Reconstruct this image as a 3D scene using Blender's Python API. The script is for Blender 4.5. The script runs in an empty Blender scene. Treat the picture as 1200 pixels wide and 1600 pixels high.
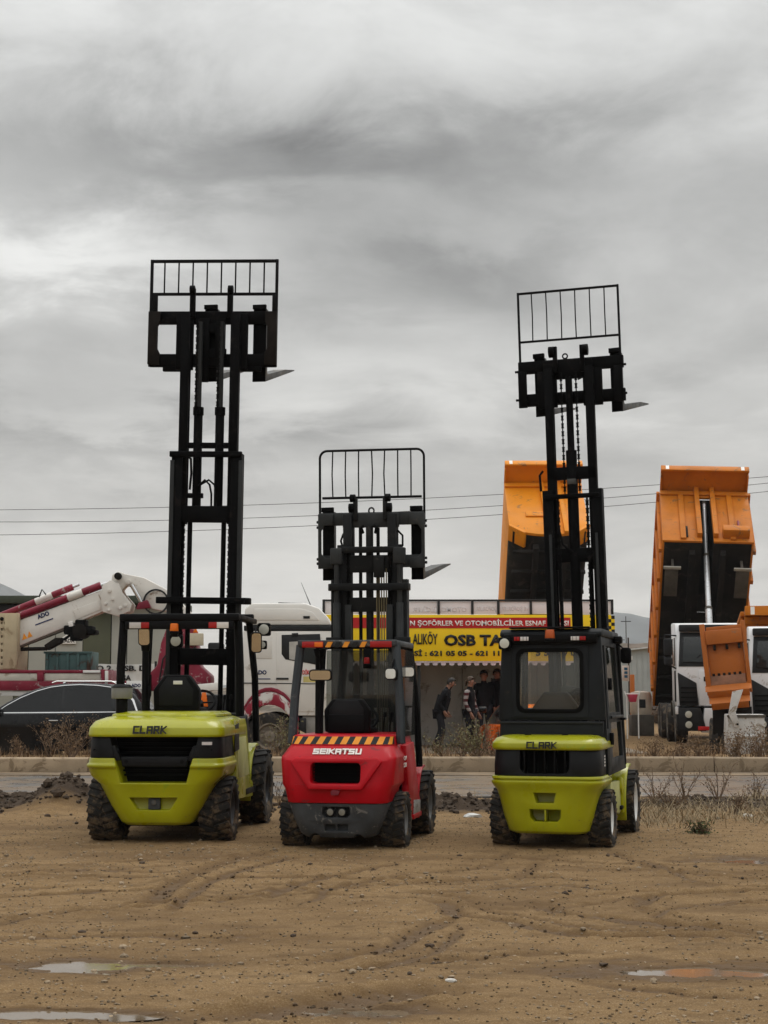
import bpy, bmesh, math, random
import numpy as np
from mathutils import Matrix, Vector, noise as mnoise

# ------------------------------------------------------------------ camera, sky, sun, exposure
SC = bpy.context.scene
COL = SC.collection
R = math.radians
PITCH = math.atan(284 / 2400)
EYE = 1.5
cam_d = bpy.data.cameras.new('camera')
cam = bpy.data.objects.new('camera', cam_d)
COL.objects.link(cam)
cam.location = (0, 0, EYE)
cam.rotation_euler = (R(90) + PITCH, 0, 0)
cam_d.sensor_fit = 'VERTICAL'
cam_d.sensor_height = 36.0
cam_d.lens = 36.0 * 2400 / 1600
cam_d.clip_start = 0.1
cam_d.clip_end = 20000
SC.camera = cam

SUN_EL, SUN_AZ = R(62), R(25)           # azimuth clockwise from +Y: high in front of the camera
sun_d = bpy.data.lights.new('sun', 'SUN')
sun_d.energy = 0.6
sun_d.angle = R(25)
sun_d.color = (1.0, 0.95, 0.88)
sun = bpy.data.objects.new('sun', sun_d)
COL.objects.link(sun)
sv = Vector((math.sin(SUN_AZ) * math.cos(SUN_EL), math.cos(SUN_AZ) * math.cos(SUN_EL), math.sin(SUN_EL)))
sun.rotation_euler = sv.to_track_quat('Z', 'Y').to_euler()
sun.location = (20, -20, 60)

SC.view_settings.view_transform = 'Standard'
SC.view_settings.look = 'None'
SC.view_settings.exposure = 0.38
SC.view_settings.gamma = 1.0
SC.view_settings.use_curve_mapping = False
SC.render.engine = 'CYCLES'
SC.cycles.max_bounces = 6
SC.cycles.volume_bounces = 0


def make_world():
    w = bpy.data.worlds.new('World')
    SC.world = w
    w.use_nodes = True
    nt = w.node_tree
    N, L = nt.nodes, nt.links
    N.clear()

    def n(t, **k):
        x = N.new(t)
        for a, b in k.items():
            setattr(x, a, b)
        return x

    def m(op, a, b=None, c=None, clamp=False):
        x = n('ShaderNodeMath', operation=op)
        x.use_clamp = clamp
        for i, v in enumerate((a, b, c)):
            if v is None:
                continue
            if isinstance(v, (int, float)):
                x.inputs[i].default_value = v
            else:
                L.new(v, x.inputs[i])
        return x.outputs[0]

    sky = n('ShaderNodeTexSky', sky_type='NISHITA')
    sky.sun_disc = False
    sky.sun_elevation = SUN_EL
    sky.sun_rotation = SUN_AZ
    sky.dust_density = 4.0
    tc = n('ShaderNodeTexCoord')
    sep = n('ShaderNodeSeparateXYZ')
    L.new(tc.outputs['Generated'], sep.inputs[0])
    X, Y, Z = sep.outputs
    az = m('MULTIPLY', m('ARCTAN2', X, Y), 57.29578)
    el = m('MULTIPLY', m('ARCSINE', Z), 57.29578)
    # cloud plane coordinates: the deck is seen in perspective, so it flattens towards the horizon
    zc = m('ADD', m('MAXIMUM', Z, 0.0), 0.16)
    cmb = n('ShaderNodeCombineXYZ')
    L.new(m('DIVIDE', X, zc), cmb.inputs[0])
    L.new(m('DIVIDE', Y, zc), cmb.inputs[1])

    def fbm(vec, scale, detail, rough, dist, off):
        mp = n('ShaderNodeMapping')
        mp.inputs['Location'].default_value = off
        L.new(vec, mp.inputs[0])
        t = n('ShaderNodeTexNoise')
        t.inputs['Scale'].default_value = scale
        t.inputs['Detail'].default_value = detail
        t.inputs['Roughness'].default_value = rough
        t.inputs['Distortion'].default_value = dist
        L.new(mp.outputs[0], t.inputs['Vector'])
        return t.outputs[0]

    n1 = fbm(cmb.outputs[0], 1.25, 9, 0.58, 0.3, (3.1, 1.7, 0))
    n2 = fbm(cmb.outputs[0], 3.2, 9, 0.62, 0.5, (7.3, 2.2, 5))
    n3 = fbm(cmb.outputs[0], 8.5, 8, 0.65, 0.8, (1.3, 9.2, 2))

    def curve(src, a, b):
        r = n('ShaderNodeMapRange', interpolation_type='SMOOTHSTEP')
        r.inputs[1].default_value, r.inputs[2].default_value = a, b
        r.inputs[3].default_value, r.inputs[4].default_value = -0.5, 0.5
        L.new(src, r.inputs[0])
        return r.outputs[0]
    wob = m('MULTIPLY', m('SUBTRACT', n1, 0.5), 9.0)
    wob2 = m('MULTIPLY', m('SUBTRACT', n2, 0.5), 9.0)
    azw = m('ADD', az, wob)
    elw = m('ADD', el, wob2)

    def blob(a0, e0, sa, se, amp):
        da = m('DIVIDE', m('SUBTRACT', azw, a0), sa)
        de = m('DIVIDE', m('SUBTRACT', elw, e0), se)
        q = m('ADD', m('MULTIPLY', da, da), m('MULTIPLY', de, de))
        return m('MULTIPLY', m('EXPONENT', m('MULTIPLY', q, -1.0)), amp)

    base = m('ADD', 0.372, m('MULTIPLY', m('POWER', m('MAXIMUM', Z, 0.0), 2.0), 1.25))   # an overcast deck is brighter overhead
    v = m('ADD', base, m('MULTIPLY', curve(n1, 0.34, 0.66), 0.15))
    v = m('ADD', v, m('MULTIPLY', curve(n2, 0.34, 0.66), 0.085))
    v = m('ADD', v, m('MULTIPLY', m('SUBTRACT', n3, 0.5), 0.06))
    for b in CLOUDS:
        v = m('ADD', v, blob(*b))
    v = m('MAXIMUM', v, 0.12)
    # warm pale light under the deck near the horizon, neutral grey above
    warm = m('EXPONENT', m('MULTIPLY', m('MAXIMUM', el, 0.0), -0.14))
    mixc = n('ShaderNodeMix', data_type='RGBA')
    L.new(warm, mixc.inputs[0])
    mixc.inputs[6].default_value = (0.99, 1.0, 0.985, 1)
    mixc.inputs[7].default_value = (1.08, 1.01, 0.88, 1)
    sc_ = n('ShaderNodeVectorMath', operation='SCALE')
    L.new(mixc.outputs[2], sc_.inputs[0])
    L.new(m('MULTIPLY', v, 10.0), sc_.inputs['Scale'])
    mx = n('ShaderNodeMix', data_type='RGBA')       # nearly closed cloud cover over the clear sky
    mx.inputs[0].default_value = 0.985
    L.new(sky.outputs[0], mx.inputs[6])
    L.new(sc_.outputs[0], mx.inputs[7])
    bg = n('ShaderNodeBackground')
    bg.inputs['Strength'].default_value = 0.1
    L.new(mx.outputs[2], bg.inputs[0])
    out = n('ShaderNodeOutputWorld')
    L.new(bg.outputs[0], out.inputs[0])


# cloud masses: azimuth, elevation (degrees), widths, amount
CLOUDS = [
    (-9, 20.2, 11, 2.6, -0.24), (-2, 18.8, 9, 1.9, -0.13), (4, 20.5, 8, 1.8, -0.09), (0.5, 15.6, 7, 1.5, -0.15), (3, 23.0, 14, 1.6, -0.04),
    (-3, 14.2, 6, 1.0, -0.05), (-11, 16.0, 5.5, 1.3, 0.20), (-3, 25.0, 10, 1.8, -0.08),
    (-9, 9.0, 9, 1.1, -0.12), (7, 9.5, 8, 1.2, -0.05), (1, 11.8, 16, 1.4, 0.05), (0, 2.5, 40, 5.0, 0.21), (10, 19.5, 7, 3, -0.07),
]
make_world()


def ray(px, py):
    u = (px - 600) / 2400
    v = (800 - py) / 2400
    return u, math.cos(PITCH) - v * math.sin(PITCH), math.sin(PITCH) + v * math.cos(PITCH)


def at(px, py, Y):
    """photo pixel -> world point at depth Y"""
    d = ray(px, py)
    t = Y / d[1]
    return Vector((d[0] * t, Y, EYE + d[2] * t))


def gnd(px, py, z=0.0):
    d = ray(px, py)
    t = (z - EYE) / d[2]
    return Vector((d[0] * t, d[1] * t, z))


# ------------------------------------------------------------------ materials
MATS = {}


def mat(name, col, rough=0.5, metal=0.0, var=0.2, vscale=3.0, bump=0.0, bscale=60.0, mud=0.0, mudz=0.6, spec=0.3, coat=0.0, wear=None, emit=0.0, rand=0.0):
    """principled paint / metal with blotchy tone, fine relief and optional mud splashes below mudz (object space)"""
    if name in MATS:
        return MATS[name]
    M = bpy.data.materials.new(name)
    M.use_nodes = True
    nt = M.node_tree
    N, L = nt.nodes, nt.links
    b = N['Principled BSDF']
    b.inputs['Roughness'].default_value = rough
    b.inputs['Metallic'].default_value = metal
    b.inputs['Specular IOR Level'].default_value = spec
    b.inputs['Coat Weight'].default_value = coat
    b.inputs['Coat Roughness'].default_value = 0.12
    tc = N.new('ShaderNodeTexCoord')

    def noise(scale, detail=5, rough_=0.6, dist=0.0):
        t = N.new('ShaderNodeTexNoise')
        t.inputs['Scale'].default_value = scale
        t.inputs['Detail'].default_value = detail
        t.inputs['Roughness'].default_value = rough_
        t.inputs['Distortion'].default_value = dist
        L.new(tc.outputs['Object'], t.inputs['Vector'])
        return t.outputs[0]

    def ramp(src, a, b_, lo, hi):
        r = N.new('ShaderNodeMapRange')
        r.inputs[1].default_value, r.inputs[2].default_value = a, b_
        r.inputs[3].default_value, r.inputs[4].default_value = lo, hi
        L.new(src, r.inputs[0])
        return r.outputs[0]

    def mixc(fac, c1, c2):
        x = N.new('ShaderNodeMix')
        x.data_type = 'RGBA'
        if isinstance(fac, float):
            x.inputs[0].default_value = fac
        else:
            L.new(fac, x.inputs[0])
        for i, c in ((6, c1), (7, c2)):
            if isinstance(c, tuple):
                x.inputs[i].default_value = (*c[:3], 1)
            else:
                L.new(c, x.inputs[i])
        return x.outputs[2]

    lo = tuple(c * (1 - var) for c in col)
    hi = tuple(min(1, c * (1 + var)) for c in col)
    c = mixc(ramp(noise(vscale), 0.35, 0.65, 0, 1), lo, hi)
    rsrc = ramp(noise(vscale * 2.3), 0.3, 0.7, max(0.03, rough - 0.1), min(1, rough + 0.12))
    if wear:                                            # (colour, coverage 0..1, scale)
        wc, amt, ws = wear
        wn = ramp(noise(ws, 8, 0.7, 0.8), 0.62 - amt * 0.3, 0.68 - amt * 0.3, 0, 1)
        c = mixc(wn, c, wc)
    if mud > 0:
        sp = N.new('ShaderNodeSeparateXYZ')
        L.new(tc.outputs['Object'], sp.inputs[0])
        hz = ramp(sp.outputs[2], 0.0, mudz, mud, 0.0)
        ad = N.new('ShaderNodeMath')
        ad.operation = 'ADD'
        L.new(hz, ad.inputs[0])
        L.new(ramp(noise(9, 8, 0.7), 0.3, 0.7, -1.0, 0.0), ad.inputs[1])
        mf = ramp(ad.outputs[0], 0.0, 0.25, 0, 0.92)
        c = mixc(mf, c, (0.120, 0.085, 0.052))
        mr = N.new('ShaderNodeMix')
        L.new(mf, mr.inputs[0])
        L.new(rsrc, mr.inputs[2])
        mr.inputs[3].default_value = 0.9
        rsrc = mr.outputs[0]
    if rand:
        oi = N.new('ShaderNodeObjectInfo')
        c = mixc(ramp(oi.outputs['Random'], 0, 1, 0, rand), c, tuple(v * .35 for v in col))
    L.new(c, b.inputs['Base Color'])
    L.new(rsrc, b.inputs['Roughness'])
    if emit:
        L.new(c, b.inputs['Emission Color'])
        b.inputs['Emission Strength'].default_value = emit
    if bump > 0:
        bp = N.new('ShaderNodeBump')
        bp.inputs['Strength'].default_value = bump
        bp.inputs['Distance'].default_value = 0.02
        L.new(noise(bscale, 6, 0.65), bp.inputs['Height'])
        L.new(bp.outputs[0], b.inputs['Normal'])
    MATS[name] = M
    return M


def glass(name, tint, dust=0.1, dustcol=(0.35, 0.34, 0.32), rough=0.02):
    if name in MATS:
        return MATS[name]
    M = bpy.data.materials.new(name)
    M.use_nodes = True
    nt = M.node_tree
    N, L = nt.nodes, nt.links
    N.clear()
    tr = N.new('ShaderNodeBsdfTransparent')
    tr.inputs[0].default_value = (*tint, 1)
    gl = N.new('ShaderNodeBsdfGlossy')
    gl.inputs['Roughness'].default_value = rough
    fr = N.new('ShaderNodeFresnel')
    fr.inputs[0].default_value = 1.5
    m1 = N.new('ShaderNodeMixShader')
    L.new(fr.outputs[0], m1.inputs[0])
    L.new(tr.outputs[0], m1.inputs[1])
    L.new(gl.outputs[0], m1.inputs[2])
    df = N.new('ShaderNodeBsdfDiffuse')
    df.inputs[0].default_value = (*dustcol, 1)
    tc = N.new('ShaderNodeTexCoord')
    nz = N.new('ShaderNodeTexNoise')
    nz.inputs['Scale'].default_value = 3.0
    nz.inputs['Detail'].default_value = 6
    L.new(tc.outputs['Object'], nz.inputs['Vector'])
    r = N.new('ShaderNodeMapRange')
    r.inputs[1].default_value, r.inputs[2].default_value = 0.25, 0.8
    r.inputs[3].default_value, r.inputs[4].default_value = dust * 0.5, dust * 1.6
    L.new(nz.outputs[0], r.inputs[0])
    m2 = N.new('ShaderNodeMixShader')
    L.new(r.outputs[0], m2.inputs[0])
    L.new(m1.outputs[0], m2.inputs[1])
    L.new(df.outputs[0], m2.inputs[2])
    o = N.new('ShaderNodeOutputMaterial')
    L.new(m2.outputs[0], o.inputs[0])
    MATS[name] = M
    return M


# ------------------------------------------------------------------ geometry helpers
class G:
    """collects simple solids in a bmesh; build() links them as one mesh object"""

    def __init__(s, M=None):
        s.bm = bmesh.new()
        s.M = M

    def poly(s, pts, faces):
        vs = [s.bm.verts.new(p) for p in pts]
        for f in faces:
            try:
                s.bm.faces.new([vs[i] for i in f])
            except ValueError:
                pass
        return s

    def box(s, x0, x1, y0, y1, z0, z1, M=None):
        p = [Vector(q) for q in ((x0, y0, z0), (x1, y0, z0), (x1, y1, z0), (x0, y1, z0), (x0, y0, z1), (x1, y0, z1), (x1, y1, z1), (x0, y1, z1))]
        if M:
            p = [M @ q for q in p]
        return s.poly(p, ((0, 3, 2, 1), (4, 5, 6, 7), (0, 1, 5, 4), (1, 2, 6, 5), (2, 3, 7, 6), (3, 0, 4, 7)))

    def prism(s, poly, a0, a1, axis='y'):
        """extrude a 2-D polygon: axis y -> poly in (x,z); x -> (y,z); z -> (x,y)"""
        def P(u, v, a):
            return {'y': (u, a, v), 'x': (a, u, v), 'z': (u, v, a)}[axis]
        k = len(poly)
        pts = [P(u, v, a0) for u, v in poly] + [P(u, v, a1) for u, v in poly]
        return s.poly(pts, [list(range(k))[::-1], list(range(k, 2 * k))] + [(i, (i + 1) % k, k + (i + 1) % k, k + i) for i in range(k)])

    def loft(s, rings, cap=True):
        k = len(rings[0])
        pts = [p for r in rings for p in r]
        f = []
        for j in range(len(rings) - 1):
            for i in range(k):
                f.append((j * k + i, j * k + (i + 1) % k, (j + 1) * k + (i + 1) % k, (j + 1) * k + i))
        if cap:
            f.append(list(range(k))[::-1])
            f.append(list(range((len(rings) - 1) * k, len(rings) * k)))
        return s.poly(pts, f)

    def cyl(s, p0, p1, r0, r1=None, n=12):
        p0, p1 = Vector(p0), Vector(p1)
        r1 = r0 if r1 is None else r1
        d = (p1 - p0).normalized()
        a = d.orthogonal().normalized()
        b = d.cross(a)
        cs = [(math.cos(2 * math.pi * i / n), math.sin(2 * math.pi * i / n)) for i in range(n)]
        return s.loft([[p0 + (a * c + b * t) * r0 for c, t in cs], [p1 + (a * c + b * t) * r1 for c, t in cs]])

    def tube(s, pts, r, n=8, closed=False):
        pts = [Vector(p) for p in pts]
        k = len(pts)
        rings = []
        a = None
        for i in range(k):
            if closed:
                d = pts[(i + 1) % k] - pts[i - 1]
            else:
                d = pts[min(i + 1, k - 1)] - pts[max(i - 1, 0)]
            d.normalize()
            a = (d.orthogonal() if a is None else a - d * a.dot(d)).normalized()
            b = d.cross(a)
            rr = r[i] if isinstance(r, (list, tuple)) else r
            rings.append([pts[i] + (a * math.cos(2 * math.pi * j / n) + b * math.sin(2 * math.pi * j / n)) * rr for j in range(n)])
        if closed:
            rings.append(rings[0])
        return s.loft(rings, cap=not closed)

    def lathe(s, prof, c, axis='x', n=32, closed=True):
        """profile [(r, h)] turned about an axis through c"""
        rings = []
        for i in range(n + 1):
            t = 2 * math.pi * (i % n) / n
            ring = []
            for r, h in prof:
                u, v = r * math.cos(t), r * math.sin(t)
                ring.append(Vector(c) + Vector({'x': (h, u, v), 'y': (u, h, v), 'z': (u, v, h)}[axis]))
            rings.append(ring)
        k = len(prof)
        pts = [p for r in rings[:-1] for p in r]
        f = []
        for j in range(n):
            j2 = (j + 1) % n
            for i in range(k if closed else k - 1):
                i2 = (i + 1) % k
                f.append((j * k + i, j * k + i2, j2 * k + i2, j2 * k + i))
        return s.poly(pts, f)

    def build(s, name, m, parent=None, bevel=0.0, smooth=35, cut=None, seg=2):
        bm = s.bm
        if s.M:
            bm.transform(s.M)
        bmesh.ops.remove_doubles(bm, verts=bm.verts, dist=1e-6)
        bmesh.ops.recalc_face_normals(bm, faces=bm.faces)
        me = bpy.data.meshes.new(name)
        bm.to_mesh(me)
        bm.free()
        ob = bpy.data.objects.new(name, me)
        COL.objects.link(ob)
        for c in (cut or []):
            me = boolean(ob, c)
        if bevel > 0:
            bm = bmesh.new()
            bm.from_mesh(ob.data)
            es = [e for e in bm.edges if len(e.link_faces) == 2 and e.calc_face_angle(0) > R(28)]
            try:
                bmesh.ops.bevel(bm, geom=es, offset=bevel, segments=seg, profile=0.5, affect='EDGES', clamp_overlap=True)
            except Exception:
                pass
            bm.to_mesh(ob.data)
            bm.free()
        me = ob.data
        me.materials.clear()
        for mm in (m if isinstance(m, (list, tuple)) else [m]):
            me.materials.append(mm)
        if smooth:
            me.polygons.foreach_set('use_smooth', [True] * len(me.polygons))
            me.set_sharp_from_angle(angle=R(smooth))
        if parent is not None:
            ob.parent = parent
        return ob


def boolean(ob, g):
    """cut the solids in g out of ob"""
    if g.M:
        g.bm.transform(g.M)
    bmesh.ops.recalc_face_normals(g.bm, faces=g.bm.faces)
    me = bpy.data.meshes.new('cut')
    g.bm.to_mesh(me)
    c = bpy.data.objects.new('cut', me)
    COL.objects.link(c)
    md = ob.modifiers.new('b', 'BOOLEAN')
    md.operation = 'DIFFERENCE'
    md.solver = 'EXACT'
    md.object = c
    dg = bpy.context.evaluated_depsgraph_get()
    new = bpy.data.meshes.new_from_object(ob.evaluated_get(dg))
    ob.modifiers.clear()
    old = ob.data
    ob.data = new
    bpy.data.meshes.remove(old)
    bpy.data.objects.remove(c)
    bpy.data.meshes.remove(me)
    return new


def bx(name, m, parent, x0, x1, y0, y1, z0, z1, bevel=0.006, M=None):
    return G(M).box(x0, x1, y0, y1, z0, z1).build(name, m, parent, bevel)


def tag(o, label=None, cat=None, group=None, kind=None):
    for k, v in (('label', label), ('category', cat), ('group', group), ('kind', kind)):
        if v:
            o[k] = v
    return o


def empty(name, loc=(0, 0, 0), rz=0.0, parent=None):
    o = bpy.data.objects.new(name, None)
    o.empty_display_size = 0.2
    COL.objects.link(o)
    o.location = loc
    o.rotation_euler = (0, 0, rz)
    if parent is not None:
        o.parent = parent
    return o


def kids(o):
    return [c for c in bpy.data.objects if c.parent is o]


def copy_tree(o, parent=None):
    c = o.copy()
    COL.objects.link(c)
    if parent is not None:
        c.parent = parent
    for ch in kids(o):
        copy_tree(ch, c)
    return c


def rrect(x0, x1, y0, y1, r, n=5):
    """rounded rectangle as a 2-D point list, anticlockwise"""
    rs = r if isinstance(r, (list, tuple)) else [r] * 4
    out = []
    for (cx, cy, a0), rr in zip(((x0, y0, 180), (x1, y0, 270), (x1, y1, 0), (x0, y1, 90)), rs):
        ox = cx + (rr if cx == x0 else -rr)
        oy = cy + (rr if cy == y0 else -rr)
        for i in range(n + 1):
            t = R(a0 + 90 * i / n)
            out.append((ox + rr * math.cos(t), oy + rr * math.sin(t)))
    return out


def ring_at(z, hw, y0, y1, r, n=6, bow=0.0):
    """plan outline of a body at height z: rounded corners at the rear (y0), square-ish in front, rear face bowed out"""
    pts = rrect(-hw, hw, y0, y1, [r, r, 0.03, 0.03], n)
    return [Vector((x, y - (bow * (1 - (x / hw) ** 2) if y < (y0 + y1) / 2 else 0), z)) for x, y in pts]


def text(name, body, m, parent, x, y, z, w=None, h=None, depth=0.004, bold=0.0, rot=None, shear=0.0, M=None, align='CENTER'):
    """lettering facing -Y, centred at x (or left-aligned), baseline at z; fitted to width w / height h"""
    cu = bpy.data.curves.new(name, 'FONT')
    cu.body = body
    cu.size = 1.0
    cu.resolution_u = 2
    cu.offset = bold
    cu.shear = shear
    o = bpy.data.objects.new(name, cu)
    COL.objects.link(o)
    dg = bpy.context.evaluated_depsgraph_get()
    me = bpy.data.meshes.new_from_object(o.evaluated_get(dg))
    bpy.data.objects.remove(o)
    bpy.data.curves.remove(cu)
    me.name = name
    co = np.zeros(len(me.vertices) * 3)
    me.vertices.foreach_get('co', co)
    co = co.reshape(-1, 3)
    lo, hi = co.min(0), co.max(0)
    sh = (h / (hi[1] - lo[1])) if h else None
    sw = (w / (hi[0] - lo[0])) if w else None
    sx, sy = sw or sh, sh or sw
    co[:, 0] = (co[:, 0] - (lo[0] + hi[0]) / 2) * sx if align == 'CENTER' else (co[:, 0] - lo[0]) * sx
    co[:, 1] = (co[:, 1] - lo[1]) * sy
    out = np.stack([co[:, 0], np.zeros(len(co)), co[:, 1]], 1)
    me.vertices.foreach_set('co', out.ravel())
    bm = bmesh.new()
    bm.from_mesh(me)
    res = bmesh.ops.extrude_face_region(bm, geom=bm.faces[:])
    for v in [g for g in res['geom'] if isinstance(g, bmesh.types.BMVert)]:
        v.co.y += depth
    T = Matrix.Translation((x, y, z))
    if rot is not None:
        T = T @ rot
    if M is not None:
        T = M @ T
    bm.transform(T)
    bmesh.ops.recalc_face_normals(bm, faces=bm.faces[:])
    bm.to_mesh(me)
    bm.free()
    me.materials.clear()
    me.materials.append(m)
    ob = bpy.data.objects.new(name, me)
    COL.objects.link(ob)
    if parent is not None:
        ob.parent = parent
    return ob


def hash2(ix, iy, seed):
    h = (ix.astype(np.int64) * 374761393 + iy.astype(np.int64) * 668265263 + seed * 974711) & 0x7fffffff
    h = ((h ^ (h >> 13)) * 1274126177) & 0x7fffffff
    return ((h ^ (h >> 16)) & 0xffff) / 65535.0


def vnoise(x, y, seed=0):
    ix, iy = np.floor(x), np.floor(y)
    fx, fy = x - ix, y - iy
    fx, fy = fx * fx * (3 - 2 * fx), fy * fy * (3 - 2 * fy)
    a, b = hash2(ix, iy, seed), hash2(ix + 1, iy, seed)
    c, d = hash2(ix, iy + 1, seed), hash2(ix + 1, iy + 1, seed)
    return (a * (1 - fx) + b * fx) * (1 - fy) + (c * (1 - fx) + d * fx) * fy


def fbm(x, y, seed=0, o=4, gain=0.5):
    s, a, t = 0, 1.0, 0
    for i in range(o):
        s = s + a * (vnoise(x * 2 ** i, y * 2 ** i, seed + i * 17) - 0.5)
        t += a
        a *= gain
    return s / t * 2

# ------------------------------------------------------------------ ground, road, kerb, puddles
rng = np.random.default_rng(7)
random.seed(7)


def gauss(q):
    return np.exp(-q)


PUDDLES = []                                     # centre x, y, radius x, radius y
for (px, py, hw, ry) in ((118, 1508, 74, 0.15), (98, 1581, 92, 0.085), (1100, 1515, 128, 0.17), (588, 1578, 66, 0.10), (1172, 1343, 52, 0.20),
                         (262, 1504, 42, 0.06), (215, 1586, 34, 0.05)):
    c = gnd(px, py)
    PUDDLES.append((c.x, c.y, hw / 2400 * c.y, ry))
TRACKS = [  # wheel tracks on the lot (half width, depth, points)
    (.09, .022, ((445, 1325), (350, 1350), (300, 1368), (255, 1395), (238, 1420))), (.07, .020, ((-60, 1452), (0, 1440), (75, 1427), (165, 1420), (225, 1415), (320, 1407), (400, 1401), (500, 1398), (600, 1400))),
    (.08, .022, ((600, 1400), (690, 1410), (710, 1430), (780, 1440), (880, 1458), (980, 1464), (1100, 1464), (1260, 1470))), (.06, .015, ((300, 1373), (450, 1371), (600, 1375), (760, 1372))),
    (.07, .018, ((640, 1345), (600, 1355), (500, 1375), (450, 1388), (410, 1410))), (.08, .024, ((1080, 1388), (980, 1395), (900, 1400), (850, 1411), (862, 1424), (920, 1431), (1000, 1438), (1120, 1450), (1260, 1458))),
    (.08, .024, ((1260, 1391), (1140, 1394), (1040, 1400), (1000, 1412), (1030, 1425), (1100, 1437), (1200, 1445), (1280, 1450))), (.08, .018, ((720, 1428), (700, 1440), (650, 1460), (600, 1485), (520, 1500), (400, 1512))),
    (.10, .018, ((560, 1382), (700, 1378), (825, 1370), (920, 1374), (1000, 1374))), (.16, .038, ((180, 1596), (300, 1588), (380, 1585), (480, 1575), (600, 1556), (700, 1547), (800, 1538))),
    (.07, .016, ((480, 1522), (600, 1511), (700, 1500), (840, 1490), (980, 1484))), (.06, .016, ((-60, 1406), (90, 1397), (240, 1390), (380, 1384))), (.06, .016, ((-60, 1356), (120, 1352), (260, 1345), (420, 1341))),
    (.06, .016, ((620, 1345), (800, 1342), (1000, 1352), (1240, 1350))), (.06, .015, ((-60, 1374), (60, 1369), (200, 1372), (330, 1364))), (.07, .018, ((945, 1325), (1000, 1350), (1060, 1364), (1160, 1372), (1280, 1374))),
    (.06, .016, ((800, 1328), (770, 1352), (700, 1362), (600, 1366))), (.07, .014, ((-60, 1470), (150, 1462), (330, 1465), (480, 1452))), (.06, .013, ((850, 1520), (960, 1540), (1100, 1556), (1260, 1560))), (.06, .018, ((1260, 1410), (1150, 1411), (1060, 1416))),
]


def smooth_line(pts, k=5):
    P = [gnd(*p) for p in pts]
    P = [np.array([p.x, p.y]) for p in P]
    P = [2 * P[0] - P[1]] + P + [2 * P[-1] - P[-2]]
    out = []
    for i in range(1, len(P) - 2):
        for j in range(k):
            t = j / k
            out.append(.5 * (2 * P[i] + (P[i + 1] - P[i - 1]) * t + (2 * P[i - 1] - 5 * P[i] + 4 * P[i + 1] - P[i + 2]) * t * t + (3 * P[i] - P[i - 1] - 3 * P[i + 1] + P[i + 2]) * t ** 3))
    out.append(P[-2])
    return np.array(out)


rr = random.Random(5)
TRACKS += [(rr.uniform(.04, .06), rr.uniform(.010, .016), tuple((x + rr.uniform(-20, 20) + 30, y + dy + rr.uniform(-2, 2)) for x, y in p)) for w, d, p in TRACKS[:9] + TRACKS[11:17] for dy in (rr.choice((-13, -9, 9, 14)),)]
TRACKS = [(w, d, smooth_line(p)) for w, d, p in TRACKS]


def track_field(x, y):
    """height and dampness of the wheel tracks"""
    sh = x.shape
    x, y = x.ravel(), y.ravel()
    H, D = np.zeros(x.size), np.zeros(x.size)
    for n_, (w, d, P) in enumerate(TRACKS):
        m = (x > P[:, 0].min() - .6) & (x < P[:, 0].max() + .6) & (y > P[:, 1].min() - .6) & (y < P[:, 1].max() + .6)
        if not m.any():
            continue
        xm, ym = x[m], y[m]
        xm = xm + fbm(ym * 2, xm * 2, 5 + n_, 3) * .025
        ym = ym + fbm(xm * 2, ym * 2, 95 + n_, 3) * .025
        best = np.full(xm.size, 9.0)
        arc = np.zeros(xm.size)
        L0 = 0
        for a, b in zip(P[:-1], P[1:]):
            ab = b - a
            L = np.hypot(*ab)
            t = np.clip(((xm - a[0]) * ab[0] + (ym - a[1]) * ab[1]) / (L * L + 1e-9), 0, 1)
            e = np.hypot(xm - a[0] - t * ab[0], ym - a[1] - t * ab[1])
            k = e < best
            arc[k] = L0 + t[k] * L
            best = np.minimum(best, e)
            L0 += L
        q = best / w
        f = np.clip(.55 + vnoise(arc * .9, arc * 0 + n_, 7) * .8, 0, 1) * np.clip(arc / .5, 0, 1) * np.clip((L0 - arc) / .5, 0, 1)
        lug = .55 + .6 * (np.sin(arc * 42 + q * 1.5) > -.1)
        H[m] += f * d * (-gauss(q ** 4) * lug + .8 * gauss((q - 1.5) ** 2 / .18) * (.3 + 1.2 * vnoise(xm * 14, ym * 14, 3)))
        D[m] = np.maximum(D[m], f * np.clip(gauss((q / 1.25) ** 4) * 1.0, 0, 1))
    return H.reshape(sh), D.reshape(sh)


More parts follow.
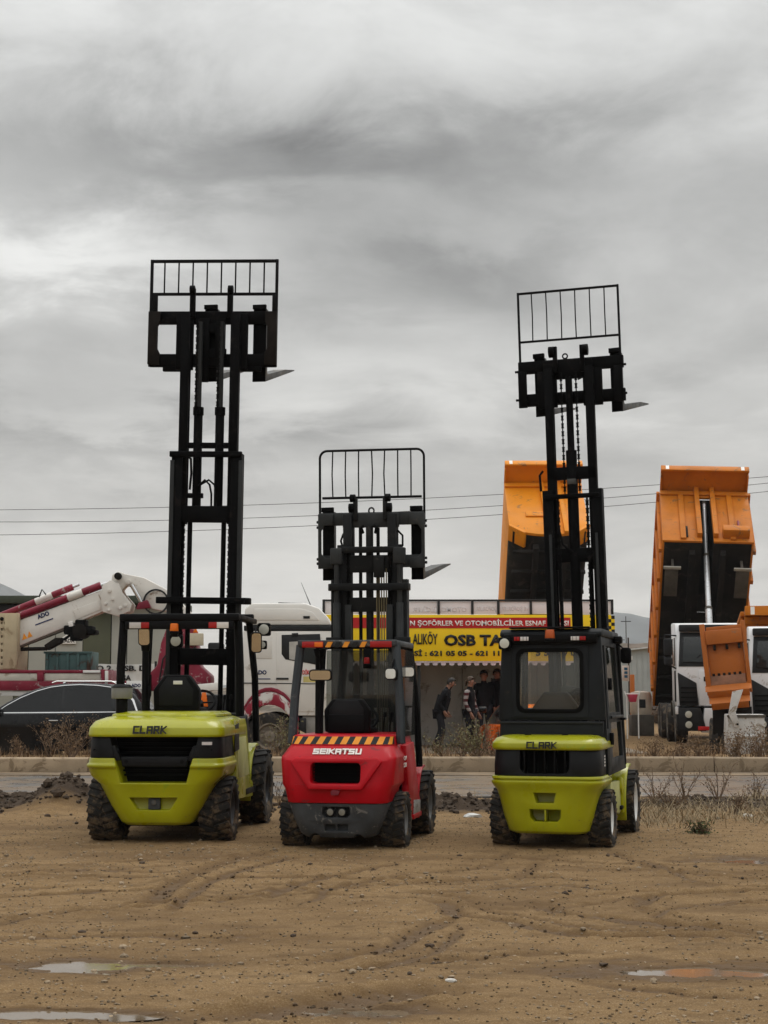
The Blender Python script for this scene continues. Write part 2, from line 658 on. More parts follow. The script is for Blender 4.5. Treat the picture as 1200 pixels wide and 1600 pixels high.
def terrain(x, y):
    """height, dampness, dark-soil mask"""
    lot = np.clip((22.9 - y) / 0.5, 0, 1)
    h = fbm(x * .35, y * .35, 1, 3) * .020 + fbm(x * 2.2, y * 2.2, 5, 4, .6) * .009
    h = h + np.clip(fbm(x * 7, y * 7, 9, 3, .8), -.2, 1) * .020
    damp = np.clip(fbm(x * .55, y * 1.4, 21, 5, .6) * 1.6 + .22, 0, 1) * .75
    th, td = track_field(x, y)
    h = h + th
    damp = np.clip(damp * .8 + .30 * gauss(((y - 13.2) / 2.2) ** 2) * np.clip(fbm(x * .9, y * 2.5, 66, 4) * 2 + .6, 0, 1), 0, .7)
    damp = np.maximum(damp, td * .9)
    h = h * np.clip((y - 4) / 2, 0, 1)
    for (cx, cy, rx, ry) in PUDDLES:
        q = np.sqrt(((x - cx) / rx) ** 2 + ((y - cy) / ry) ** 2) + fbm(x * 4, y * 10, 77, 4, .6) * 1.25
        k = 1 / (1 + np.exp((q - .95) * 8))
        ring = 1 / (1 + np.exp((q - 2.1) * 3))
        h = h * (1 - ring * .8) - k * .065 - ring * .008
        damp = np.maximum(damp, ring)
    # spoil heaped along the edge of the road
    bn = fbm(x * .5, y * .6, 31, 3)
    side = np.clip((-x - 1.4) / 1.5, 0, 1) * .6 + .4 * gauss(((x - 1.1) / 1.0) ** 2) + np.clip((x - 3) / 2, 0, 1) * .12 + .12
    ridge = gauss(((y - 20.9 - bn * .5) / .95) ** 2)
    berm = ridge * side * (.12 + .24 * np.clip(bn + .3, 0, 1))
    berm = berm + .32 * gauss(((x + 4.15) / .42) ** 2 + ((y - 20.3) / .7) ** 2)
    rough = fbm(x * 3.5, y * 3.5, 33, 5, .75)
    soil = np.clip(ridge * 1.5 * np.clip(side * 2.2, 0, 1) + bn * .35 - .12, 0, 1) * lot
    h = h + (berm + soil * rough * .17) * lot
    soil2 = np.clip(soil * 1.15 + rough * .3, 0, 1) * (soil > .02)
    h = h * lot - .04 * (1 - lot)
    up = np.clip((y - 30.0) / .15, 0, 1) * np.clip((36 - y) / 2.5, 0, 1)
    h = h + up * (.19 + .07 * fbm(x * 1.3, y * 1.3, 55, 4)) + np.clip((y - 30.5) / .5, 0, 1) * .04
    far = np.clip((y - 60) / 300, 0, 1)
    h = h - far * 0.0
    return h, np.clip(damp, 0, 1), soil2


def spaced(lo, hi, step, out_lo, out_hi, grow=1.25):
    a = list(np.arange(lo, hi + step * .5, step))
    s, v = step, a[-1]
    while v < out_hi:
        s *= grow
        v += s
        a.append(v)
    s, v = step, a[0]
    while v > out_lo:
        s *= grow
        v -= s
        a.insert(0, v)
    return np.array(a)


def grid_mesh(name, xs, ys, hfun, m):
    gx, gy = np.meshgrid(xs, ys)
    res = hfun(gx, gy)
    h = res[0]
    nv = gx.size
    me = bpy.data.meshes.new(name)
    me.vertices.add(nv)
    me.vertices.foreach_set('co', np.stack([gx, gy, h], -1).ravel().astype(np.float32))
    nx, ny = len(xs), len(ys)
    idx = np.arange(nv).reshape(ny, nx)
    q = np.stack([idx[:-1, :-1], idx[:-1, 1:], idx[1:, 1:], idx[1:, :-1]], -1).reshape(-1, 4)
    me.loops.add(q.size)
    me.loops.foreach_set('vertex_index', q.ravel())
    me.polygons.add(len(q))
    me.polygons.foreach_set('loop_start', np.arange(len(q)) * 4)
    me.polygons.foreach_set('use_smooth', np.ones(len(q), bool))
    me.update(calc_edges=True)
    for nm, a in zip(('damp', 'soil'), res[1:]):
        at_ = me.attributes.new(nm, 'FLOAT', 'POINT')
        at_.data.foreach_set('value', a.ravel().astype(np.float32))
    me.materials.append(m)
    o = bpy.data.objects.new(name, me)
    COL.objects.link(o)
    return o


def ground_material():
    M = bpy.data.materials.new('dirt')
    M.use_nodes = True
    nt = M.node_tree
    N, L = nt.nodes, nt.links
    b = N['Principled BSDF']
    geo = N.new('ShaderNodeNewGeometry')

    def noise(scale, detail=6, rough=.6):
        t = N.new('ShaderNodeTexNoise')
        t.inputs['Scale'].default_value = scale
        t.inputs['Detail'].default_value = detail
        t.inputs['Roughness'].default_value = rough
        L.new(geo.outputs['Position'], t.inputs['Vector'])
        return t.outputs[0]

    def rng_(src, a, b_, lo, hi):
        r = N.new('ShaderNodeMapRange')
        r.inputs[1].default_value, r.inputs[2].default_value = a, b_
        r.inputs[3].default_value, r.inputs[4].default_value = lo, hi
        L.new(src, r.inputs[0])
        return r.outputs[0]

    def mix(f, c1, c2):
        x = N.new('ShaderNodeMix')
        x.data_type = 'RGBA'
        L.new(f, x.inputs[0])
        for i, c in ((6, c1), (7, c2)):
            if isinstance(c, tuple):
                x.inputs[i].default_value = (*c, 1)
            else:
                L.new(c, x.inputs[i])
        return x.outputs[2]

    def attr(nm):
        a = N.new('ShaderNodeAttribute')
        a.attribute_name = nm
        return a.outputs['Fac']
    c = mix(rng_(noise(.8), .35, .65, 0, 1), (.222, .138, .064), (.300, .196, .096))
    c = mix(rng_(noise(9, 8, .7), .44, .60, 0, .7), c, (.215, .128, .052))
    c = mix(rng_(noise(130, 3, .85), .44, .56, 0, .72), c, (.150, .086, .034))
    c = mix(rng_(noise(95, 3, .85), .54, .62, 0, .45), c, (.52, .39, .22))
    c = mix(rng_(noise(70, 4, .7), .60, .70, 0, .6), c, (.42, .33, .21))       # pale grit
    c = mix(rng_(noise(45, 4, .7), .62, .72, 0, .7), c, (.09, .062, .036))
    mp = N.new('ShaderNodeMapping')
    mp.inputs['Scale'].default_value = (.9, 3.2, 1)
    L.new(geo.outputs['Position'], mp.inputs[0])
    tn = N.new('ShaderNodeTexNoise')
    tn.inputs['Scale'].default_value = 1.6
    tn.inputs['Detail'].default_value = 9
    tn.inputs['Roughness'].default_value = .72
    L.new(mp.outputs[0], tn.inputs['Vector'])
    c = mix(rng_(tn.outputs[0], .50, .62, 0, .62), c, (.125, .076, .035))
    c = mix(rng_(attr('damp'), .12, .95, 0, .92), c, (.105, .060, .026))
    c = mix(rng_(attr('soil'), .15, .6, 0, .95), c, (.052, .036, .025))
    L.new(c, b.inputs['Base Color'])
    b.inputs['Specular IOR Level'].default_value = .22
    L.new(rng_(attr('damp'), .72, 1.0, .95, .38), b.inputs['Roughness'])
    bp = N.new('ShaderNodeBump')
    bp.inputs['Strength'].default_value = .6
    bp.inputs['Distance'].default_value = .04
    L.new(noise(55, 8, .78), bp.inputs['Height'])
    L.new(bp.outputs[0], b.inputs['Normal'])
    return M


M_DIRT = ground_material()
xs = spaced(-6.6, 6.6, .034, -6000, 6000, 1.32)
ys = np.concatenate([spaced(6.6, 13, .030, 4, 13, 1.2)[:-1], np.arange(13.0, 23.4, .05), spaced(23.6, 37, .25, 23.6, 7000, 1.3)])
ys = np.concatenate([[-3000, -300, -40, -8, 0, 3], ys])
ys = np.unique(np.round(ys, 4))
ground = tag(grid_mesh('ground', xs, ys, terrain, M_DIRT), kind='structure')

# wet asphalt road behind the lot
M_ROAD = mat('wet_asphalt', (.085, .082, .078), .30, var=.35, vscale=.6, bump=.25, bscale=90, spec=.6, wear=((.15, .105, .065), .60, .9))
road = tag(G().box(-120, 120, 22.95, 29.6, -.25, .0).build('road', M_ROAD, smooth=0), kind='structure')
M_MUDSTRIP = mat('muddy_gutter', (.16, .115, .07), .75, var=.4, vscale=1.5, bump=.6, bscale=20)
tag(G().box(-120, 120, 28.7, 29.75, -.2, .012).build('edge_strip', M_MUDSTRIP, smooth=0), kind='structure')

M_KERB = mat('kerb_concrete', (.36, .275, .185), .85, var=.14, vscale=2.5, bump=.35, bscale=30, wear=((.22, .16, .10), .24, 3.0), rand=.45)
kerb = tag(empty('kerb', (0, 29.8, 0)), kind='structure')
ks = G().prism([(0, -.1), (.16, -.1), (.16, .30), (.03, .30), (0, .27)], 0.010, 1.990, 'x').build('kerb_stone', M_KERB, kerb, .008)
for i in range(-9, 10):
    k = ks if i == -9 else ks.copy()
    if i > -9:
        COL.objects.link(k)
    k.location = (i * 2.0 + .33, random.uniform(-.012, .012), random.uniform(-.014, .008))
    k.rotation_euler = (0, random.uniform(-.003, .003), random.uniform(-.004, .004))

M_WATER = mat('muddy_water', (.15, .11, .07), .02, var=.1, vscale=2, spec=1.0)
M_WATER.node_tree.nodes['Principled BSDF'].inputs['IOR'].default_value = 2.1
for i, (cx, cy, rx, ry) in enumerate(PUDDLES):
    n = 48
    pts = [(cx + rx * 1.8 * math.cos(2 * math.pi * t / n), cy + ry * 1.8 * math.sin(2 * math.pi * t / n), -.018 - .0015 * i) for t in range(n)]
    p = G().poly(pts, [list(range(n))]).build('puddle', M_WATER, smooth=0)
    tag(p, kind='structure')

# far hills
M_HILL = mat('far_hill', (.10, .105, .10), .95, var=.25, vscale=.012)


def hill_h(x, y):
    h = 0 * x
    for (px, top, w, Y) in ((-30, 899, 200, 2600), (-420, 860, 260, 2600), (930, 950, 330, 2660), (1500, 940, 360, 2660), (700, 985, 260, 2720)):
        c = at(px, top, Y)
        wx = w / 2400 * Y
        h = np.maximum(h, c.z * np.exp(-np.abs((x - c.x) / wx) ** 1.7 - ((y - Y) / 300) ** 2) * (1 + .10 * fbm(x * .017, y * .017, 3, 4)))
    return (h - 6,)


hills = tag(grid_mesh('hills', np.linspace(-3200, 3200, 300), np.linspace(1900, 3500, 60), hill_h, M_HILL), kind='structure')

# brown cut bank behind the sheds on the right
M_BANK = mat('dry_bank', (.175, .135, .105), .95, var=.35, vscale=.12, bump=.8, bscale=1.2, wear=((.085, .07, .05), .4, .3))


def bank_h(x, y):
    t = np.clip((y - 118) / 26, 0, 1)
    return ((t * (6.6 + 1.0 * fbm(x * .05, y * .05, 12, 4)) + fbm(x * .2, y * .2, 18, 4) * .8) * np.clip((x + 30) / 45, 0, 1) - .4,)


tag(grid_mesh('earth_bank', np.linspace(-40, 160, 160), np.linspace(112, 190, 60), bank_h, M_BANK), kind='structure')


# ------------------------------------------------------------------ stones, clods, dry plants
def ico():
    bm = bmesh.new()
    bmesh.ops.create_icosphere(bm, subdivisions=1, radius=1)
    v = np.array([x.co[:] for x in bm.verts])
    f = np.array([[q.index for q in x.verts] for x in bm.faces])
    bm.free()
    return v, f


def lumps(name, pos, size, m, flat=.7, jit=.28, kind='stuff'):
    v, f = ico()
    k, n = len(pos), len(v)
    ang = rng.uniform(0, 6.28, k)
    sc = size[:, None] * rng.uniform(.65, 1.25, (k, 3)) * np.array([1, 1, flat])
    P = v[None] * sc[:, None, :] * rng.uniform(1 - jit, 1 + jit, (k, n, 1))
    c, s = np.cos(ang)[:, None], np.sin(ang)[:, None]
    P = np.stack([P[..., 0] * c - P[..., 1] * s, P[..., 0] * s + P[..., 1] * c, P[..., 2]], -1) + pos[:, None, :]
    F = (f[None] + (np.arange(k) * n)[:, None, None]).reshape(-1, 3)
    me = bpy.data.meshes.new(name)
    me.from_pydata(P.reshape(-1, 3).tolist(), [], F.tolist())
    me.materials.append(m)
    o = bpy.data.objects.new(name, me)
    COL.objects.link(o)
    return tag(o, kind=kind)


M_CLOD = mat('soil_clod', (.062, .043, .029), .95, var=.4, vscale=6, bump=.7, bscale=30)
M_PEBBLE = mat('pebble', (.25, .19, .125), .85, var=.5, vscale=3.0, bump=.3, bscale=60)
n = 15000
px_ = rng.uniform(-5.6, 5.6, n)
py_ = 7 + 12.5 * rng.uniform(0, 1, n) ** 1.2
keep = fbm(px_ * .8, py_ * .8, 91, 3) + rng.uniform(-.35, .35, n) > -.05
px_, py_ = px_[keep], py_[keep]
hz = terrain(px_, py_)[0]
sz = rng.uniform(.004, .011, len(px_)) * (1 + 1.2 * (rng.uniform(0, 1, len(px_)) > .95))
lumps('gravel', np.stack([px_, py_, hz + sz * .25], -1), sz, M_PEBBLE)
n = 9000
px_ = rng.uniform(-5.6, 5.6, n)
py_ = 7 + 12.5 * rng.uniform(0, 1, n) ** 1.2
hz = terrain(px_, py_)[0]
sz = rng.uniform(.004, .009, n)
lumps('grit', np.stack([px_, py_, hz + sz * .25], -1), sz, mat('dark_grit', (.10, .066, .035), .95, var=.5, vscale=3.0))
n = 5000
px_ = rng.uniform(-7, 7, n)
py_ = rng.normal(20.6, .9, n)
hz, _, so = terrain(px_, py_)
keep = (so + rng.uniform(-.3, .3, n) > .3) & (py_ < 22.6)
px_, py_, hz = px_[keep], py_[keep], hz[keep]
sz = rng.uniform(.012, .042, len(px_)) * (1 + 1.0 * (rng.uniform(0, 1, len(px_)) > .95))
lumps('soil_clods', np.stack([px_, py_, hz + sz * .2], -1), sz, M_CLOD, .75)
n = 150                                          # small lumps of mud dropped on the lot
px_ = rng.uniform(-5, 5.5, n)
py_ = rng.uniform(8, 18.5, n)
hz, dm, _ = terrain(px_, py_)
keep = dm + rng.uniform(-.4, .2, n) > .15
px_, py_, hz = px_[keep], py_[keep], hz[keep]
lumps('mud_lumps', np.stack([px_, py_, hz + .006], -1), rng.uniform(.01, .028, len(px_)), M_CLOD, .6)


n = 9000                                         # crumbs pushed up along the wheel tracks
px_ = rng.uniform(-4.5, 5, n)
py_ = rng.uniform(7.0, 17.5, n)
hz, dm, _ = terrain(px_, py_)
keep = track_field(px_, py_)[1] + rng.uniform(-.3, .3, n) > .5
px_, py_, hz = px_[keep], py_[keep], hz[keep]
lumps('mud_crumbs', np.stack([px_, py_, hz + .003], -1), rng.uniform(.005, .014, len(px_)) * (1 + .8 * (rng.uniform(0, 1, len(px_)) > .93)), mat('mud_crumb', (.088, .056, .030), .95, var=.4, vscale=5), .7)


def blades(name, base, height, lean, m, width=.006, kind=None, parent=None):
    """thin upright tapered blades: base (k,3)"""
    k = len(base)
    a = rng.uniform(0, 6.28, k)
    d = np.stack([np.cos(a), np.sin(a), 0 * a], -1)
    s = np.stack([-np.sin(a), np.cos(a), 0 * a], -1) * width
    top = base + d * (lean * rng.uniform(.2, 1, k) * height)[:, None] + np.array([0, 0, 1]) * height[:, None]
    mid = base + d * (lean * .25 * height)[:, None] + np.array([0, 0, .55]) * height[:, None]
    P = np.stack([base - s, base + s, mid - s * .7, mid + s * .7, top], 1).reshape(-1, 3)
    o = np.arange(k)[:, None] * 5
    F = [[i, i + 1, i + 3, i + 2] for i in (np.arange(k) * 5)] + [[i + 2, i + 3, i + 4] for i in (np.arange(k) * 5)]
    me = bpy.data.meshes.new(name)
    me.from_pydata(P.tolist(), [], F)
    me.materials.append(m)
    ob = bpy.data.objects.new(name, me)
    COL.objects.link(ob)
    if parent is not None:
        ob.parent = parent
    return tag(ob, kind=kind)


M_STRAW = mat('dry_straw', (.26, .20, .12), .9, var=.45, vscale=4)
M_TWIG = mat('dry_twig', (.15, .10, .065), .9, var=.4, vscale=5)
M_LEAFB = mat('dead_leaf', (.18, .115, .065), .9, var=.5, vscale=7)
M_LEAFG = mat('grey_green_leaf', (.17, .155, .075), .9, var=.45, vscale=7)
M_WEED = mat('green_weed', (.06, .075, .03), .85, var=.4, vscale=7)


def scatter(n, x0, x1, y0, y1, seed, thr=.0, sc=1.0):
    x, y = rng.uniform(x0, x1, n), rng.uniform(y0, y1, n)
    k = fbm(x * sc, y * sc, seed, 3) > thr
    x, y = x[k], y[k]
    return np.stack([x, y, terrain(x, y)[0]], -1)


b = scatter(9000, 2.7, 8.5, 17.4, 22.6, 71, -.08, 1.1)
blades('dry_grass', b, rng.uniform(.02, .20, len(b)), 2.2, M_STRAW, .004, 'stuff')
b = scatter(700, -1.6, 2.4, 19.3, 22.3, 72, .12, 1.1)
blades('dry_grass', b, rng.uniform(.04, .2, len(b)), .7, M_STRAW, .004, 'stuff')
b = scatter(6500, -9.5, 11.5, 30.2, 34.0, 73, -.05, .7)
blades('verge_grass', b, rng.uniform(.05, .30, len(b)), .9, M_LEAFB, .008, 'stuff')
b = scatter(500, -9, -1, 19.6, 22.4, 74, .1, 1.0)
blades('dry_grass', b, rng.uniform(.04, .18, len(b)), .8, M_STRAW, .004, 'stuff')


def shrub(name, px, py, Y, w, h, nb, leafm, leaves, seed, label, group, leaf=.03, straggly=.5):
    """dry shrub: branching stems with sparse leaf clusters"""
    r = random.Random(seed)
    p0 = at(px, py, Y)
    z0 = float(terrain(np.array([p0.x]), np.array([Y]))[0][0])
    root = empty(name, (p0.x, Y, z0))
    tag(root, label, 'shrub', group)
    g = G()
    tips = []
    for i in range(nb):
        a = r.uniform(0, 6.28)
        tilt = r.uniform(.15, 1.0)
        d = Vector((math.cos(a) * tilt * w / h * 1.2, math.sin(a) * tilt * w / h * 1.2, 1)).normalized()
        p = Vector((r.uniform(-.1, .1) * w, r.uniform(-.1, .1) * w, 0))
        L = h * r.uniform(.6, 1.05)
        pts = [p.copy()]
        for s in range(5):
            d = (d + Vector((r.uniform(-1, 1), r.uniform(-1, 1), r.uniform(-.5, .35))) * .26 * straggly * 2).normalized()
            p = p + d * L / 5
            pts.append(p.copy())
            if s > 0:
                for q in range(2):
                    e = (d + Vector((r.uniform(-1, 1), r.uniform(-1, 1), r.uniform(-.3, .8)))).normalized() * L * r.uniform(.14, .3)
                    g.tube([p, p + e * .5 + Vector((0, 0, .01)), p + e], [.004, .003, .0015], 3)
                    tips += [p + e * t for t in (.4, .7, 1)]
        g.tube(pts, [.010, .009, .007, .005, .004, .002], 4)
        tips += pts[2:]
    g.build('stem', M_TWIG, root, smooth=0)
    T = np.array([t[:] for t in tips])
    idx = rng.integers(0, len(T), leaves)
    c = T[idx] + rng.normal(0, .045, (leaves, 3))
    c[:, 2] = np.maximum(c[:, 2], .01)
    u = rng.normal(0, 1, (leaves, 3))
    u /= np.linalg.norm(u, axis=1)[:, None]
    v = np.cross(u, rng.normal(0, 1, (leaves, 3)))
    v /= np.linalg.norm(v, axis=1)[:, None]
    s = leaf * rng.uniform(.4, 1.2, leaves)[:, None]
    P = np.stack([c - u * s, c + v * s * .4, c + u * s, c - v * s * .4], 1).reshape(-1, 3)
    me = bpy.data.meshes.new('foliage')
    me.from_pydata(P.tolist(), [], [[i * 4, i * 4 + 1, i * 4 + 2, i * 4 + 3] for i in range(leaves)])
    me.materials.append(leafm)
    o = bpy.data.objects.new('foliage', me)
    COL.objects.link(o)
    o.parent = root
    return root


SG = 'dry shrubs on the verge behind the kerb'
for (px, py, Y, w, h, nb, lm, lv, lab, lf, st) in (
    (32, 1172, 32.2, .42, .50, 10, M_LEAFB, 300, 'bare brown shrub leaning in front of the dark car door, leftmost on the verge', .028, .7),
    (112, 1176, 31.6, .60, .85, 18, M_LEAFB, 650, 'dense rusty brown shrub in front of the dark car, beside the left yellow forklift', .03, .6),
    (78, 1174, 31.9, .35, .85, 9, M_LEAFB, 260, 'thin arching brown shrub before the dark car, next to a denser one', .026, .9),
    (441, 1180, 31.6, .45, .75, 16, M_LEAFG, 520, 'straw coloured shrub in front of the white truck cab front wheel', .03, .6),
    (690, 1180, 31.8, .40, .55, 12, M_LEAFG, 260, 'sparse leggy shrub beside the red forklift, before the grey kiosk wall', .028, .9),
    (744, 1183, 31.4, .50, .72, 24, M_LEAFG, 1000, 'bushy grey green shrub in front of the people, left of the cabbed forklift', .03, .5),
    (724, 1182, 31.9, .42, .62, 14, M_LEAFG, 420, 'smaller grey green shrub between the leggy shrub and the bushy one', .028, .6),
    (770, 1185, 31.2, .36, .36, 12, M_LEAFB, 260, 'brownish shrub under the orange car beside the cabbed forklift', .028, .6),
    (1022, 1186, 31.4, .45, .42, 14, M_LEAFB, 420, 'low brown shrub right beside the cabbed forklift front wheel arch', .026, .6),
    (1062, 1188, 31.2, .50, .38, 16, M_LEAFB, 520, 'low reddish shrub under the white cab of the raised dump truck', .026, .6),
    (1098, 1186, 31.6, .45, .46, 16, M_LEAFB, 520, 'reddish shrub in front of the twin wheels of the brown tipper', .026, .6),
    (1150, 1190, 31.0, .55, .55, 20, M_LEAFB, 760, 'reddish brown shrub in front of the white loader bucket', .028, .6),
    (1188, 1188, 31.5, .50, .72, 20, M_LEAFB, 800, 'tallest reddish brown shrub at the far right of the verge', .028, .6)):
    shrub('dry_shrub', px, py, Y, w, h, nb, lm, lv, int(px) + 3, lab, SG, lf, st)
WG = 'dry weeds growing at the edge of the lot'
for (px, py, w, h, nb, lm, lv, lab) in (
    (1072, 1262, .16, .62, 6, M_LEAFB, 90, 'tall thin dry weed stalk in front of the kerb, left of a low spreading weed'),
    (1120, 1258, .30, .50, 8, M_LEAFB, 120, 'straggly dry weed in front of the kerb on the right'),
    (1022, 1262, .22, .42, 8, M_LEAFB, 120, 'dry weed touching the front wheel of the cabbed forklift'),
    (1180, 1255, .30, .40, 8, M_LEAFB, 140, 'wispy dry weed at the right end of the road edge'),
    (437, 1262, .12, .55, 4, M_LEAFB, 50, 'single dry stalk between the left yellow forklift and the red forklift'),
    (1048, 1268, .26, .34, 10, M_LEAFB, 160, 'bushy dry weed between the cabbed forklift and the tall weed stalk'), (1150, 1272, .30, .30, 12, M_LEAFB, 180, 'low dry weed in the grass left of the white stone'),
    (1092, 1303, .34, .13, 26, M_WEED, 420, 'dark green low weed lying on the dirt beside the cabbed forklift')):
    g0 = gnd(px, py)
    shrub('dry_weed', px, py, g0.y, w, h, nb, lm, lv, int(px) + 5, lab, WG, .018, .6)

M_PLASTIC = mat('white_plastic', (.62, .62, .60), .5, var=.1)
M_STONE = mat('pale_stone', (.52, .50, .46), .8, var=.15, bump=.3)


def rag(name, px, py, s, m, label, cat, seed):
    c = gnd(px, py)
    z = float(terrain(np.array([c.x]), np.array([c.y]))[0][0])
    r = random.Random(seed)
    bm = bmesh.new()
    bmesh.ops.create_icosphere(bm, subdivisions=2, radius=s)
    for v in bm.verts:
        k = 1 + .45 * mnoise.noise(v.co * (2.2 / s) + Vector((seed, 0, 0)))
        v.co = Vector((v.co.x * 1.3 * k, v.co.y * .8 * k, max(v.co.z * .55 * k, -.01)))
    g = G()
    g.bm.free()
    g.bm = bm
    o = g.build(name, m, None, smooth=20)
    o.location = (c.x, c.y, z)
    tag(o, label, cat)


rag('crumpled_bag', 738, 1277, .085, M_PLASTIC, 'crumpled white plastic bag on the dark soil between the red and the cabbed forklift', 'plastic bag', 1)
rag('white_stone', 1168, 1276, .055, M_STONE, 'white stone lying in the dry grass at the right edge', 'stone', 2)
rag('flat_stone', 704, 1535, .024, M_STONE, 'small pale stone alone on the bare dirt in the foreground', 'stone', 3)
rag('kerb_rubbish', 72, 1210, .07, M_PLASTIC, 'scrap of white rubbish at the foot of the kerb on the left', 'rubbish', 4)

# ------------------------------------------------------------------ lettering built from strokes (block capitals)
STROKES = {
    'C': [[(1, .98), (.0, .98), (0, .02), (1, .02)], ], 'L': [[(0, 1.1), (0, 0), (.9, 0)]],
    'A': [[(0, -.1), (0, .95), (.95, .95), (.95, -.1)], [(0, .42), (.95, .42)]], 'R': [[(0, -.1), (0, .98), (.9, .98), (.9, .48), (0, .48)], [(.45, .45), (.95, -.06)]],
    'K': [[(0, -.1), (0, 1.1)], [(.95, 1.05), (.12, .5), (.98, -.06)]], 'S': [[(.98, .98), (0, .98), (0, .5), (.95, .5), (.95, 0), (-.06, 0)]],
    'E': [[(1, 1), (0, 1), (0, 0), (1, 0)], [(0, .5), (.95, .5)]], 'i': [[(0, -.1), (0, .70)], [(0, .92), (0, 1.12)]], 'T': [[(-.05, 1), (1.05, 1)], [(.5, 1), (.5, -.1)]],
    'U': [[(0, 1.1), (0, 0), (.95, 0), (.95, 1.1)]], 'D': [[(0, 0), (0, 1), (.7, 1), (.95, .75), (.95, .25), (.7, 0), (0, 0)]], 'O': [[(0, 0), (0, 1), (.95, 1), (.95, 0), (0, 0)]],
}


def block_text(name, body, m, parent, x, y, z, w, h, th=.24, gap=.5, M=None, rot=None, shear=0.0, depth=.004):
    """squared technical capitals; every stroke a thin bar, set a hair apart in depth where strokes cross"""
    cw = [0.0 if c == 'i' else 1.0 for c in body]
    T = Matrix.Translation((x, y, z))
    if rot is not None:
        T = T @ rot
    if M is not None:
        T = M @ T
    g = G(T)
    tz = th * h
    sx = (w - len(body) * tz - (len(body) - 1) * gap * tz) / sum(cw)
    u0 = -w / 2 + tz / 2
    k = 0
    for c, cwi in zip(body, cw):
        for st in STROKES[c]:
            for (a, b), (c_, d) in zip(st[:-1], st[1:]):
                p, q = Vector((a * sx, b * (h - tz) + tz / 2)), Vector((c_ * sx, d * (h - tz) + tz / 2))
                dv = (q - p).normalized()
                nv = Vector((-dv.y, dv.x)) * (tz / 2)
                e = dv * (tz / 2 * .98)
                pts2 = [p - e - nv, q + e - nv, q + e + nv, p - e + nv]
                dd = .0004 * (k % 5)
                k += 1
                pts = [(u0 + v.x + shear * v.y, -dd, max(min(v.y, h), 0)) for v in pts2] + [(u0 + v.x + shear * v.y, depth, max(min(v.y, h), 0)) for v in pts2]
                g.poly(pts, ((0, 1, 2, 3), (7, 6, 5, 4), (0, 4, 5, 1), (1, 5, 6, 2), (2, 6, 7, 3), (3, 7, 4, 0)))
        u0 += cwi * sx + (1 + gap) * tz
    return g.build(name, m, parent, smooth=0)

# ------------------------------------------------------------------ forklift trucks
M_LIME = mat('lime_paint', (.335, .335, .0045), .32, var=.10, vscale=1.6, mud=.45, mudz=.55, coat=.38, spec=.25, wear=((.22, .32, .02), .03, 5.0))
M_RED = mat('red_paint', (.42, .003, .010), .38, var=.12, vscale=1.8, mud=.45, mudz=.5, coat=.04, spec=.16, wear=((.20, .02, .022), .12, 9.0))
M_BLACK = mat('black_paint', (.004, .004, .0045), .5, var=.25, vscale=2.0, spec=.10)
M_MAST = mat('mast_black', (.003, .003, .0033), .6, var=.3, vscale=3.0, spec=.06, wear=((.012, .010, .009), .10, 5.0))
M_MASTG = mat('worn_mast_grey', (.016, .0175, .018), .5, metal=.0, var=.3, vscale=3.0)
M_CHAR = mat('charcoal_plastic', (.009, .0095, .0105), .5, spec=.18, var=.2, vscale=3.0)
M_CABIN = mat('cabin_charcoal', (.016, .018, .020), .50, var=.15, vscale=2.0, spec=.12, wear=((.03, .029, .026), .06, 4.0))
M_VOID = mat('deep_black', (.004, .004, .004), .8, var=.1, spec=.1)
M_SEAT = mat('seat_vinyl', (.004, .004, .0045), .6, var=.2, bump=.15, spec=.12)
M_STEEL = mat('fork_steel', (.075, .075, .072), .5, metal=.3, var=.3, vscale=4.0, wear=((.10, .075, .05), .2, 6.0))
M_MAST2 = mat('slate_mast', (.011, .0115, .012), .55, var=.3, vscale=3.0, spec=.15, wear=((.03, .027, .024), .12, 5.0))
M_MASTG2 = mat('slate_steel', (.030, .032, .033), .5, var=.3, vscale=3.0, spec=.2, wear=((.06, .055, .05), .08, 6.0))
M_ROD = mat('chrome_rod', (.55, .55, .55), .18, metal=1.0, var=.1)
M_TYRE = mat('muddy_tyre', (.018, .017, .016), .85, var=.3, vscale=6.0, mud=.62, mudz=1.8, bump=.2)
M_RIMD = mat('dark_rim', (.05, .05, .052), .5, metal=.4, var=.3, mud=.3, mudz=.9)
M_RIMW = mat('white_rim', (.68, .68, .66), .45, var=.1, mud=.10, mudz=.5)
M_RIMG = mat('grey_rim', (.16, .16, .16), .55, var=.2, mud=.4, mudz=.9)
M_ORANGE = mat('amber_lens', (.75, .16, .015), .25, var=.1)
M_ORANGES = mat('orange_tape', (.80, .30, .03), .5, var=.12)
M_REDL = mat('red_lens', (.35, .015, .015), .22, var=.15)
M_WHITEL = mat('white_reflector', (.62, .58, .56), .3, var=.12)
M_WHITE = mat('white_decal', (.78, .76, .72), .5, var=.06)
M_DECALK = mat('black_decal', (.012, .012, .012), .45, var=.1)
M_SCUFF = mat('scuffed_grey', (.040, .043, .046), .6, var=.3, vscale=4, mud=.25, mudz=.45, wear=((.16, .15, .135), .13, 9.0))
M_MIRROR = mat('mirror_glass', (.80, .80, .78), .03, metal=1.0, var=.02)
M_GLASS = glass('dusty_glass', (.60, .62, .60), .12, (.20, .20, .19))
M_GLASSC = glass('clear_cab_glass', (.92, .94, .93), .10, (.30, .31, .31))
M_LAMP = mat('lamp_glass', (.55, .55, .48), .12, var=.1)
M_SHEEN = mat('lime_sheen', (.44, .44, .17), .40, var=.14, vscale=3, mud=.10, mudz=.6)  # lime paint with the pale sheen of the sides put into its colour


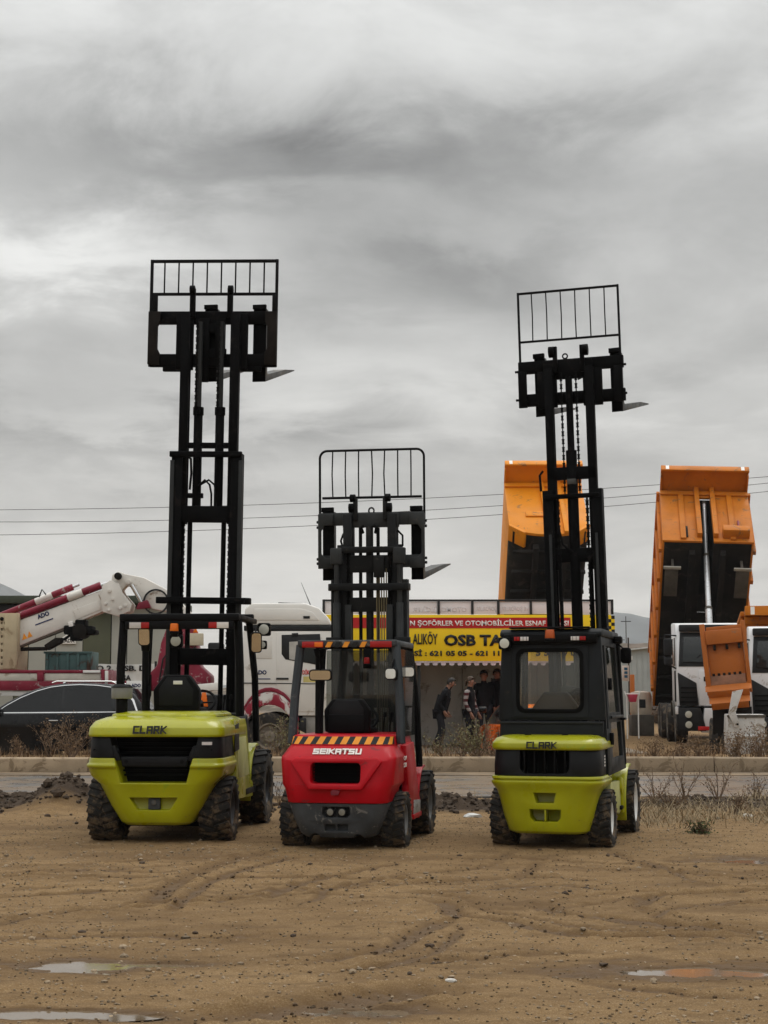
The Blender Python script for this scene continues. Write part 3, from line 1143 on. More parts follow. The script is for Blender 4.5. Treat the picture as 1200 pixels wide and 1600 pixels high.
def wheel(root, x, y, R_, W, rim_r, m_rim, lugs, side, tread=.016):
    """pneumatic forklift wheel as a part: tyre with tread blocks, dished rim with hub and nuts"""
    w = empty('wheel', (0, 0, 0), parent=root)
    c = (x, y, R_)
    g = G()
    h = W / 2
    g.lathe([(rim_r, -h * .86), (rim_r + .03, -h * .98), (R_ * .84, -h), (R_ - .035, -h * .93), (R_ - tread, -h * .74), (R_ - tread * .8, 0), (R_ - tread, h * .74), (R_ - .035, h * .93), (R_ * .84, h), (rim_r + .03, h * .98), (rim_r, h * .86)], c, 'x', 40)
    for i in range(lugs):
        for s in (-1, 1):
            t = 2 * math.pi * (i + (.25 if s > 0 else -.25)) / lugs
            M = Matrix.Translation(c) @ Matrix.Rotation(t, 4, 'X')
            d = math.pi * R_ / lugs * .60
            rot = Matrix.Translation((s * h * .50, 0, 0)) @ Matrix.Rotation(R(s * 20), 4, 'Z')
            g.box(-h * .50, h * .50, -d, d, R_ - tread * 2.0, R_, M @ rot)
    g.build('tyre', M_TYRE, w, .004, smooth=30, seg=1)
    g = G()
    o = side * h * .80
    i_ = side * h * .25
    g.lathe([(rim_r + .004, o), (rim_r - .02, o), (rim_r * .78, i_), (rim_r * .36, i_), (rim_r * .32, o * .75), (0.012, o * .78), (0.012, -o * .5), (rim_r + .004, -o * .9)], c, 'x', 28)
    for k in range(8):
        t = 2 * math.pi * k / 8
        q = Vector((x + i_, y + math.cos(t) * rim_r * .57, R_ + math.sin(t) * rim_r * .57))
        g.cyl(q, q + Vector((side * .03, 0, 0)), .016, n=6)
    g.build('rim', m_rim, w, smooth=30)
    return w


def rail(name, m, parent, M, side, xo, xi, y0, y1, z0, z1, t=.022, lip=None):
    """mast rail: C channel open to the inside"""
    s = side
    p = [(xo, y0), (xo, y1), (xi, y1), (xi, y1 - t), (xo - t, y1 - t), (xo - t, y0 + t), (xi, y0 + t), (xi, y0)]
    p = [(s * a, b) for a, b in p]
    g = G(M).prism(p if s > 0 else p[::-1], z0, z1, 'z')
    if lip:
        g.box(min(s * xo, s * (xo + lip)), max(s * xo, s * (xo + lip)), y0 + .01, y0 + .05, z0 + .15, z1 - .01)
    return g.build(name, m, parent, .003)


def chain(name, parent, M, x, y, z0, z1, w=.034, pitch=.045):
    g = G(M)
    z, k = z0, 0
    while z < z1:
        hw = w / 2 if k % 2 else w / 2 - .006
        g.box(x - hw, x + hw, y - .007, y + .007, z, z + pitch * .80)
        g.cyl((x - w / 2 - .004, y, z + pitch * .9), (x + w / 2 + .004, y, z + pitch * .9), .007, n=6)
        z += pitch
        k += 1
    return g.build(name, M_MAST, parent, smooth=0)


def fork(parent, M, x, y, zb, zt, w, length, rise, splay, th=.05):
    """one fork: hooked shank and tapered blade"""
    T = M @ Matrix.Translation((x, y, zb)) @ Matrix.Rotation(R(-splay), 4, 'Z')
    g = G(T)
    sl = math.tan(R(rise))
    pr = [(-.0, 0), (-.0, zt - zb), (th, zt - zb), (th, .10), (th + .03, th + .01), (length * .62, th * .92), (length - .03, .016), (length, .004), (length, 0)]
    pr = [(u, v + (u * sl if v < zt - zb - .01 else 0)) for u, v in pr]
    k = len(pr)
    rings = []
    for (u, v) in pr:
        tp = 1.0 if u < length * .78 else (1 - .45 * (u - length * .78) / (length * .22))
        rings.append((u, v, w / 2 * tp))
    pts = [Vector((-b, u, v)) for u, v, b in rings] + [Vector((b, u, v)) for u, v, b in rings]
    g.poly(pts, [list(range(k)), list(range(k, 2 * k))[::-1]] + [(i, k + i, k + (i + 1) % k, (i + 1) % k) for i in range(k)])
    g.box(-w / 2, w / 2, -.045, .0, zt - zb - .005, zt - zb + .05)
    fo = g.build('fork', [M_STEEL, M_MAST], parent, .003)
    iv = T.inverted()
    for f_ in fo.data.polygons:
        if (iv @ f_.center).y < th + .04:
            f_.material_index = 1
    return fo


def backrest(parent, M, hw, y, z0, zmid, ztop, nb, r, m, rounded=0.0, lean=None):
    """load backrest: outer frame, middle rail and separate upright bars"""
    b = empty('load_backrest', parent=parent)
    if rounded:
        pts = [(-hw, y, z0), (-hw, y, ztop - rounded)]
        for i in range(1, 7):
            t = R(180 - 90 * i / 6)
            pts.append((-hw + rounded + rounded * math.cos(t), y, ztop - rounded + rounded * math.sin(t)))
        for i in range(0, 7):
            t = R(90 - 90 * i / 6)
            pts.append((hw - rounded + rounded * math.cos(t), y, ztop - rounded + rounded * math.sin(t)))
        pts.append((hw, y, z0))
        G(M).tube(pts, r, 8).build('frame', m, b)
    else:
        G(M).box(-hw, -hw + 2 * r, y - r, y + r, z0, ztop).box(hw - 2 * r, hw, y - r, y + r, z0, ztop).box(-hw + 2 * r, hw - 2 * r, y - r, y + r, ztop - 2.2 * r, ztop - .002).build('frame', m, b, .003)
    G(M).box(-hw + 2 * r, hw - 2 * r, y - r * .8, y + r * .8, zmid - r, zmid + r).build('rail', m, b, .003)
    for i in range(nb):
        x = -hw + 2 * hw * (i + 1) / (nb + 1)
        dx = (lean or 0) * random.uniform(-1, 1)
        G(M).tube([(x, y, zmid), (x + dx, y, (zmid + ztop) / 2), (x, y, ztop - r)], r * .62, 6).build('bar', m, b)
    return b


def seat(root, x, y, z, w, h, m, cut=.3):
    """operator seat: cushion and backrest, with chamfered shoulders"""
    s = empty('seat', parent=root)
    G().prism(rrect(x - w / 2, x + w / 2, y, y + .46, .06), z, z + .14, 'z').build('cushion', m, s, .02)
    c = w * cut
    p = [(x - w / 2, z + .10), (x + w / 2, z + .10), (x + w / 2 + .01, z + h - c * 1.1), (x + w / 2 - c * .75, z + h), (x - w / 2 + c * .75, z + h), (x - w / 2 - .01, z + h - c * 1.1)]
    G().prism(p, y - .12, y + .02, 'y').build('backrest', m, s, .025)
    p2 = [(x + (a - x) * .74, z + .16 + (b - z - .1) * .78) for a, b in p]
    G().prism(p2, y - .128, y - .10, 'y').build('back_panel', M_CHAR, s, .006)
    return s


def steering(root, x, y, z, r=.17):
    s = empty('steering_wheel', parent=root)
    T = Matrix.Translation((x, y, z)) @ Matrix.Rotation(R(48), 4, 'X')
    G(T).tube([(r * math.cos(2 * math.pi * i / 20), r * math.sin(2 * math.pi * i / 20), 0) for i in range(20)], .016, 6, True).build('rim', M_SEAT, s)
    g = G(T)
    for a in (0, 120, 240):
        g.cyl((0, 0, -.02), (r * math.cos(R(a)), r * math.sin(R(a)), 0), .011, n=5)
    g.cyl((0, 0, -.45), (0, 0, .0), .03)
    g.build('column', M_CHAR, s)
    return s


def levers(root, x, y, z, n=3):
    for i in range(n):
        g = G()
        g.tube([(x + i * .07, y, z), (x + i * .07 + .01, y - .03, z + .16), (x + i * .07 + .03, y - .06, z + .26)], .009, 6)
        g.cyl((x + i * .07 + .03, y - .06, z + .25), (x + i * .07 + .034, y - .064, z + .30), .02, .016, 8)
        g.build('lever', M_SEAT, root)


def mirror(root, p0, p1, w, h, m_back, yaw=0, glassy=True, pitch=0):
    """rear view mirror on a bent stalk; the glass faces the rear"""
    m = empty('mirror', parent=root)
    p0, p1 = Vector(p0), Vector(p1)
    G().tube([p0, p0.lerp(p1, .6) + Vector((0, 0, .03)), p1], .010, 6).build('stalk', M_BLACK, m)
    T = Matrix.Translation(p1) @ Matrix.Rotation(R(yaw), 4, 'Z') @ Matrix.Rotation(R(pitch), 4, 'X')
    G(T).prism(rrect(-w / 2, w / 2, -h / 2, h / 2, min(w, h) * .28), -.005, .045, 'y').build('shell', m_back, m, .008)
    if glassy:
        G(T).prism(rrect(-w / 2 + .012, w / 2 - .012, -h / 2 + .012, h / 2 - .012, min(w, h) * .24), -.010, -.004, 'y').build('mirror_pane', M_MIRROR, m)
    return m


def beacon(root, x, y, z, r=.045, m=None):
    b = empty('beacon', parent=root)
    G().cyl((x, y, z), (x, y, z + .03), r * 1.1).build('base', M_BLACK, b, .004)
    G().cyl((x, y, z + .03), (x, y, z + .03 + r * 1.7), r, r * .86, 16).build('lens', m or M_ORANGE, b, .008)


def lamp(root, name, x, y, z, r, m_shell, m_lens, sq=True):
    l = empty(name, parent=root)
    g = G()
    if sq:
        g.prism(rrect(x - r, x + r, z - r, z + r, r * .35), y, y + .08, 'y')
    else:
        g.cyl((x, y, z), (x, y + .08, z), r, r * .7, 20)
    g.build('housing', m_shell, l, .006)
    G().cyl((x, y - .006, z), (x, y + .01, z), r * .80, n=20).build('lens', m_lens, l, .002)
    return l


def roller(root, M, x, y, z, r=.055):
    G(M).cyl((x - .03, y, z), (x + .03, y, z), r, n=16).build('guide_roller', M_MAST, root, .004)


def at_mast(ym, back, roll, dx=0.0):
    return Matrix.Translation((dx, ym, .35)) @ Matrix.Rotation(R(roll), 4, 'Y') @ Matrix.Rotation(R(back), 4, 'X') @ Matrix.Translation((0, 0, -.35))


def band_strip(name, m, parent, ring0, ring1, i0, i1, off=.004):
    """thin sticker that follows two plan outlines between two fractions of the rear face"""
    def P(r, t):
        k = (len(r) - 1) * t
        i = int(k)
        return r[i].lerp(r[min(i + 1, len(r) - 1)], k - i)
    c = Vector((0, .4, 0))
    pts = []
    n = 4
    for j in range(n + 1):
        a, b = P(ring0, i0[0] + (i0[1] - i0[0]) * j / n), P(ring1, i1[0] + (i1[1] - i1[0]) * j / n)
        for q in (a, b):
            d = (q - c)
            d.z = 0
            pts += [q + d.normalized() * off, q - d.normalized() * .002]
    f = []
    for j in range(n):
        o = j * 4
        f += [(o, o + 2, o + 6, o + 4), (o + 1, o + 5, o + 7, o + 3), (o, o + 4, o + 5, o + 1), (o + 2, o + 3, o + 7, o + 6)]
    f += [(0, 1, 3, 2), (n * 4, n * 4 + 2, n * 4 + 3, n * 4 + 1)]
    return G().poly(pts, f).build(name, m, parent, smooth=0)


def fender(root, m, side, xi, xo, yc, zc, r, a0, a1, th=.03, n=10):
    """curved mudguard over a wheel between two angles (degrees, 0 = forward, 90 = up)"""
    out = [(yc + (r + th) * math.cos(R(a0 + (a1 - a0) * i / n)), zc + (r + th) * math.sin(R(a0 + (a1 - a0) * i / n))) for i in range(n + 1)]
    inn = [(yc + r * math.cos(R(a0 + (a1 - a0) * i / n)), zc + r * math.sin(R(a0 + (a1 - a0) * i / n))) for i in range(n + 1)]
    x0, x1 = sorted((side * xi, side * xo))
    return G().prism(out + inn[::-1], x0, x1, 'x').build('mudguard', m, root, .008)


# ---- left: large lime forklift, mast fully raised -------------------------------------------------
def forklift_large():
    o = gnd(250, 1311)
    f = empty('forklift', (o.x + .04, o.y, -.012), -R(4))
    tag(f, 'large lime green forklift with an open canopy and the tallest mast, leftmost of the three', 'forklift', 'forklifts parked in a row')
    for s in (-1, 1):
        wheel(f, s * .575, 0, .33, .33, .19, M_RIMD, 22, s)
        wheel(f, s * .63, 2.15, .43, .31, .22, M_RIMD, 19, s)
    # counterweight
    A = lambda z, hw, y, r, bow=.05, y1=.30: ring_at(z, hw, y, y1, r, 6, bow)
    lo = [A(.19, .33, -.42, .14, .05, .1), A(.22, .37, -.46, .15, .05, .1), A(.38, .47, -.50, .17, .05, .1), (A(.60, .585, -.53, .17, .05, .1)), A(.68, .675, -.545, .16), A(.755, .70, -.55, .15), A(.775, .715, -.575, .15), A(.80, .715, -.575, .15), A(.815, .70, -.555, .15), A(.865, .69, -.55, .14)]
    trap = lambda d0, d1: G().prism([(-.335, .615), (.335, .615), (.465, 1.12), (-.465, 1.12)], d0, d1, 'y')
    notch = G().prism([(-.165, .345), (.165, .345), (.245, .47), (-.245, .47)], -.8, -.44, 'y')
    G().loft(lo).build('counterweight', M_LIME, f, .010, 40, cut=[trap(-.9, -.28), notch])
    mid = [A(.868, .685, -.545, .14), A(1.075, .675, -.535, .14)]
    G().loft(mid).build('rear_band', M_CHAR, f, .004, 40, cut=[trap(-.9, -.28)])
    top = [A(1.078, .70, -.560, .15, .05, .95), A(1.10, .705, -.565, .15, .05, .95), A(1.17, .70, -.545, .15, .05, .95), A(1.235, .66, -.48, .16, .05, .93), A(1.27, .58, -.38, .18, .04, .90), A(1.285, .50, -.28, .18, .03, .86)]
    G().loft(top).build('hood', M_LIME, f, .006, 50)
    lid = [ring_at(1.25, .56, -.18, .86, .10), ring_at(1.300, .55, -.16, .86, .10), ring_at(1.325, .50, -.08, .84, .10)]
    G().loft(lid).build('engine_cover', M_LIME, f, .005, 40)
    G().prism(rrect(-.57, .57, -.195, .86, .10), 1.262, 1.277, 'z').build('rubber_seal', M_VOID, f)
    for x in (.06, .24):
        G().cyl((x, -.24, 1.27), (x, -.24, 1.296), .045, .035, 16).build('filler_cap', M_LIME, f, .006)
    for s in (-1, 1):
        G().box(min(s * .50, s * .60), max(s * .50, s * .60), -.606, -.58, 1.00, 1.03).build('warning_decal', M_WHITEL, f) if s > 0 else None
        G().cyl((s * .60, -.60, .95), (s * .60, -.58, .95), .012, n=8).build('bolt', M_BLACK, f)
    # radiator opening
    G().prism([(-.325, .62), (.325, .62), (.455, 1.11), (-.455, 1.11)], -.285, -.26, 'y').build('radiator', M_VOID, f)
    gr = empty('grille', parent=f)
    for i in range(9):
        z = .68 + i * .045
        hw = .33 + (z - .62) * .24
        G().box(-hw, hw, -.36, -.335, z, z + .018).build('slat', M_BLACK, gr, .003)
    G().prism([(-.33, .78), (.33, .78), (.345, .88), (-.345, .88)], -.53, -.47, 'y').build('bumper_bar', M_CHAR, gr, .01)
    for s in (-1, 1):
        G().prism([(s * .335, .84), (s * .40, .84), (s * .465, .99), (s * .40, .99)][::s], -.55, -.46, 'y').build('bracket', M_CHAR, gr, .008)
        G().cyl((s * .285, -.536, .83), (s * .285, -.526, .83), .022, n=14).build('bolt', M_BLACK, gr)
    G().box(-.06, .06, -.50, -.43, .35, .465).build('tow_bracket', M_SCUFF, f, .008)
    G().cyl((0, -.515, .42), (0, -.48, .42), .026, n=16).build('tow_pin', M_STEEL, f, .004)
    block_text('maker_lettering', 'CLARK', M_DECALK, f, -.035, -.621, 1.112, .345, .082, .21, .34, shear=.06, depth=.014, rot=Matrix.Rotation(R(-13), 4, 'X'))
    # sides, chassis, steps
    for s in (-1, 1):
        side = [(.30, .40), (1.50, .36), (1.50, .52), (1.36, .56), (1.02, 1.16), (.92, 1.24), (.16, 1.24), (.16, 1.10), (.36, .70)]
        G().prism(side, min(s * .62, s * .695), max(s * .62, s * .695), 'x').build('side_panel', M_LIME, f, .010)
        G().prism([(.50, .62), (1.20, .62), (.94, 1.05), (.42, 1.05), (.42, .80)], min(s * .694, s * .700), max(s * .694, s * .700), 'x').build('sheen_panel', M_SHEEN, f, .002)  # thin sheet added over the side panel to carry the painted sheen
        G().prism([(.20, .90), (.50, .92), (.44, 1.20), (.20, 1.18)], min(s * .694, s * .702), max(s * .694, s * .702), 'x').build('side_vent', M_CHAR, f, .002)
        G().box(min(s * .50, s * .70), max(s * .50, s * .70), 1.00, 1.72, .40, .47).build('step', M_BLACK, f, .008)
        fender(f, M_LIME, s, .44, .645, 2.15, .43, .475, 78, 196)
        x0, x1 = sorted((s * .47, s * .53))
        G().prism([(1.50, .36), (1.74, .36), (1.72, .70), (1.98, .93), (1.98, .985), (1.86, .985), (1.50, .60)], x0, x1, 'x').build('inner_guard', M_LIME, f, .006)
        # grab rails and battery cover beside the seat
        G().box(min(s * .50, s * .60), max(s * .50, s * .60), .86, 1.16, .90, 1.30).build('side_console', M_CHAR, f, .02)
    G().box(-.40, .40, -.05, 2.4, .15, .62).build('chassis', M_VOID, f)
    G().box(-.56, .56, 1.0, 1.9, .56, .62).build('floor_plate', M_BLACK, f)
    G().box(-.66, .66, 2.08, 2.24, .34, .54).build('front_axle', M_VOID, f)
    G().box(-.42, .42, -.05, .05, .24, .42).build('rear_axle', M_VOID, f)
    G().prism([(1.78, .62), (2.02, .62), (2.02, 1.20), (1.90, 1.28), (1.80, 1.20)], -.56, .56, 'x').build('dashboard', M_CHAR, f, .02)
    # overhead guard
    og = empty('overhead_guard', parent=f)
    for s in (-1, 1):
        G().tube([(s * .665, .72, 1.27), (s * .66, .70, 1.8), (s * .635, .70, 2.33)], .048, 8).build('post', M_BLACK, og)
        G().tube([(s * .655, 1.98, .96), (s * .64, 1.93, 1.7), (s * .585, 1.78, 2.38)], .040, 8).build('post', M_BLACK, og)
        G().box(min(s * .565, s * .665), max(s * .565, s * .665), .66, 1.90, 2.325, 2.385).build('side_beam', M_BLACK, og, .015)
    G().box(-.665, .665, .60, .70, 2.305, 2.385).build('rear_beam', M_BLACK, og, .015)
    G().box(-.63, .63, 1.82, 1.90, 2.385, 2.44).build('front_beam', M_BLACK, og, .012)
    for i in range(7):
        x = -.45 + i * .15
        G().box(x - .022, x + .022, .70, 1.83, 2.35, 2.385).build('roof_bar', M_BLACK, og, .004)
    for s in (-1, 1):
        G().box(min(s * .42, s * .55), max(s * .42, s * .55), .592, .600, 2.225, 2.29).build('reflector', M_WHITEL, f, .002)
        G().box(min(s * .33, s * .42), max(s * .33, s * .42), .588, .600, 2.225, 2.29).build('tail_lamp', M_REDL, f, .004)
    G().box(-.60, .60, .60, .63, 2.215, 2.305).build('lamp_strip', M_BLACK, f, .004)
    beacon(f, -.045, .57, 2.16, .05)
    G().box(-.08, -.01, .57, .62, 2.13, 2.24).build('beacon_bracket', M_BLACK, f, .004)
    lamp(f, 'work_lamp', -.24, 1.6, 2.12, .075, M_BLACK, M_LAMP)
    lamp(f, 'work_lamp', .76, 1.80, 2.26, .075, M_BLACK, M_LAMP)
    lamp(f, 'indicator', .74, 1.80, 2.08, .050, M_BLACK, M_LAMP)
    # left mirror on its own pole, air pre-cleaner on the hood
    G().tube([(-.40, .78, 1.25), (-.405, .78, 2.0)], .038, 10).build('mirror_pole', M_BLACK, f)
    G().cyl((-.405, .78, 1.98), (-.405, .78, 2.10), .045, .062, 14).build('pole_cap', M_BLACK, f, .006)
    mirror(f, (-.405, .78, 2.05), (-.405, .70, 2.14), .14, .21, M_BLACK, pitch=9)
    mirror(f, (.66, 1.80, 2.30), (.70, 1.62, 2.10), .13, .24, M_BLACK, 10, pitch=9)
    G().tube([(-.36, .76, 1.6), (-.33, .74, 1.72), (-.33, .74, 1.5), (-.36, .76, 1.4)], .008, 6).build('cable', M_BLACK, f)
    pc = empty('air_intake', parent=f)
    G().cyl((-.46, -.05, 1.24), (-.46, -.05, 1.50), .062, n=16).build('pipe', M_BLACK, pc, .005)
    G().cyl((-.46, -.05, 1.46), (-.46, -.05, 1.58), .11, n=20).build('bowl', mat('smoked_plastic', (.20, .20, .18), .35, var=.2), pc, .012)
    G().cyl((-.46, -.05, 1.575), (-.46, -.05, 1.61), .12, .08, 20).build('cap', M_BLACK, pc, .01)
    seat(f, -.06, .92, 1.22, .50, .50, M_SEAT)
    G().box(-.09, .01, .778, .79, 1.615, 1.655).build('seat_label', M_WHITE, f, .002)
    steering(f, .06, 1.60, 1.42)
    levers(f, .28, 1.45, 1.20)
    # mast
    M = at_mast(2.55, 2.2, .9, -.115)
    ms = empty('mast', parent=f)
    for s in (-1, 1):
        rail('outer_rail', M_MAST, ms, M, s, .435, .30, -.02, .17, .30, 4.45)
        G(M).box(min(s * .40, s * .45), max(s * .40, s * .45), -.035, -.018, .6, 4.36).build('wear_strip', M_MASTG, ms, .003)
        rail('inner_rail', M_MAST, ms, M, s, .365, .255, .02, .15, 3.58, 6.20)
        G(M).cyl((s * .135, .08, 3.80), (s * .135, .08, 4.95), .055, n=14).build('lift_cylinder', M_MAST, ms, .004)
        G(M).cyl((s * .135, .08, 4.93), (s * .135, .08, 5.03), .066, n=14).build('cylinder_gland', M_MAST, ms, .004)
        G(M).cyl((s * .135, .08, 5.0), (s * .135, .08, 6.10), .034, n=12).build('lift_rod', M_MASTG, ms)
        G(M).cyl((s * .21, .09, .5), (s * .21, .09, 3.62), .030, n=10).build('main_rod', M_MAST, ms)
        chain('chain', ms, M, s * .285, .07, 1.9, 4.45)
        roller(ms, M, s * .24, .06, 6.50)
        G(M).box(min(s * .20, s * .27), max(s * .20, s * .27), .05, .09, 6.15, 6.52).build('roller_arm', M_MAST, ms, .004)
    chain('chain', ms, M, -.155, .0, 4.9, 6.1, .03)
    chain('chain', ms, M, .115, .0, 5.0, 6.1, .03)
    G(M).box(-.46, .435, -.045, .02, 4.40, 4.47).build('top_tie', M_MAST, ms, .008)
    G(M).box(-.36, .36, .06, .12, 4.52, 4.59).build('stage_tie', M_MAST, ms, .008)
    G(M).box(-.30, .30, .0, .10, 3.60, 3.80).build('inner_tie', M_MAST, ms, .006)
    G(M).box(-.30, .30, .0, .12, 1.86, 2.06).build('lower_tie', M_MAST, ms, .006)
    G(M).box(-.30, .30, .0, .12, .9, 1.1).build('lower_tie', M_MAST, ms, .006)
    G(M).prism([(-.57, -.12), (.53, -.12), (.57, -.02), (.57, .10), (.50, .14), (.45, .06), (.45, -.05), (-.48, -.05), (-.48, .08), (-.57, .08)], 2.60, 2.68, 'z').build('mast_collar', M_MAST, ms, .010)
    for k, (a, b) in enumerate(((-.02, .06), (.03, .12))):
        G(M).tube([(-.10, .02, 4.05), (a, .0, 4.12), (b - .02, .0, 4.06), (b, .02, 3.95), (b, .03, 3.78)], .013, 8).build('hose', M_VOID, ms)
    G(M).tube([(-.26, .03, 4.42), (-.20, .0, 4.38), (-.19, .0, 4.2), (-.21, .02, 4.0)], .016, 8).build('hose', M_VOID, ms)
    G(M).box(-.24, -.05, .03, .09, 3.90, 3.96).build('hose_block', M_MAST, ms, .004)
    # carriage
    ca = empty('carriage', parent=f)
    M = M @ Matrix.Translation((0, 0, 0.06))
    cy = .20
    G(M).box(-.80, .80, cy, cy + .07, 6.04, 6.20).build('top_bar', M_MAST, ca, .006)
    G(M).box(-.80, .80, cy, cy + .07, 5.50, 5.66).build('bottom_bar', M_MAST, ca, .006)
    for s in (-1, 1):
        p = [(.66, 5.52), (.81, 5.52), (.81, 6.19), (.66, 6.19), (.66, 6.06), (.69, 6.00), (.69, 5.72), (.66, 5.66)]
        G(M).prism([(s * a, b) for a, b in p][::s], cy - .05, cy - .003, 'y').build('end_plate', mat('rusty_carriage', (.012, .0095, .008), .6, spec=.1, var=.4, vscale=6), ca, .006)
        G(M).box(min(s * .235, s * .45), max(s * .235, s * .45), cy - .06, cy - .003, 5.45, 6.16).build('roller_plate', M_MAST, ca, .006)
        G(M).box(min(s * .04, s * .165), max(s * .04, s * .165), cy - .04, cy - .004, 5.30 if s < 0 else 5.6, 6.1).build('chain_plate', M_MAST, ca, .004)
    G(M).box(-.10, .18, cy - .03, cy - .004, 5.60, 5.72).build('cross_plate', M_MAST, ca, .004)
    G(M).box(-.14, .13, cy - .03, cy - .004, 5.92, 6.04).build('cross_plate', M_MAST, ca, .004)
    for z in (5.43, 5.46):
        pass
    G(M).box(-.62, -.34, cy - .02, cy + .05, 5.44, 5.50).build('lower_hook', M_MAST, ca, .006)
    G(M).box(.34, .62, cy - .02, cy + .05, 5.44, 5.50).build('lower_hook', M_MAST, ca, .006)
    backrest(f, M, .81, cy + .02, 5.50, 6.42, 6.86, 8, .018, M_BLACK)
    G(M).box(-.77, -.71, cy, cy + .04, 6.2, 6.42).build('backrest_leg', M_BLACK, f, .004)
    G(M).box(.74, .79, cy, cy + .04, 6.2, 6.42).build('backrest_leg', M_BLACK, f, .004)
    fork(f, M, -.035, cy + .075, 5.32, 6.24, .17, 1.4, 15, 8, .075)
    fork(f, M, .58, cy + .075, 5.32, 6.24, .17, 1.4, 15, 9, .075)
    return f


forklift_large()


# ---- middle: red forklift, mast half raised ---------------------------------------------------------
def forklift_red():
    o = gnd(541, 1322)
    f = empty('forklift', (o.x, o.y, -.012), -R(10))
    tag(f, 'red forklift with orange and black hazard stripes and the lowest mast, between two lime forklifts', 'forklift', 'forklifts parked in a row')
    for s in (-1, 1):
        wheel(f, s * .50, 0, .275, .24, .155, M_RIMG, 23, s, .014)
        wheel(f, s * .53, 1.48, .345, .23, .19, M_RIMG, 20, s, .016)
    A = lambda z, hw, y, r, bow=.04, y1=.25: ring_at(z, hw, y, y1, r, 6, bow)
    G().loft([A(.135, .33, -.44, .12, .03, .05), A(.17, .375, -.46, .12, .03, .05), A(.30, .435, -.485, .12, .03, .05), A(.462, .49, -.495, .13, .04, .05)]).build(
        'bumper', M_SCUFF, f, .006, 35, cut=[
            G().prism([(-.13, .43), (-.14, .36), (-.11, .325), (.11, .325), (.14, .36), (.13, .43)], -.8, -.47, 'y'),
            G().prism(rrect(-.115, -.006, .20, .265, .008, 2), -.8, -.42, 'y'), G().prism(rrect(.006, .115, .20, .265, .008, 2), -.8, -.42, 'y'),
            G().cyl((-.21, -.8, .125), (-.21, -.2, .125), .05, n=16), G().cyl((.21, -.8, .125), (.21, -.2, .125), .05, n=16)])
    lo = [A(.465, .495, -.505, .12, .05, .1), A(.60, .525, -.52, .12, .05, .1), A(.64, .55, -.52, .12), A(.87, .572, -.485, .11), A(.90, .575, -.465, .11), A(1.01, .52, -.325, .13)]
    G().loft(lo).build('counterweight', M_RED, f, .010, 24, cut=[G().prism(rrect(-.255, .255, .645, .865, .045), -.9, -.26, 'y')])
    r0, r1 = A(1.022, .515, -.312, .13, .04, .9), A(1.095, .505, -.275, .13, .04, .9)
    G().loft([A(1.012, .518, -.318, .13, .04, .9), r0, r1, A(1.108, .49, -.255, .13, .04, .9), A(1.112, .46, -.225, .12, .04, .88)]).build('hood', M_RED, f, .004, 40)
    # hazard tape: separate stickers along the rear edge of the hood
    hz = empty('hazard_tape', parent=f)
    a0, a1 = r0[:14], r1[:14]

    def arc(r):
        out = [r[0]]
        d = [0]
        for i in range(1, len(r)):
            d.append(d[-1] + (r[i] - r[i - 1]).length)
        n = 60
        res = []
        for k in range(n + 1):
            t = d[-1] * k / n
            i = max(j for j in range(len(d)) if d[j] <= t + 1e-9)
            i = min(i, len(r) - 2)
            res.append(r[i].lerp(r[i + 1], (t - d[i]) / max(d[i + 1] - d[i], 1e-9)))
        return res
    a0, a1 = arc(a0), arc(a1)
    ns = 10
    for i in range(ns):
        t = i / ns
        w = 1 / ns
        sh = .030
        c = lambda v: min(max(v, 0), 1)
        band_strip('orange_stripe', M_ORANGES, hz, a0, a1, (c(t), c(t + w * .52)), (c(t + sh), c(t + w * .52 + sh)), .0035)
        band_strip('black_stripe', M_DECALK, hz, a0, a1, (c(t + w * .52), c(t + w)), (c(t + w * .52 + sh), c(t + w + sh)), .0035)
    # raised frame round the radiator opening
    fr = G().prism([(-.275, .585), (.275, .585), (.47, .865), (.43, .905), (-.43, .905), (-.47, .865)], -.590, -.40, 'y')
    bm = fr.bm
    for v in bm.verts:
        if v.co.y < -.5:
            v.co.x *= .95
            v.co.z = .745 + (v.co.z - .745) * .93
            v.co.y = -.588 + max(0, v.co.z - .68) * .30
    fr.build('radiator_frame', M_RED, f, .012, 30, cut=[G().prism(rrect(-.245, .245, .652, .850, .04), -.9, -.2, 'y')])
    G().box(-.27, .27, -.30, -.27, .62, .88).build('radiator', M_VOID, f)
    gr = empty('grille', parent=f)
    for i in range(6):
        G().box(-.25, .25, -.42, -.40, .67 + i * .032, .678 + i * .032).build('slat', M_VOID, gr)
    block_text('maker_lettering', 'SEiKATSU', M_WHITE, f, -.005, -.455, .930, .48, .068, .22, .40, shear=.05, depth=.02, rot=Matrix.Rotation(R(-38), 4, 'X'))
    G().prism([(-.125, .425), (-.135, .36), (-.105, .33), (.105, .33), (.135, .36), (.125, .425)], -.47, -.45, 'y').build('lamp_recess', M_VOID, f)
    for s in (-1, 1):
        lamp(f, 'reversing_lamp', s * .058, -.505, .380, .040, M_CHAR, mat('dull_lamp', (.20, .19, .16), .2, var=.2), False)
    G().prism([(-.035, .545), (.035, .545), (.05, .585), (-.02, .60), (-.04, .575)], -.580, -.56, 'y').build('worn_emblem', mat('worn_emblem', (.16, .02, .03), .7), f, .002)
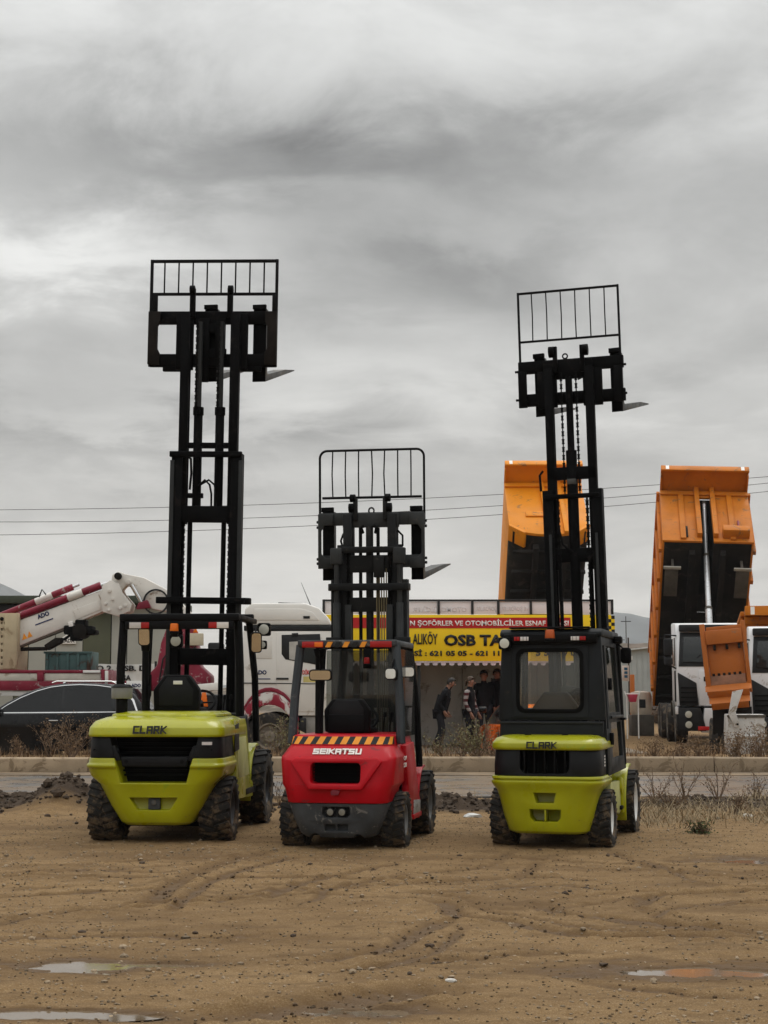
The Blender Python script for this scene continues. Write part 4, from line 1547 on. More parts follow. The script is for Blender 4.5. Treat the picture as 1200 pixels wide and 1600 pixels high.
    # sides
    for s in (-1, 1):
        sd = [(.22, .32), (1.05, .26), (1.05, .42), (.92, .50), (.62, 1.02), (.10, 1.00), (.10, .88), (.26, .60)]
        G().prism(sd, min(s * .52, s * .585), max(s * .52, s * .585), 'x').build('side_panel', M_RED, f, .010)
        G().box(min(s * .42, s * .60), max(s * .42, s * .60), .52, 1.04, .24, .29).build('step', M_RED, f, .006)
        G().prism([(.56, .275), (.98, .275), (.98, .41), (.58, .43)], min(s * .586, s * .596), max(s * .586, s * .596), 'x').build('step_plate', mat('scratched_alloy', (.42, .41, .40), .5, metal=.3, var=.25, wear=((.16, .14, .12), .3, 20)), f, .002)
        fender(f, M_RED, s, .38, .565, 1.48, .345, .375, 82, 200)
        x0, x1 = sorted((s * .38, s * .44))
        G().prism([(1.04, .26), (1.16, .26), (1.15, .55), (1.34, .74), (1.34, .78), (1.26, .78), (1.04, .46)], x0, x1, 'x').build('inner_guard', M_RED, f, .006)
    MS = lambda txt, z, w: text('capacity_decal', txt, M_WHITE, f, .5985, -.02, z, w, .045, .003, bold=.01, rot=Matrix.Rotation(R(90), 4, 'Z'))
    MS('QII', .855, .17)
    MS('530', .79, .17)
    G().box(-.30, .30, -.05, 1.7, .12, .50).build('chassis', M_VOID, f)
    G().box(-.48, .48, .6, 1.3, .46, .50).build('floor_plate', M_BLACK, f)
    G().box(-.50, .50, 1.42, 1.54, .27, .42).build('front_axle', M_VOID, f)
    G().box(-.40, .40, -.05, .05, .20, .35).build('rear_axle', M_VOID, f)
    G().prism([(1.16, .5), (1.34, .5), (1.34, .98), (1.26, 1.04), (1.18, .98)], -.46, .46, 'x').build('dashboard', M_CHAR, f, .02)
    G().box(.36, .50, .40, .86, .80, 1.06).build('side_console', M_CHAR, f, .03)
    # overhead guard with dark posts, hazard strip, screens
    og = empty('overhead_guard', parent=f)
    GP = mat('slate_post', (.035, .042, .048), .45, var=.2, vscale=3, wear=((.10, .10, .10), .07, 7))
    for s in (-1, 1):
        G().tube([(s * .555, -.02, 1.02), (s * .535, .02, 1.5), (s * .49, .06, 2.0)], .046, 8).build('post', GP, og)
        G().tube([(s * .55, 1.22, .74), (s * .53, 1.18, 1.3), (s * .475, 1.06, 2.0)], .036, 8).build('post', M_BLACK, og)
        G().box(min(s * .42, s * .51), max(s * .42, s * .51), .04, 1.12, 1.985, 2.05).build('side_beam', GP, og, .018)
    G().box(-.51, .51, .0, .09, 1.985, 2.05).build('rear_beam', M_SCUFF, og, .012)
    G().box(-.48, .48, 1.06, 1.12, 1.99, 2.04).build('front_beam', M_BLACK, og, .01)
    for i in range(6):
        x = -.35 + i * .14
        G().box(x - .016, x + .016, .09, 1.06, 2.012, 2.042).build('roof_bar', M_BLACK, og, .004)
    for s in (-1, 1):
        G().box(min(s * .24, s * .46), max(s * .24, s * .46), -.018, -.001, 1.975, 2.035).build('tail_lamp', M_REDL, f, .005)
        G().box(min(s * .245, s * .33), max(s * .245, s * .33), -.021, -.017, 1.982, 2.028).build('indicator_lens', M_ORANGE if s < 0 else M_REDL, f, .002)
    for i in range(5):
        x = -.20 + i * .088
        G().prism([(x - .022, 1.978), (x + .03, 1.978), (x + .058, 2.032), (x + .006, 2.032)], -.012, -.001, 'y').build('hazard_stripe', M_ORANGES if i % 2 == 0 else M_DECALK, f)
    # rear view mirrors: wide, chrome, facing back
    mirror(f, (-.30, .10, 1.96), (-.30, .13, 1.70), .235, .115, M_CHAR, pitch=4)
    mirror(f, (.44, 1.0, 1.90), (.52, .50, 1.735), .19, .115, M_CHAR, 12)
    mirror(f, (.50, .04, 1.90), (.455, -.03, 1.71), .13, .12, M_CHAR, -12)
    G().tube([(-.32, .18, 1.0), (-.32, .18, 1.98)], .042, 10).build('exhaust_stack', M_BLACK, f)
    G().prism([(-.38, 1.97), (-.25, 1.97), (-.28, 1.88), (-.35, 1.88)], .14, .22, 'y').build('stack_cap', M_BLACK, f, .01)
    beacon(f, .02, 1.0, 1.80, .040, M_REDL)
    G().box(-.02, .06, .98, 1.04, 1.78, 1.99).build('beacon_bracket', M_BLACK, f, .004)
    ws = G().box(-.46, .46, 1.17, 1.176, 1.02, 1.98)
    ws.build('windscreen', M_GLASS, f, smooth=0)
    G().prism([(.12, 1.08), (1.12, 1.08), (1.03, 1.96), (.12, 1.96)], .515, .520, 'x').build('side_screen', M_GLASS, f, smooth=0)
    seat(f, -.06, .42, 1.02, .46, .44, M_SEAT, .22)
    G().box(-.25, .13, .282, .30, 1.12, 1.30).build('seat_pocket', M_BLACK, f, .01)
    steering(f, -.02, 1.02, 1.24, .15)
    levers(f, .20, .96, 1.02)
    # mast
    M = at_mast(1.70, 2.5, .1, -.075)
    ms = empty('mast', parent=f)
    for s in (-1, 1):
        rail('outer_rail', M_MAST2, ms, M, s, .430, .315, -.02, .14, .25, 2.78)
        rail('middle_rail', M_MAST2, ms, M, s, .365, .26, .02, .13, .60, 3.17)
        rail('inner_rail', M_MAST2, ms, M, s, .30, .205, .03, .12, 1.2, 3.52)
        G(M).cyl((s * .355, -.06, .4), (s * .355, -.06, 2.52), .042, n=14).build('lift_cylinder', M_MASTG2, ms, .004)
        G(M).cyl((s * .355, -.06, 2.50), (s * .355, -.06, 3.0), .028, n=12).build('lift_rod', M_MASTG2, ms)
        G(M).box(min(s * .29, s * .42), max(s * .29, s * .42), -.10, .0, 2.95, 3.13).build('rod_head', M_MASTG2, ms, .01)
        G(M).box(min(s * .20, s * .27), max(s * .20, s * .27), -.03, .0, 2.05, 2.50).build('wear_strip', M_MASTG2, ms, .003)
        chain('chain', ms, M, s * .235, .0, 2.1, 3.1, .030)
        roller(ms, M, s * .20, .10, 3.70, .045)
        roller(ms, M, s * .215, .10, 3.59, .052)
        G(M).box(min(s * .145, s * .195), max(s * .145, s * .195), .08, .12, 3.45, 3.70).build('roller_arm', M_MAST2, ms, .004)
        G(M).tube([(s * .10, .03, 3.36), (s * .10, .03, 1.2)], .020, 8).build('hose', M_VOID, ms)
        G(M).tube([(s * .075, .03, 3.30), (s * .09, .0, 3.36), (s * .05, .0, 3.38)], .022, 8).build('hose_elbow', M_VOID, ms)
    G(M).cyl((0, .05, .4), (0, .05, 3.38), .042, n=14).build('free_lift_cylinder', M_MAST2, ms, .004)
    for k in range(5):
        G(M).tube([(.09 + k * .027, -.01, 1.1), (.09 + k * .027, -.01, 2.9)], .008, 6).build('hydraulic_pipe', mat('brass_pipe', (.20, .17, .10), .4, metal=.6), ms)
    G(M).prism([(-.455, -.06), (-.42, -.115), (.42, -.115), (.455, -.06), (.455, .10), (.415, .10), (.415, -.05), (-.415, -.05), (-.415, .10), (-.455, .10)], 2.655, 2.735, 'z').build('mast_collar', M_MAST2, ms, .010)
    G(M).prism([(-.365, .02), (-.33, -.07), (.33, -.07), (.365, .02), (.365, .08), (.32, .08), (.32, -.02), (-.32, -.02), (-.32, .08), (-.365, .08)], 3.075, 3.145, 'z').build('middle_collar', M_MAST2, ms, .010)
    G(M).box(-.255, .255, .0, .10, 2.86, 3.05).build('inner_tie', M_MAST2, ms, .006)
    G(M).box(.06, .18, -.05, .0, 2.80, 3.04).build('valve_block', M_MAST2, ms, .01)
    G(M).box(-.25, .25, .0, .10, 2.42, 2.58).build('middle_tie', M_MAST2, ms, .006)
    G(M).box(-.25, .25, .0, .10, 1.36, 1.50).build('lower_tie', M_MAST2, ms, .006)
    for s in (-1, 1):
        G(M).box(min(s * .30, s * .47), max(s * .30, s * .47), -.12, -.02, 2.06, 2.14).build('clamp', M_MAST2, ms, .01)
        G(M).prism([(s * .25, 2.02), (s * .25, 1.86), (s * .17, 1.86)][::s], .0, .05, 'y').build('gusset', M_MAST2, ms, .004)
    ca = empty('carriage', parent=f)
    cy = .17
    G(M).box(-.60, .60, cy, cy + .06, 3.40, 3.545).build('top_bar', M_MASTG2, ca, .006)
    G(M).box(-.60, .60, cy, cy + .06, 2.92, 3.06).build('bottom_bar', M_MASTG2, ca, .006)
    G(M).box(-.32, .32, cy - .06, cy - .003, 3.37, 3.53).build('centre_plate', M_MASTG2, ca, .008)
    for s in (-1, 1):
        p = [(.44, 2.91), (.61, 2.91), (.61, 3.53), (.44, 3.53), (.44, 3.40), (.53, 3.40), (.575, 3.34), (.575, 3.08), (.53, 3.03), (.44, 3.03)]
        G(M).prism([(s * a, b) for a, b in p][::s], cy - .04, cy - .003, 'y').build('end_plate', M_MASTG2, ca, .006)
        G(M).box(min(s * .19, s * .31), max(s * .19, s * .31), cy - .05, cy - .004, 3.0, 3.40).build('roller_plate', M_MASTG2, ca, .006)
        for z in (3.38, 3.44, 2.97, 3.02):
            G(M).cyl((s * .60, cy, z), (s * .632, cy, z), .016, n=6).build('bolt', M_MAST2, ca)
    G(M).tube([(.0 + .03 * math.cos(t), cy, 3.56 + .035 * math.sin(t)) for t in [R(-30 + 240 * i / 10) for i in range(11)]], .010, 6).build('lifting_eye', M_MAST2, ca)
    G(M).tube([(.31, .10, 3.33), (.37, .08, 3.27), (.37, .08, 3.16), (.31, .10, 3.10)], .012, 8).build('hose', M_VOID, ca)
    G(M).tube([(-.31, .10, 3.30), (-.335, .08, 3.22), (-.31, .10, 3.12)], .012, 8).build('hose', M_VOID, ca)
    backrest(f, M, .60, cy + .03, 3.40, 3.715, 4.255, 7, .014, M_BLACK, .085, .012)
    fork(f, M, -.51, cy + .065, 2.78, 3.56, .14, 1.2, 10, 9, .065)
    fork(f, M, .51, cy + .065, 2.78, 3.56, .14, 1.2, 10, 9, .065)
    return f


forklift_red()


# ---- right: lime forklift with a closed cabin ----------------------------------------------------------
def forklift_cab():
    o = gnd(866, 1320)
    f = empty('forklift', (o.x, o.y, -.012), -R(16))
    tag(f, 'lime green forklift with a closed charcoal cabin and white wheel rims, rightmost of the three', 'forklift', 'forklifts parked in a row')
    for s in (-1, 1):
        wheel(f, s * .485, 0, .285, .23, .165, M_RIMW, 23, s, .013)
        wheel(f, s * .545, 1.58, .345, .20, .215, M_RIMW, 22, s, .014)
    A = lambda z, hw, y, r, bow=.06, y1=.25: ring_at(z, hw, y, y1, r, 7, bow)
    v1 = lambda a, b: G().prism([(-.085, .455), (.085, .455), (.112, .555), (-.112, .555)], a, b, 'y')
    v2 = lambda a, b: G().prism([(-.115, .275), (.115, .275), (.15, .315), (.155, .395), (-.155, .395), (-.15, .315)], a, b, 'y')
    lo = [A(.155, .36, -.40, .15, .04, .05), A(.18, .40, -.43, .17, .05, .05), A(.32, .445, -.455, .18, .06, .05), A(.50, .485, -.475, .18, .06, .05), A(.575, .51, -.485, .18, .06, .05), A(.615, .545, -.495, .18, .06, .25), A(.645, .560, -.505, .18), A(.665, .560, -.505, .18), A(.672, .545, -.49, .18), A(.68, .545, -.49, .18), A(.688, .560, -.505, .18), A(.712, .552, -.50, .18)]
    G().loft(lo).build('counterweight', M_LIME, f, .007, 34, cut=[v1(-.9, -.34), v2(-.9, -.30)])
    G().box(-.006, .006, -.50, -.32, .278, .392).build('vent_divider', M_LIME, f, .003)
    gq = lambda a, b: G().prism(rrect(-.245, .245, .735, .965, [.07, .07, .02, .02]), a, b, 'y')
    G().loft([A(.715, .535, -.475, .18), A(.82, .535, -.475, .18), A(.962, .525, -.46, .18)]).build('rear_band', M_CHAR, f, .004, 34, cut=[gq(-.9, -.36)])
    G().box(-.25, .25, -.37, -.35, .72, .96).build('radiator', M_VOID, f)
    gr = empty('grille', parent=f)
    for i in range(5):
        x = -.20 + i * .10
        G().box(x - .008, x + .008, -.50, -.40, .745, .958).build('slat', M_BLACK, gr, .003)
    G().loft([A(.965, .545, -.48, .18, .06, .42), A(.985, .555, -.49, .18, .06, .42), A(1.03, .553, -.485, .18, .06, .42), A(1.075, .525, -.44, .18, .05, .4), A(1.098, .47, -.36, .18, .04, .38), A(1.105, .40, -.28, .16, .03, .36)]).build('hood', M_LIME, f, .006, 50)
    block_text('maker_lettering', 'CLARK', M_DECALK, f, -.02, -.556, .981, .30, .068, .20, .36, shear=.04, depth=.013, rot=Matrix.Rotation(R(-7), 4, 'X'))
    for x in (-.20, .17):
        G().box(x - .03, x + .03, -.30, -.26, 1.103, 1.112).build('hood_slot', M_VOID, f)
    # sides
    for s in (-1, 1):
        sd = [(.30, .62), (1.05, .60), (1.05, .28), (.92, .26), (.30, .36)]
        G().prism(sd, min(s * .47, s * .535), max(s * .47, s * .535), 'x').build('side_panel', M_SHEEN, f, .008)
        G().prism([(.98, .64), (1.22, .60), (1.22, .26), (1.06, .26), (1.06, .45), (.98, .52)], min(s * .50, s * .56), max(s * .50, s * .56), 'x').build('step_panel', M_LIME, f, .010)
        fender(f, M_LIME, s, .40, .575, 1.58, .345, .385, 80, 205)
        G().box(min(s * .43, s * .56), max(s * .43, s * .56), .95, 1.24, .30, .34).build('step', M_BLACK, f, .006)
        x0, x1 = sorted((s * .36, s * .42))
        G().prism([(1.12, .26), (1.26, .26), (1.25, .58), (1.44, .78), (1.44, .81), (1.36, .81), (1.12, .50)], x0, x1, 'x').build('inner_guard', M_LIME, f, .006)
    G().box(.5365, .5415, .40, .52, .44, .52).build('warning_decal', M_DECALK, f)
    for i, z in enumerate((.80, .83, .86, .89)):
        G().box(.5365, .540, -.16, -.11, z, z + .018).build('capacity_decal', M_WHITE, f)
    G().box(-.30, .30, -.05, 1.75, .12, .62).build('chassis', M_VOID, f)
    G().box(-.52, .52, 1.52, 1.64, .28, .42).build('front_axle', M_VOID, f)
    G().box(-.40, .40, -.05, .05, .20, .36).build('rear_axle', M_VOID, f)
    # cabin
    cb = empty('cabin', parent=f)
    zr = 2.10
    G().box(-.52, .52, -.06, .0, 1.06, 1.24).build('lower_rear_panel', M_CABIN, cb, .006)
    G().box(-.525, .525, -.075, -.061, 1.215, 1.228).build('drip_rail', M_MASTG, cb, .002)
    rear = G().prism([(-.545, 1.245), (.545, 1.245), (.505, 2.10), (-.505, 2.10)], -.05, .02, 'y')
    rear.build('rear_panel', M_CABIN, cb, .012, cut=[G().prism(rrect(-.335, .305, 1.345, 1.945, .07), -.3, .3, 'y')])
    fr = G().prism(rrect(-.395, .375, 1.27, 2.0, .02), -.062, -.049, 'y')
    fr.build('window_frame', M_CABIN, cb, .004, cut=[G().prism(rrect(-.335, .305, 1.345, 1.945, .07), -.3, .3, 'y')])
    G().prism(rrect(-.360, .330, 1.320, 1.970, .09), -.070, -.061, 'y').build('window_seal', M_VOID, cb, .003, cut=[G().prism(rrect(-.320, .290, 1.360, 1.930, .065), -.3, .3, 'y')])
    G().prism(rrect(-.345, .315, 1.335, 1.955, .07), -.040, -.034, 'y').build('rear_window', M_GLASSC, cb, smooth=0)
    for s in (-1, 1):
        xs_ = lambda z: .545 - (z - 1.0) * .045
        side_cut = G().prism([(.12, 1.40), (.62, 1.40), (.62, 1.98), (.12, 1.98)], -1, 1, 'x')
        pl = [Vector((s * .56, .0, .70)), Vector((s * .565, 1.32, .72)), Vector((s * .50, 1.14, zr)), Vector((s * .50, .0, zr))]
        inn = [p + Vector((-s * .035, 0, 0)) for p in pl]
        g = G().poly(pl + inn, ((0, 1, 2, 3), (7, 6, 5, 4), (0, 4, 5, 1), (1, 5, 6, 2), (2, 6, 7, 3), (3, 7, 4, 0)))
        w1 = [(.30, 1.32), (1.06, 1.32), (1.00, 2.00), (.30, 2.00)]
        w2 = [(.36, .86), (1.12, .86), (1.09, 1.22), (.36, 1.22)]
        w0 = [(.06, 1.16), (.18, 1.16), (.18, 2.0), (.06, 2.0)]
        g.build('door' if s > 0 else 'side_panel', M_CABIN, cb, .006, cut=[G().prism(w, -1 if s < 0 else .2, 1 if s > 0 else -.2, 'x') for w in (w0, w1, w2)])
        for w in (w0, w1, w2):
            pts = []
            for y_, z_ in w:
                yy = y_ + (.02 if y_ > .5 else -.02) if w is not w0 else y_ + (.02 if y_ > .1 else -.02)
                pts.append(Vector((s * (.563 - (z_ - .70) * .0455 - .018), yy, z_)))
            q = [p + Vector((-s * .004, 0, 0)) for p in pts]
            G().poly(pts + q, ((0, 1, 2, 3), (7, 6, 5, 4), (0, 4, 5, 1), (1, 5, 6, 2), (2, 6, 7, 3), (3, 7, 4, 0))).build('side_window', glass('side_glass', (.34, .36, .33), .10, (.12, .13, .11)), cb, smooth=0)
        x = s * .548
        for z in (1.26,):
            G().box(min(x, x + s * .018), max(x, x + s * .018), .27, 1.20, z, z + .03).build('door_trim', M_MASTG, cb, .004)
        G().box(min(s * .535, s * .575), max(s * .535, s * .575), .20, .24, 1.55, 1.67).build('hinge', M_BLACK, cb, .004)
        G().box(min(s * .545, s * .585), max(s * .545, s * .585), .20, .24, 1.0, 1.12).build('hinge', M_BLACK, cb, .004)
        G().box(min(s * .55, s * .60), max(s * .55, s * .60), 1.02, 1.16, 1.235, 1.26).build('door_handle', M_BLACK, cb, .005)
        G().tube([(s * .535, 1.28, .76), (s * .50, 1.16, zr)], .04, 8).build('post', M_BLACK, cb)
    G().box(-.52, .52, .02, 1.20, .70, .76).build('cab_floor', M_VOID, cb)
    G().prism([(-.08, 2.085), (1.22, 2.085), (1.24, 2.12), (1.18, 2.165), (-.02, 2.165), (-.08, 2.13)], -.52, .52, 'x').build('roof', M_CABIN, cb, .015)
    G().box(-.475, .475, -.115, -.06, 2.02, 2.11).build('lamp_rail', M_BLACK, cb, .012)
    G().box(-.42, .40, -.10, .02, 2.168, 2.185).build('roof_rack', M_BLACK, cb, .004)
    ws = G().box(-.44, .44, 1.195, 1.20, 1.05, 2.06)
    ws.build('windscreen', glass('clear_front_glass', (.94, .95, .94), .01), cb, smooth=0)
    G().prism([(1.12, .72), (1.28, .72), (1.28, 1.0), (1.22, 1.12), (1.12, 1.06)], -.42, .42, 'x').build('dashboard', M_CHAR, f, .02)
    for s in (-1, 1):
        G().box(min(s * .215, s * .30), max(s * .215, s * .30), -.124, -.114, 2.045, 2.085).build('reflector', M_WHITEL, f, .003)
        G().box(min(s * .30, s * .365), max(s * .30, s * .365), -.124, -.114, 2.045, 2.085).build('tail_lamp', M_REDL, f, .003)
        for k in range(4):
            G().box(s * .235 - .0 + k * s * .035 - .002, s * .235 + k * s * .035 + .002, -.126, -.113, 2.043, 2.087).build('lamp_rib', M_BLACK, f)
    beacon(f, .005, -.13, 2.035, .052, mat('dull_amber', (.42, .085, .02), .3))
    lamp(f, 'work_lamp', -.46, -.14, 2.02, .062, M_BLACK, M_LAMP)
    mirror(f, (.52, 1.14, 2.05), (.61, 1.10, 1.92), .11, .17, M_BLACK, 0, False)
    G().box(.50, .60, .86, .96, 2.04, 2.12).build('side_lamp', M_BLACK, f, .02)
    G().box(-.62, -.52, .86, .96, 1.90, 2.10).build('side_lamp', M_BLACK, f, .02)
    seat(f, -.03, .45, 1.00, .50, .53, M_CHAR, .34)
    steering(f, .14, .98, 1.44, .165)
    # mast
    M = at_mast(1.70, 2.2, -.95, .04)
    ms = empty('mast', parent=f)
    for s in (-1, 1):
        rail('outer_rail', M_MAST, ms, M, s, .335, .215, -.02, .15, .30, 3.80)
        G(M).box(min(s * .245, s * .275), max(s * .245, s * .275), -.034, -.018, .9, 3.3).build('wear_strip', M_MASTG, ms, .003)
        rail('inner_rail', M_MAST, ms, M, s, .280, .185, .02, .13, 2.9, 5.20)
        chain('chain', ms, M, s * .165, .0, 1.6, 3.70, .032)
        chain('chain', ms, M, s * .085, .03, 3.75, 5.12, .024)
        G(M).cyl((s * .175, .06, .5), (s * .175, .06, 3.0), .022, n=10).build('main_rod', M_MAST, ms)
        roller(ms, M, s * .195, .10, 5.40, .065)
        G(M).box(min(s * .13, s * .18), max(s * .13, s * .18), .08, .12, 5.15, 5.46).build('roller_arm', M_MAST, ms, .004)
    G(M).cyl((0, .05, .8), (0, .05, 4.25), .062, n=16).build('lift_cylinder', M_MAST, ms, .004)
    G(M).cyl((0, .05, 4.2), (0, .05, 5.10), .040, n=14).build('lift_rod', M_MAST, ms)
    G(M).box(-.31, .31, -.045, .02, 3.70, 3.75).build('top_tie', M_MAST, ms, .006)
    G(M).box(-.28, .28, .02, .10, 3.92, 4.06).build('stage_tie', M_MAST, ms, .006)
    G(M).box(-.05, .05, -.03, .02, 3.86, 3.92).build('rod_plate', M_STEEL, ms, .004)
    G(M).box(-.22, .22, .0, .10, 2.98, 3.14).build('inner_tie', M_MAST, ms, .006)
    G(M).box(-.22, .22, .0, .10, 1.45, 1.60).build('lower_tie', M_MAST, ms, .006)
    G(M).box(-.40, .36, -.11, .0, 2.19, 2.235).build('mast_collar', M_MAST, ms, .008)
    G(M).tube([(-.17, -.01, 3.66), (-.17, -.03, 3.40), (-.12, -.03, 3.18), (-.03, -.02, 3.10), (.0, 0, 3.08)], .014, 8).build('hose', M_VOID, ms)
    G(M).tube([(-.33, .04, 4.03), (-.365, .02, 3.98), (-.355, .02, 3.80)], .014, 8).build('hose', M_VOID, ms)
    ca = empty('carriage', parent=f)
    M = M @ Matrix.Translation((0, 0, 0.085))
    cy = .17
    G(M).box(-.60, .61, cy, cy + .07, 5.10, 5.24).build('top_bar', M_MAST, ca, .006)
    G(M).box(-.60, .62, cy, cy + .07, 4.72, 4.86).build('bottom_bar', M_MAST, ca, .006)
    G(M).box(-.30, .26, cy - .05, cy - .003, 5.0, 5.22).build('centre_plate', M_MAST, ca, .006)
    for s in (-1, 1):
        G(M).box(min(s * .50, s * .60), max(s * .50, s * .60), cy - .03, cy - .003, 4.70, 5.12).build('end_plate', M_MAST, ca, .006)
        G(M).box(min(s * .15, s * .37), max(s * .15, s * .37), cy - .05, cy - .004, 4.68, 5.10).build('roller_plate', M_MAST, ca, .006)
        G(M).cyl((s * .60, cy + .02, 5.13), (s * .64, cy + .02, 5.13), .014, n=6).build('bolt', M_MAST, ca)
        G(M).cyl((s * .60, cy + .02, 4.80), (s * .64, cy + .02, 4.80), .014, n=6).build('bolt', M_MAST, ca)
    G(M).box(-.20, .20, cy - .03, cy - .004, 4.72, 4.84).build('cross_plate', M_MAST, ca, .004)
    G(M).tube([(-.05 + .028 * math.cos(t), cy, 5.27 + .028 * math.sin(t)) for t in [2 * math.pi * i / 12 for i in range(12)]], .009, 6, True).build('lifting_eye', M_MAST, ca)
    G(M).tube([(.10, .10, 4.98), (.16, .08, 5.0), (.20, .09, 4.95)], .010, 6).build('hose', M_VOID, ca)
    backrest(f, M, .590, cy + .03, 4.75, 5.475, 6.06, 6, .0125, M_BLACK, 0, .006)
    fork(f, M, -.36, cy + .075, 4.60, 5.28, .13, 1.25, 11, 9, .065)
    fork(f, M, .515, cy + .075, 4.60, 5.28, .13, 1.25, 11, 9, .065)
    return f


forklift_cab()

# ------------------------------------------------------------------ background: vehicles, kiosk, people, sheds
M_TRW = mat('truck_white', (.70, .68, .64), .38, var=.05, vscale=.8, coat=.2, wear=((.40, .35, .29), .06, 1.4))
M_TRW2 = mat('cab_white', (.74, .74, .75), .35, var=.05, vscale=.8, coat=.2, wear=((.40, .37, .33), .06, 2.0))
M_MAROON = mat('maroon_paint', (.20, .012, .030), .40, var=.2, vscale=2.0, wear=((.35, .30, .28), .08, 5.0))
M_BOOM = mat('boom_white', (.68, .65, .60), .45, var=.08, vscale=1.2, wear=((.30, .22, .16), .13, 2.2))
M_ORA = mat('tipper_orange', (.70, .24, .006), .55, var=.10, vscale=.8, wear=((.33, .15, .04), .08, 2.4))
M_ORB = mat('tipper_orange_old', (.50, .150, .005), .6, var=.14, vscale=1.2, wear=((.22, .10, .03), .14, 2.6))
M_TERRA = mat('tipper_terracotta', (.40, .115, .018), .55, var=.12, vscale=1.5, wear=((.28, .13, .06), .10, 3.0))
M_UNDER = mat('dirty_underbody', (.011, .009, .007), .85, var=.5, vscale=1.4, spec=.2, wear=((.035, .027, .02), .14, 1.8))
M_DARKG = mat('dark_truck_plastic', (.011, .0115, .0125), .55, var=.2, vscale=2.0, spec=.3)
M_GUARDG = mat('dusty_mudguard', (.085, .075, .062), .75, var=.3, vscale=2.0)
M_NAVY = mat('navy_decal', (.012, .025, .10), .4, var=.1)
M_REDD = mat('red_decal', (.55, .02, .02), .5, var=.1)
M_TYRET = mat('truck_tyre', (.030, .027, .024), .85, var=.3, vscale=3.0, wear=((.13, .10, .07), .3, 4.0))
M_HUB = mat('dirty_hub', (.20, .17, .135), .6, metal=.2, var=.3, vscale=6)
M_CARBLK = mat('black_car_paint', (.006, .0065, .0075), .2, var=.1, spec=.3, coat=.1)
M_TINT = mat('tinted_car_glass', (.006, .007, .008), .06, var=.1, spec=.35)
M_CHROME = mat('chrome_trim', (.72, .72, .72), .16, metal=1.0, var=.05)
M_SCREEN = mat('dark_windscreen', (.012, .015, .015), .10, var=.2, vscale=1.0, spec=.4)
M_CARORG = mat('orange_car_paint', (.95, .17, .010), .25, var=.06, coat=.5)


def Wd(root):
    return G(Matrix.Translation(-Vector(root.location)))


def pp(pts, Y):
    out = []
    for x, y in pts:
        v = at(x, y, Y)
        out.append((v.x, v.z))
    return out


def truck_wheel(root, x, y, R_, W, side, axis='x', M=None):
    w = empty('wheel', parent=root)
    h = W / 2
    c = (x, y, R_) if M is None else M
    rr = R_ * .56
    g = G()
    g.lathe([(rr, -h * .9), (R_ * .82, -h), (R_ - .04, -h * .95), (R_, -h * .75), (R_ - .012, 0), (R_, h * .75), (R_ - .04, h * .95), (R_ * .82, h), (rr, h * .9)], c, axis, 36)
    g.build('tyre', M_TYRET, w, smooth=30)
    g = G()
    o = side * h
    g.lathe([(rr + .004, o * .9), (rr - .03, o * .88), (rr * .80, o * .35), (rr * .45, o * .35), (rr * .42, o * .95), (.02, o), (.02, -o * .5), (rr, -o * .9)], c, axis, 24)
    for k in range(10):
        t = 2 * math.pi * k / 10
        u, v = math.cos(t) * rr * .62, math.sin(t) * rr * .62
        p = Vector(c) + (Vector((o * .35, u, v)) if axis == 'x' else Vector((u, o * .35, v)))
        d = Vector((side * .05, 0, 0)) if axis == 'x' else Vector((0, side * .05, 0))
        g.cyl(p, p + d, .026, n=6)
    g.build('rim', M_HUB, w, smooth=30)
    return w


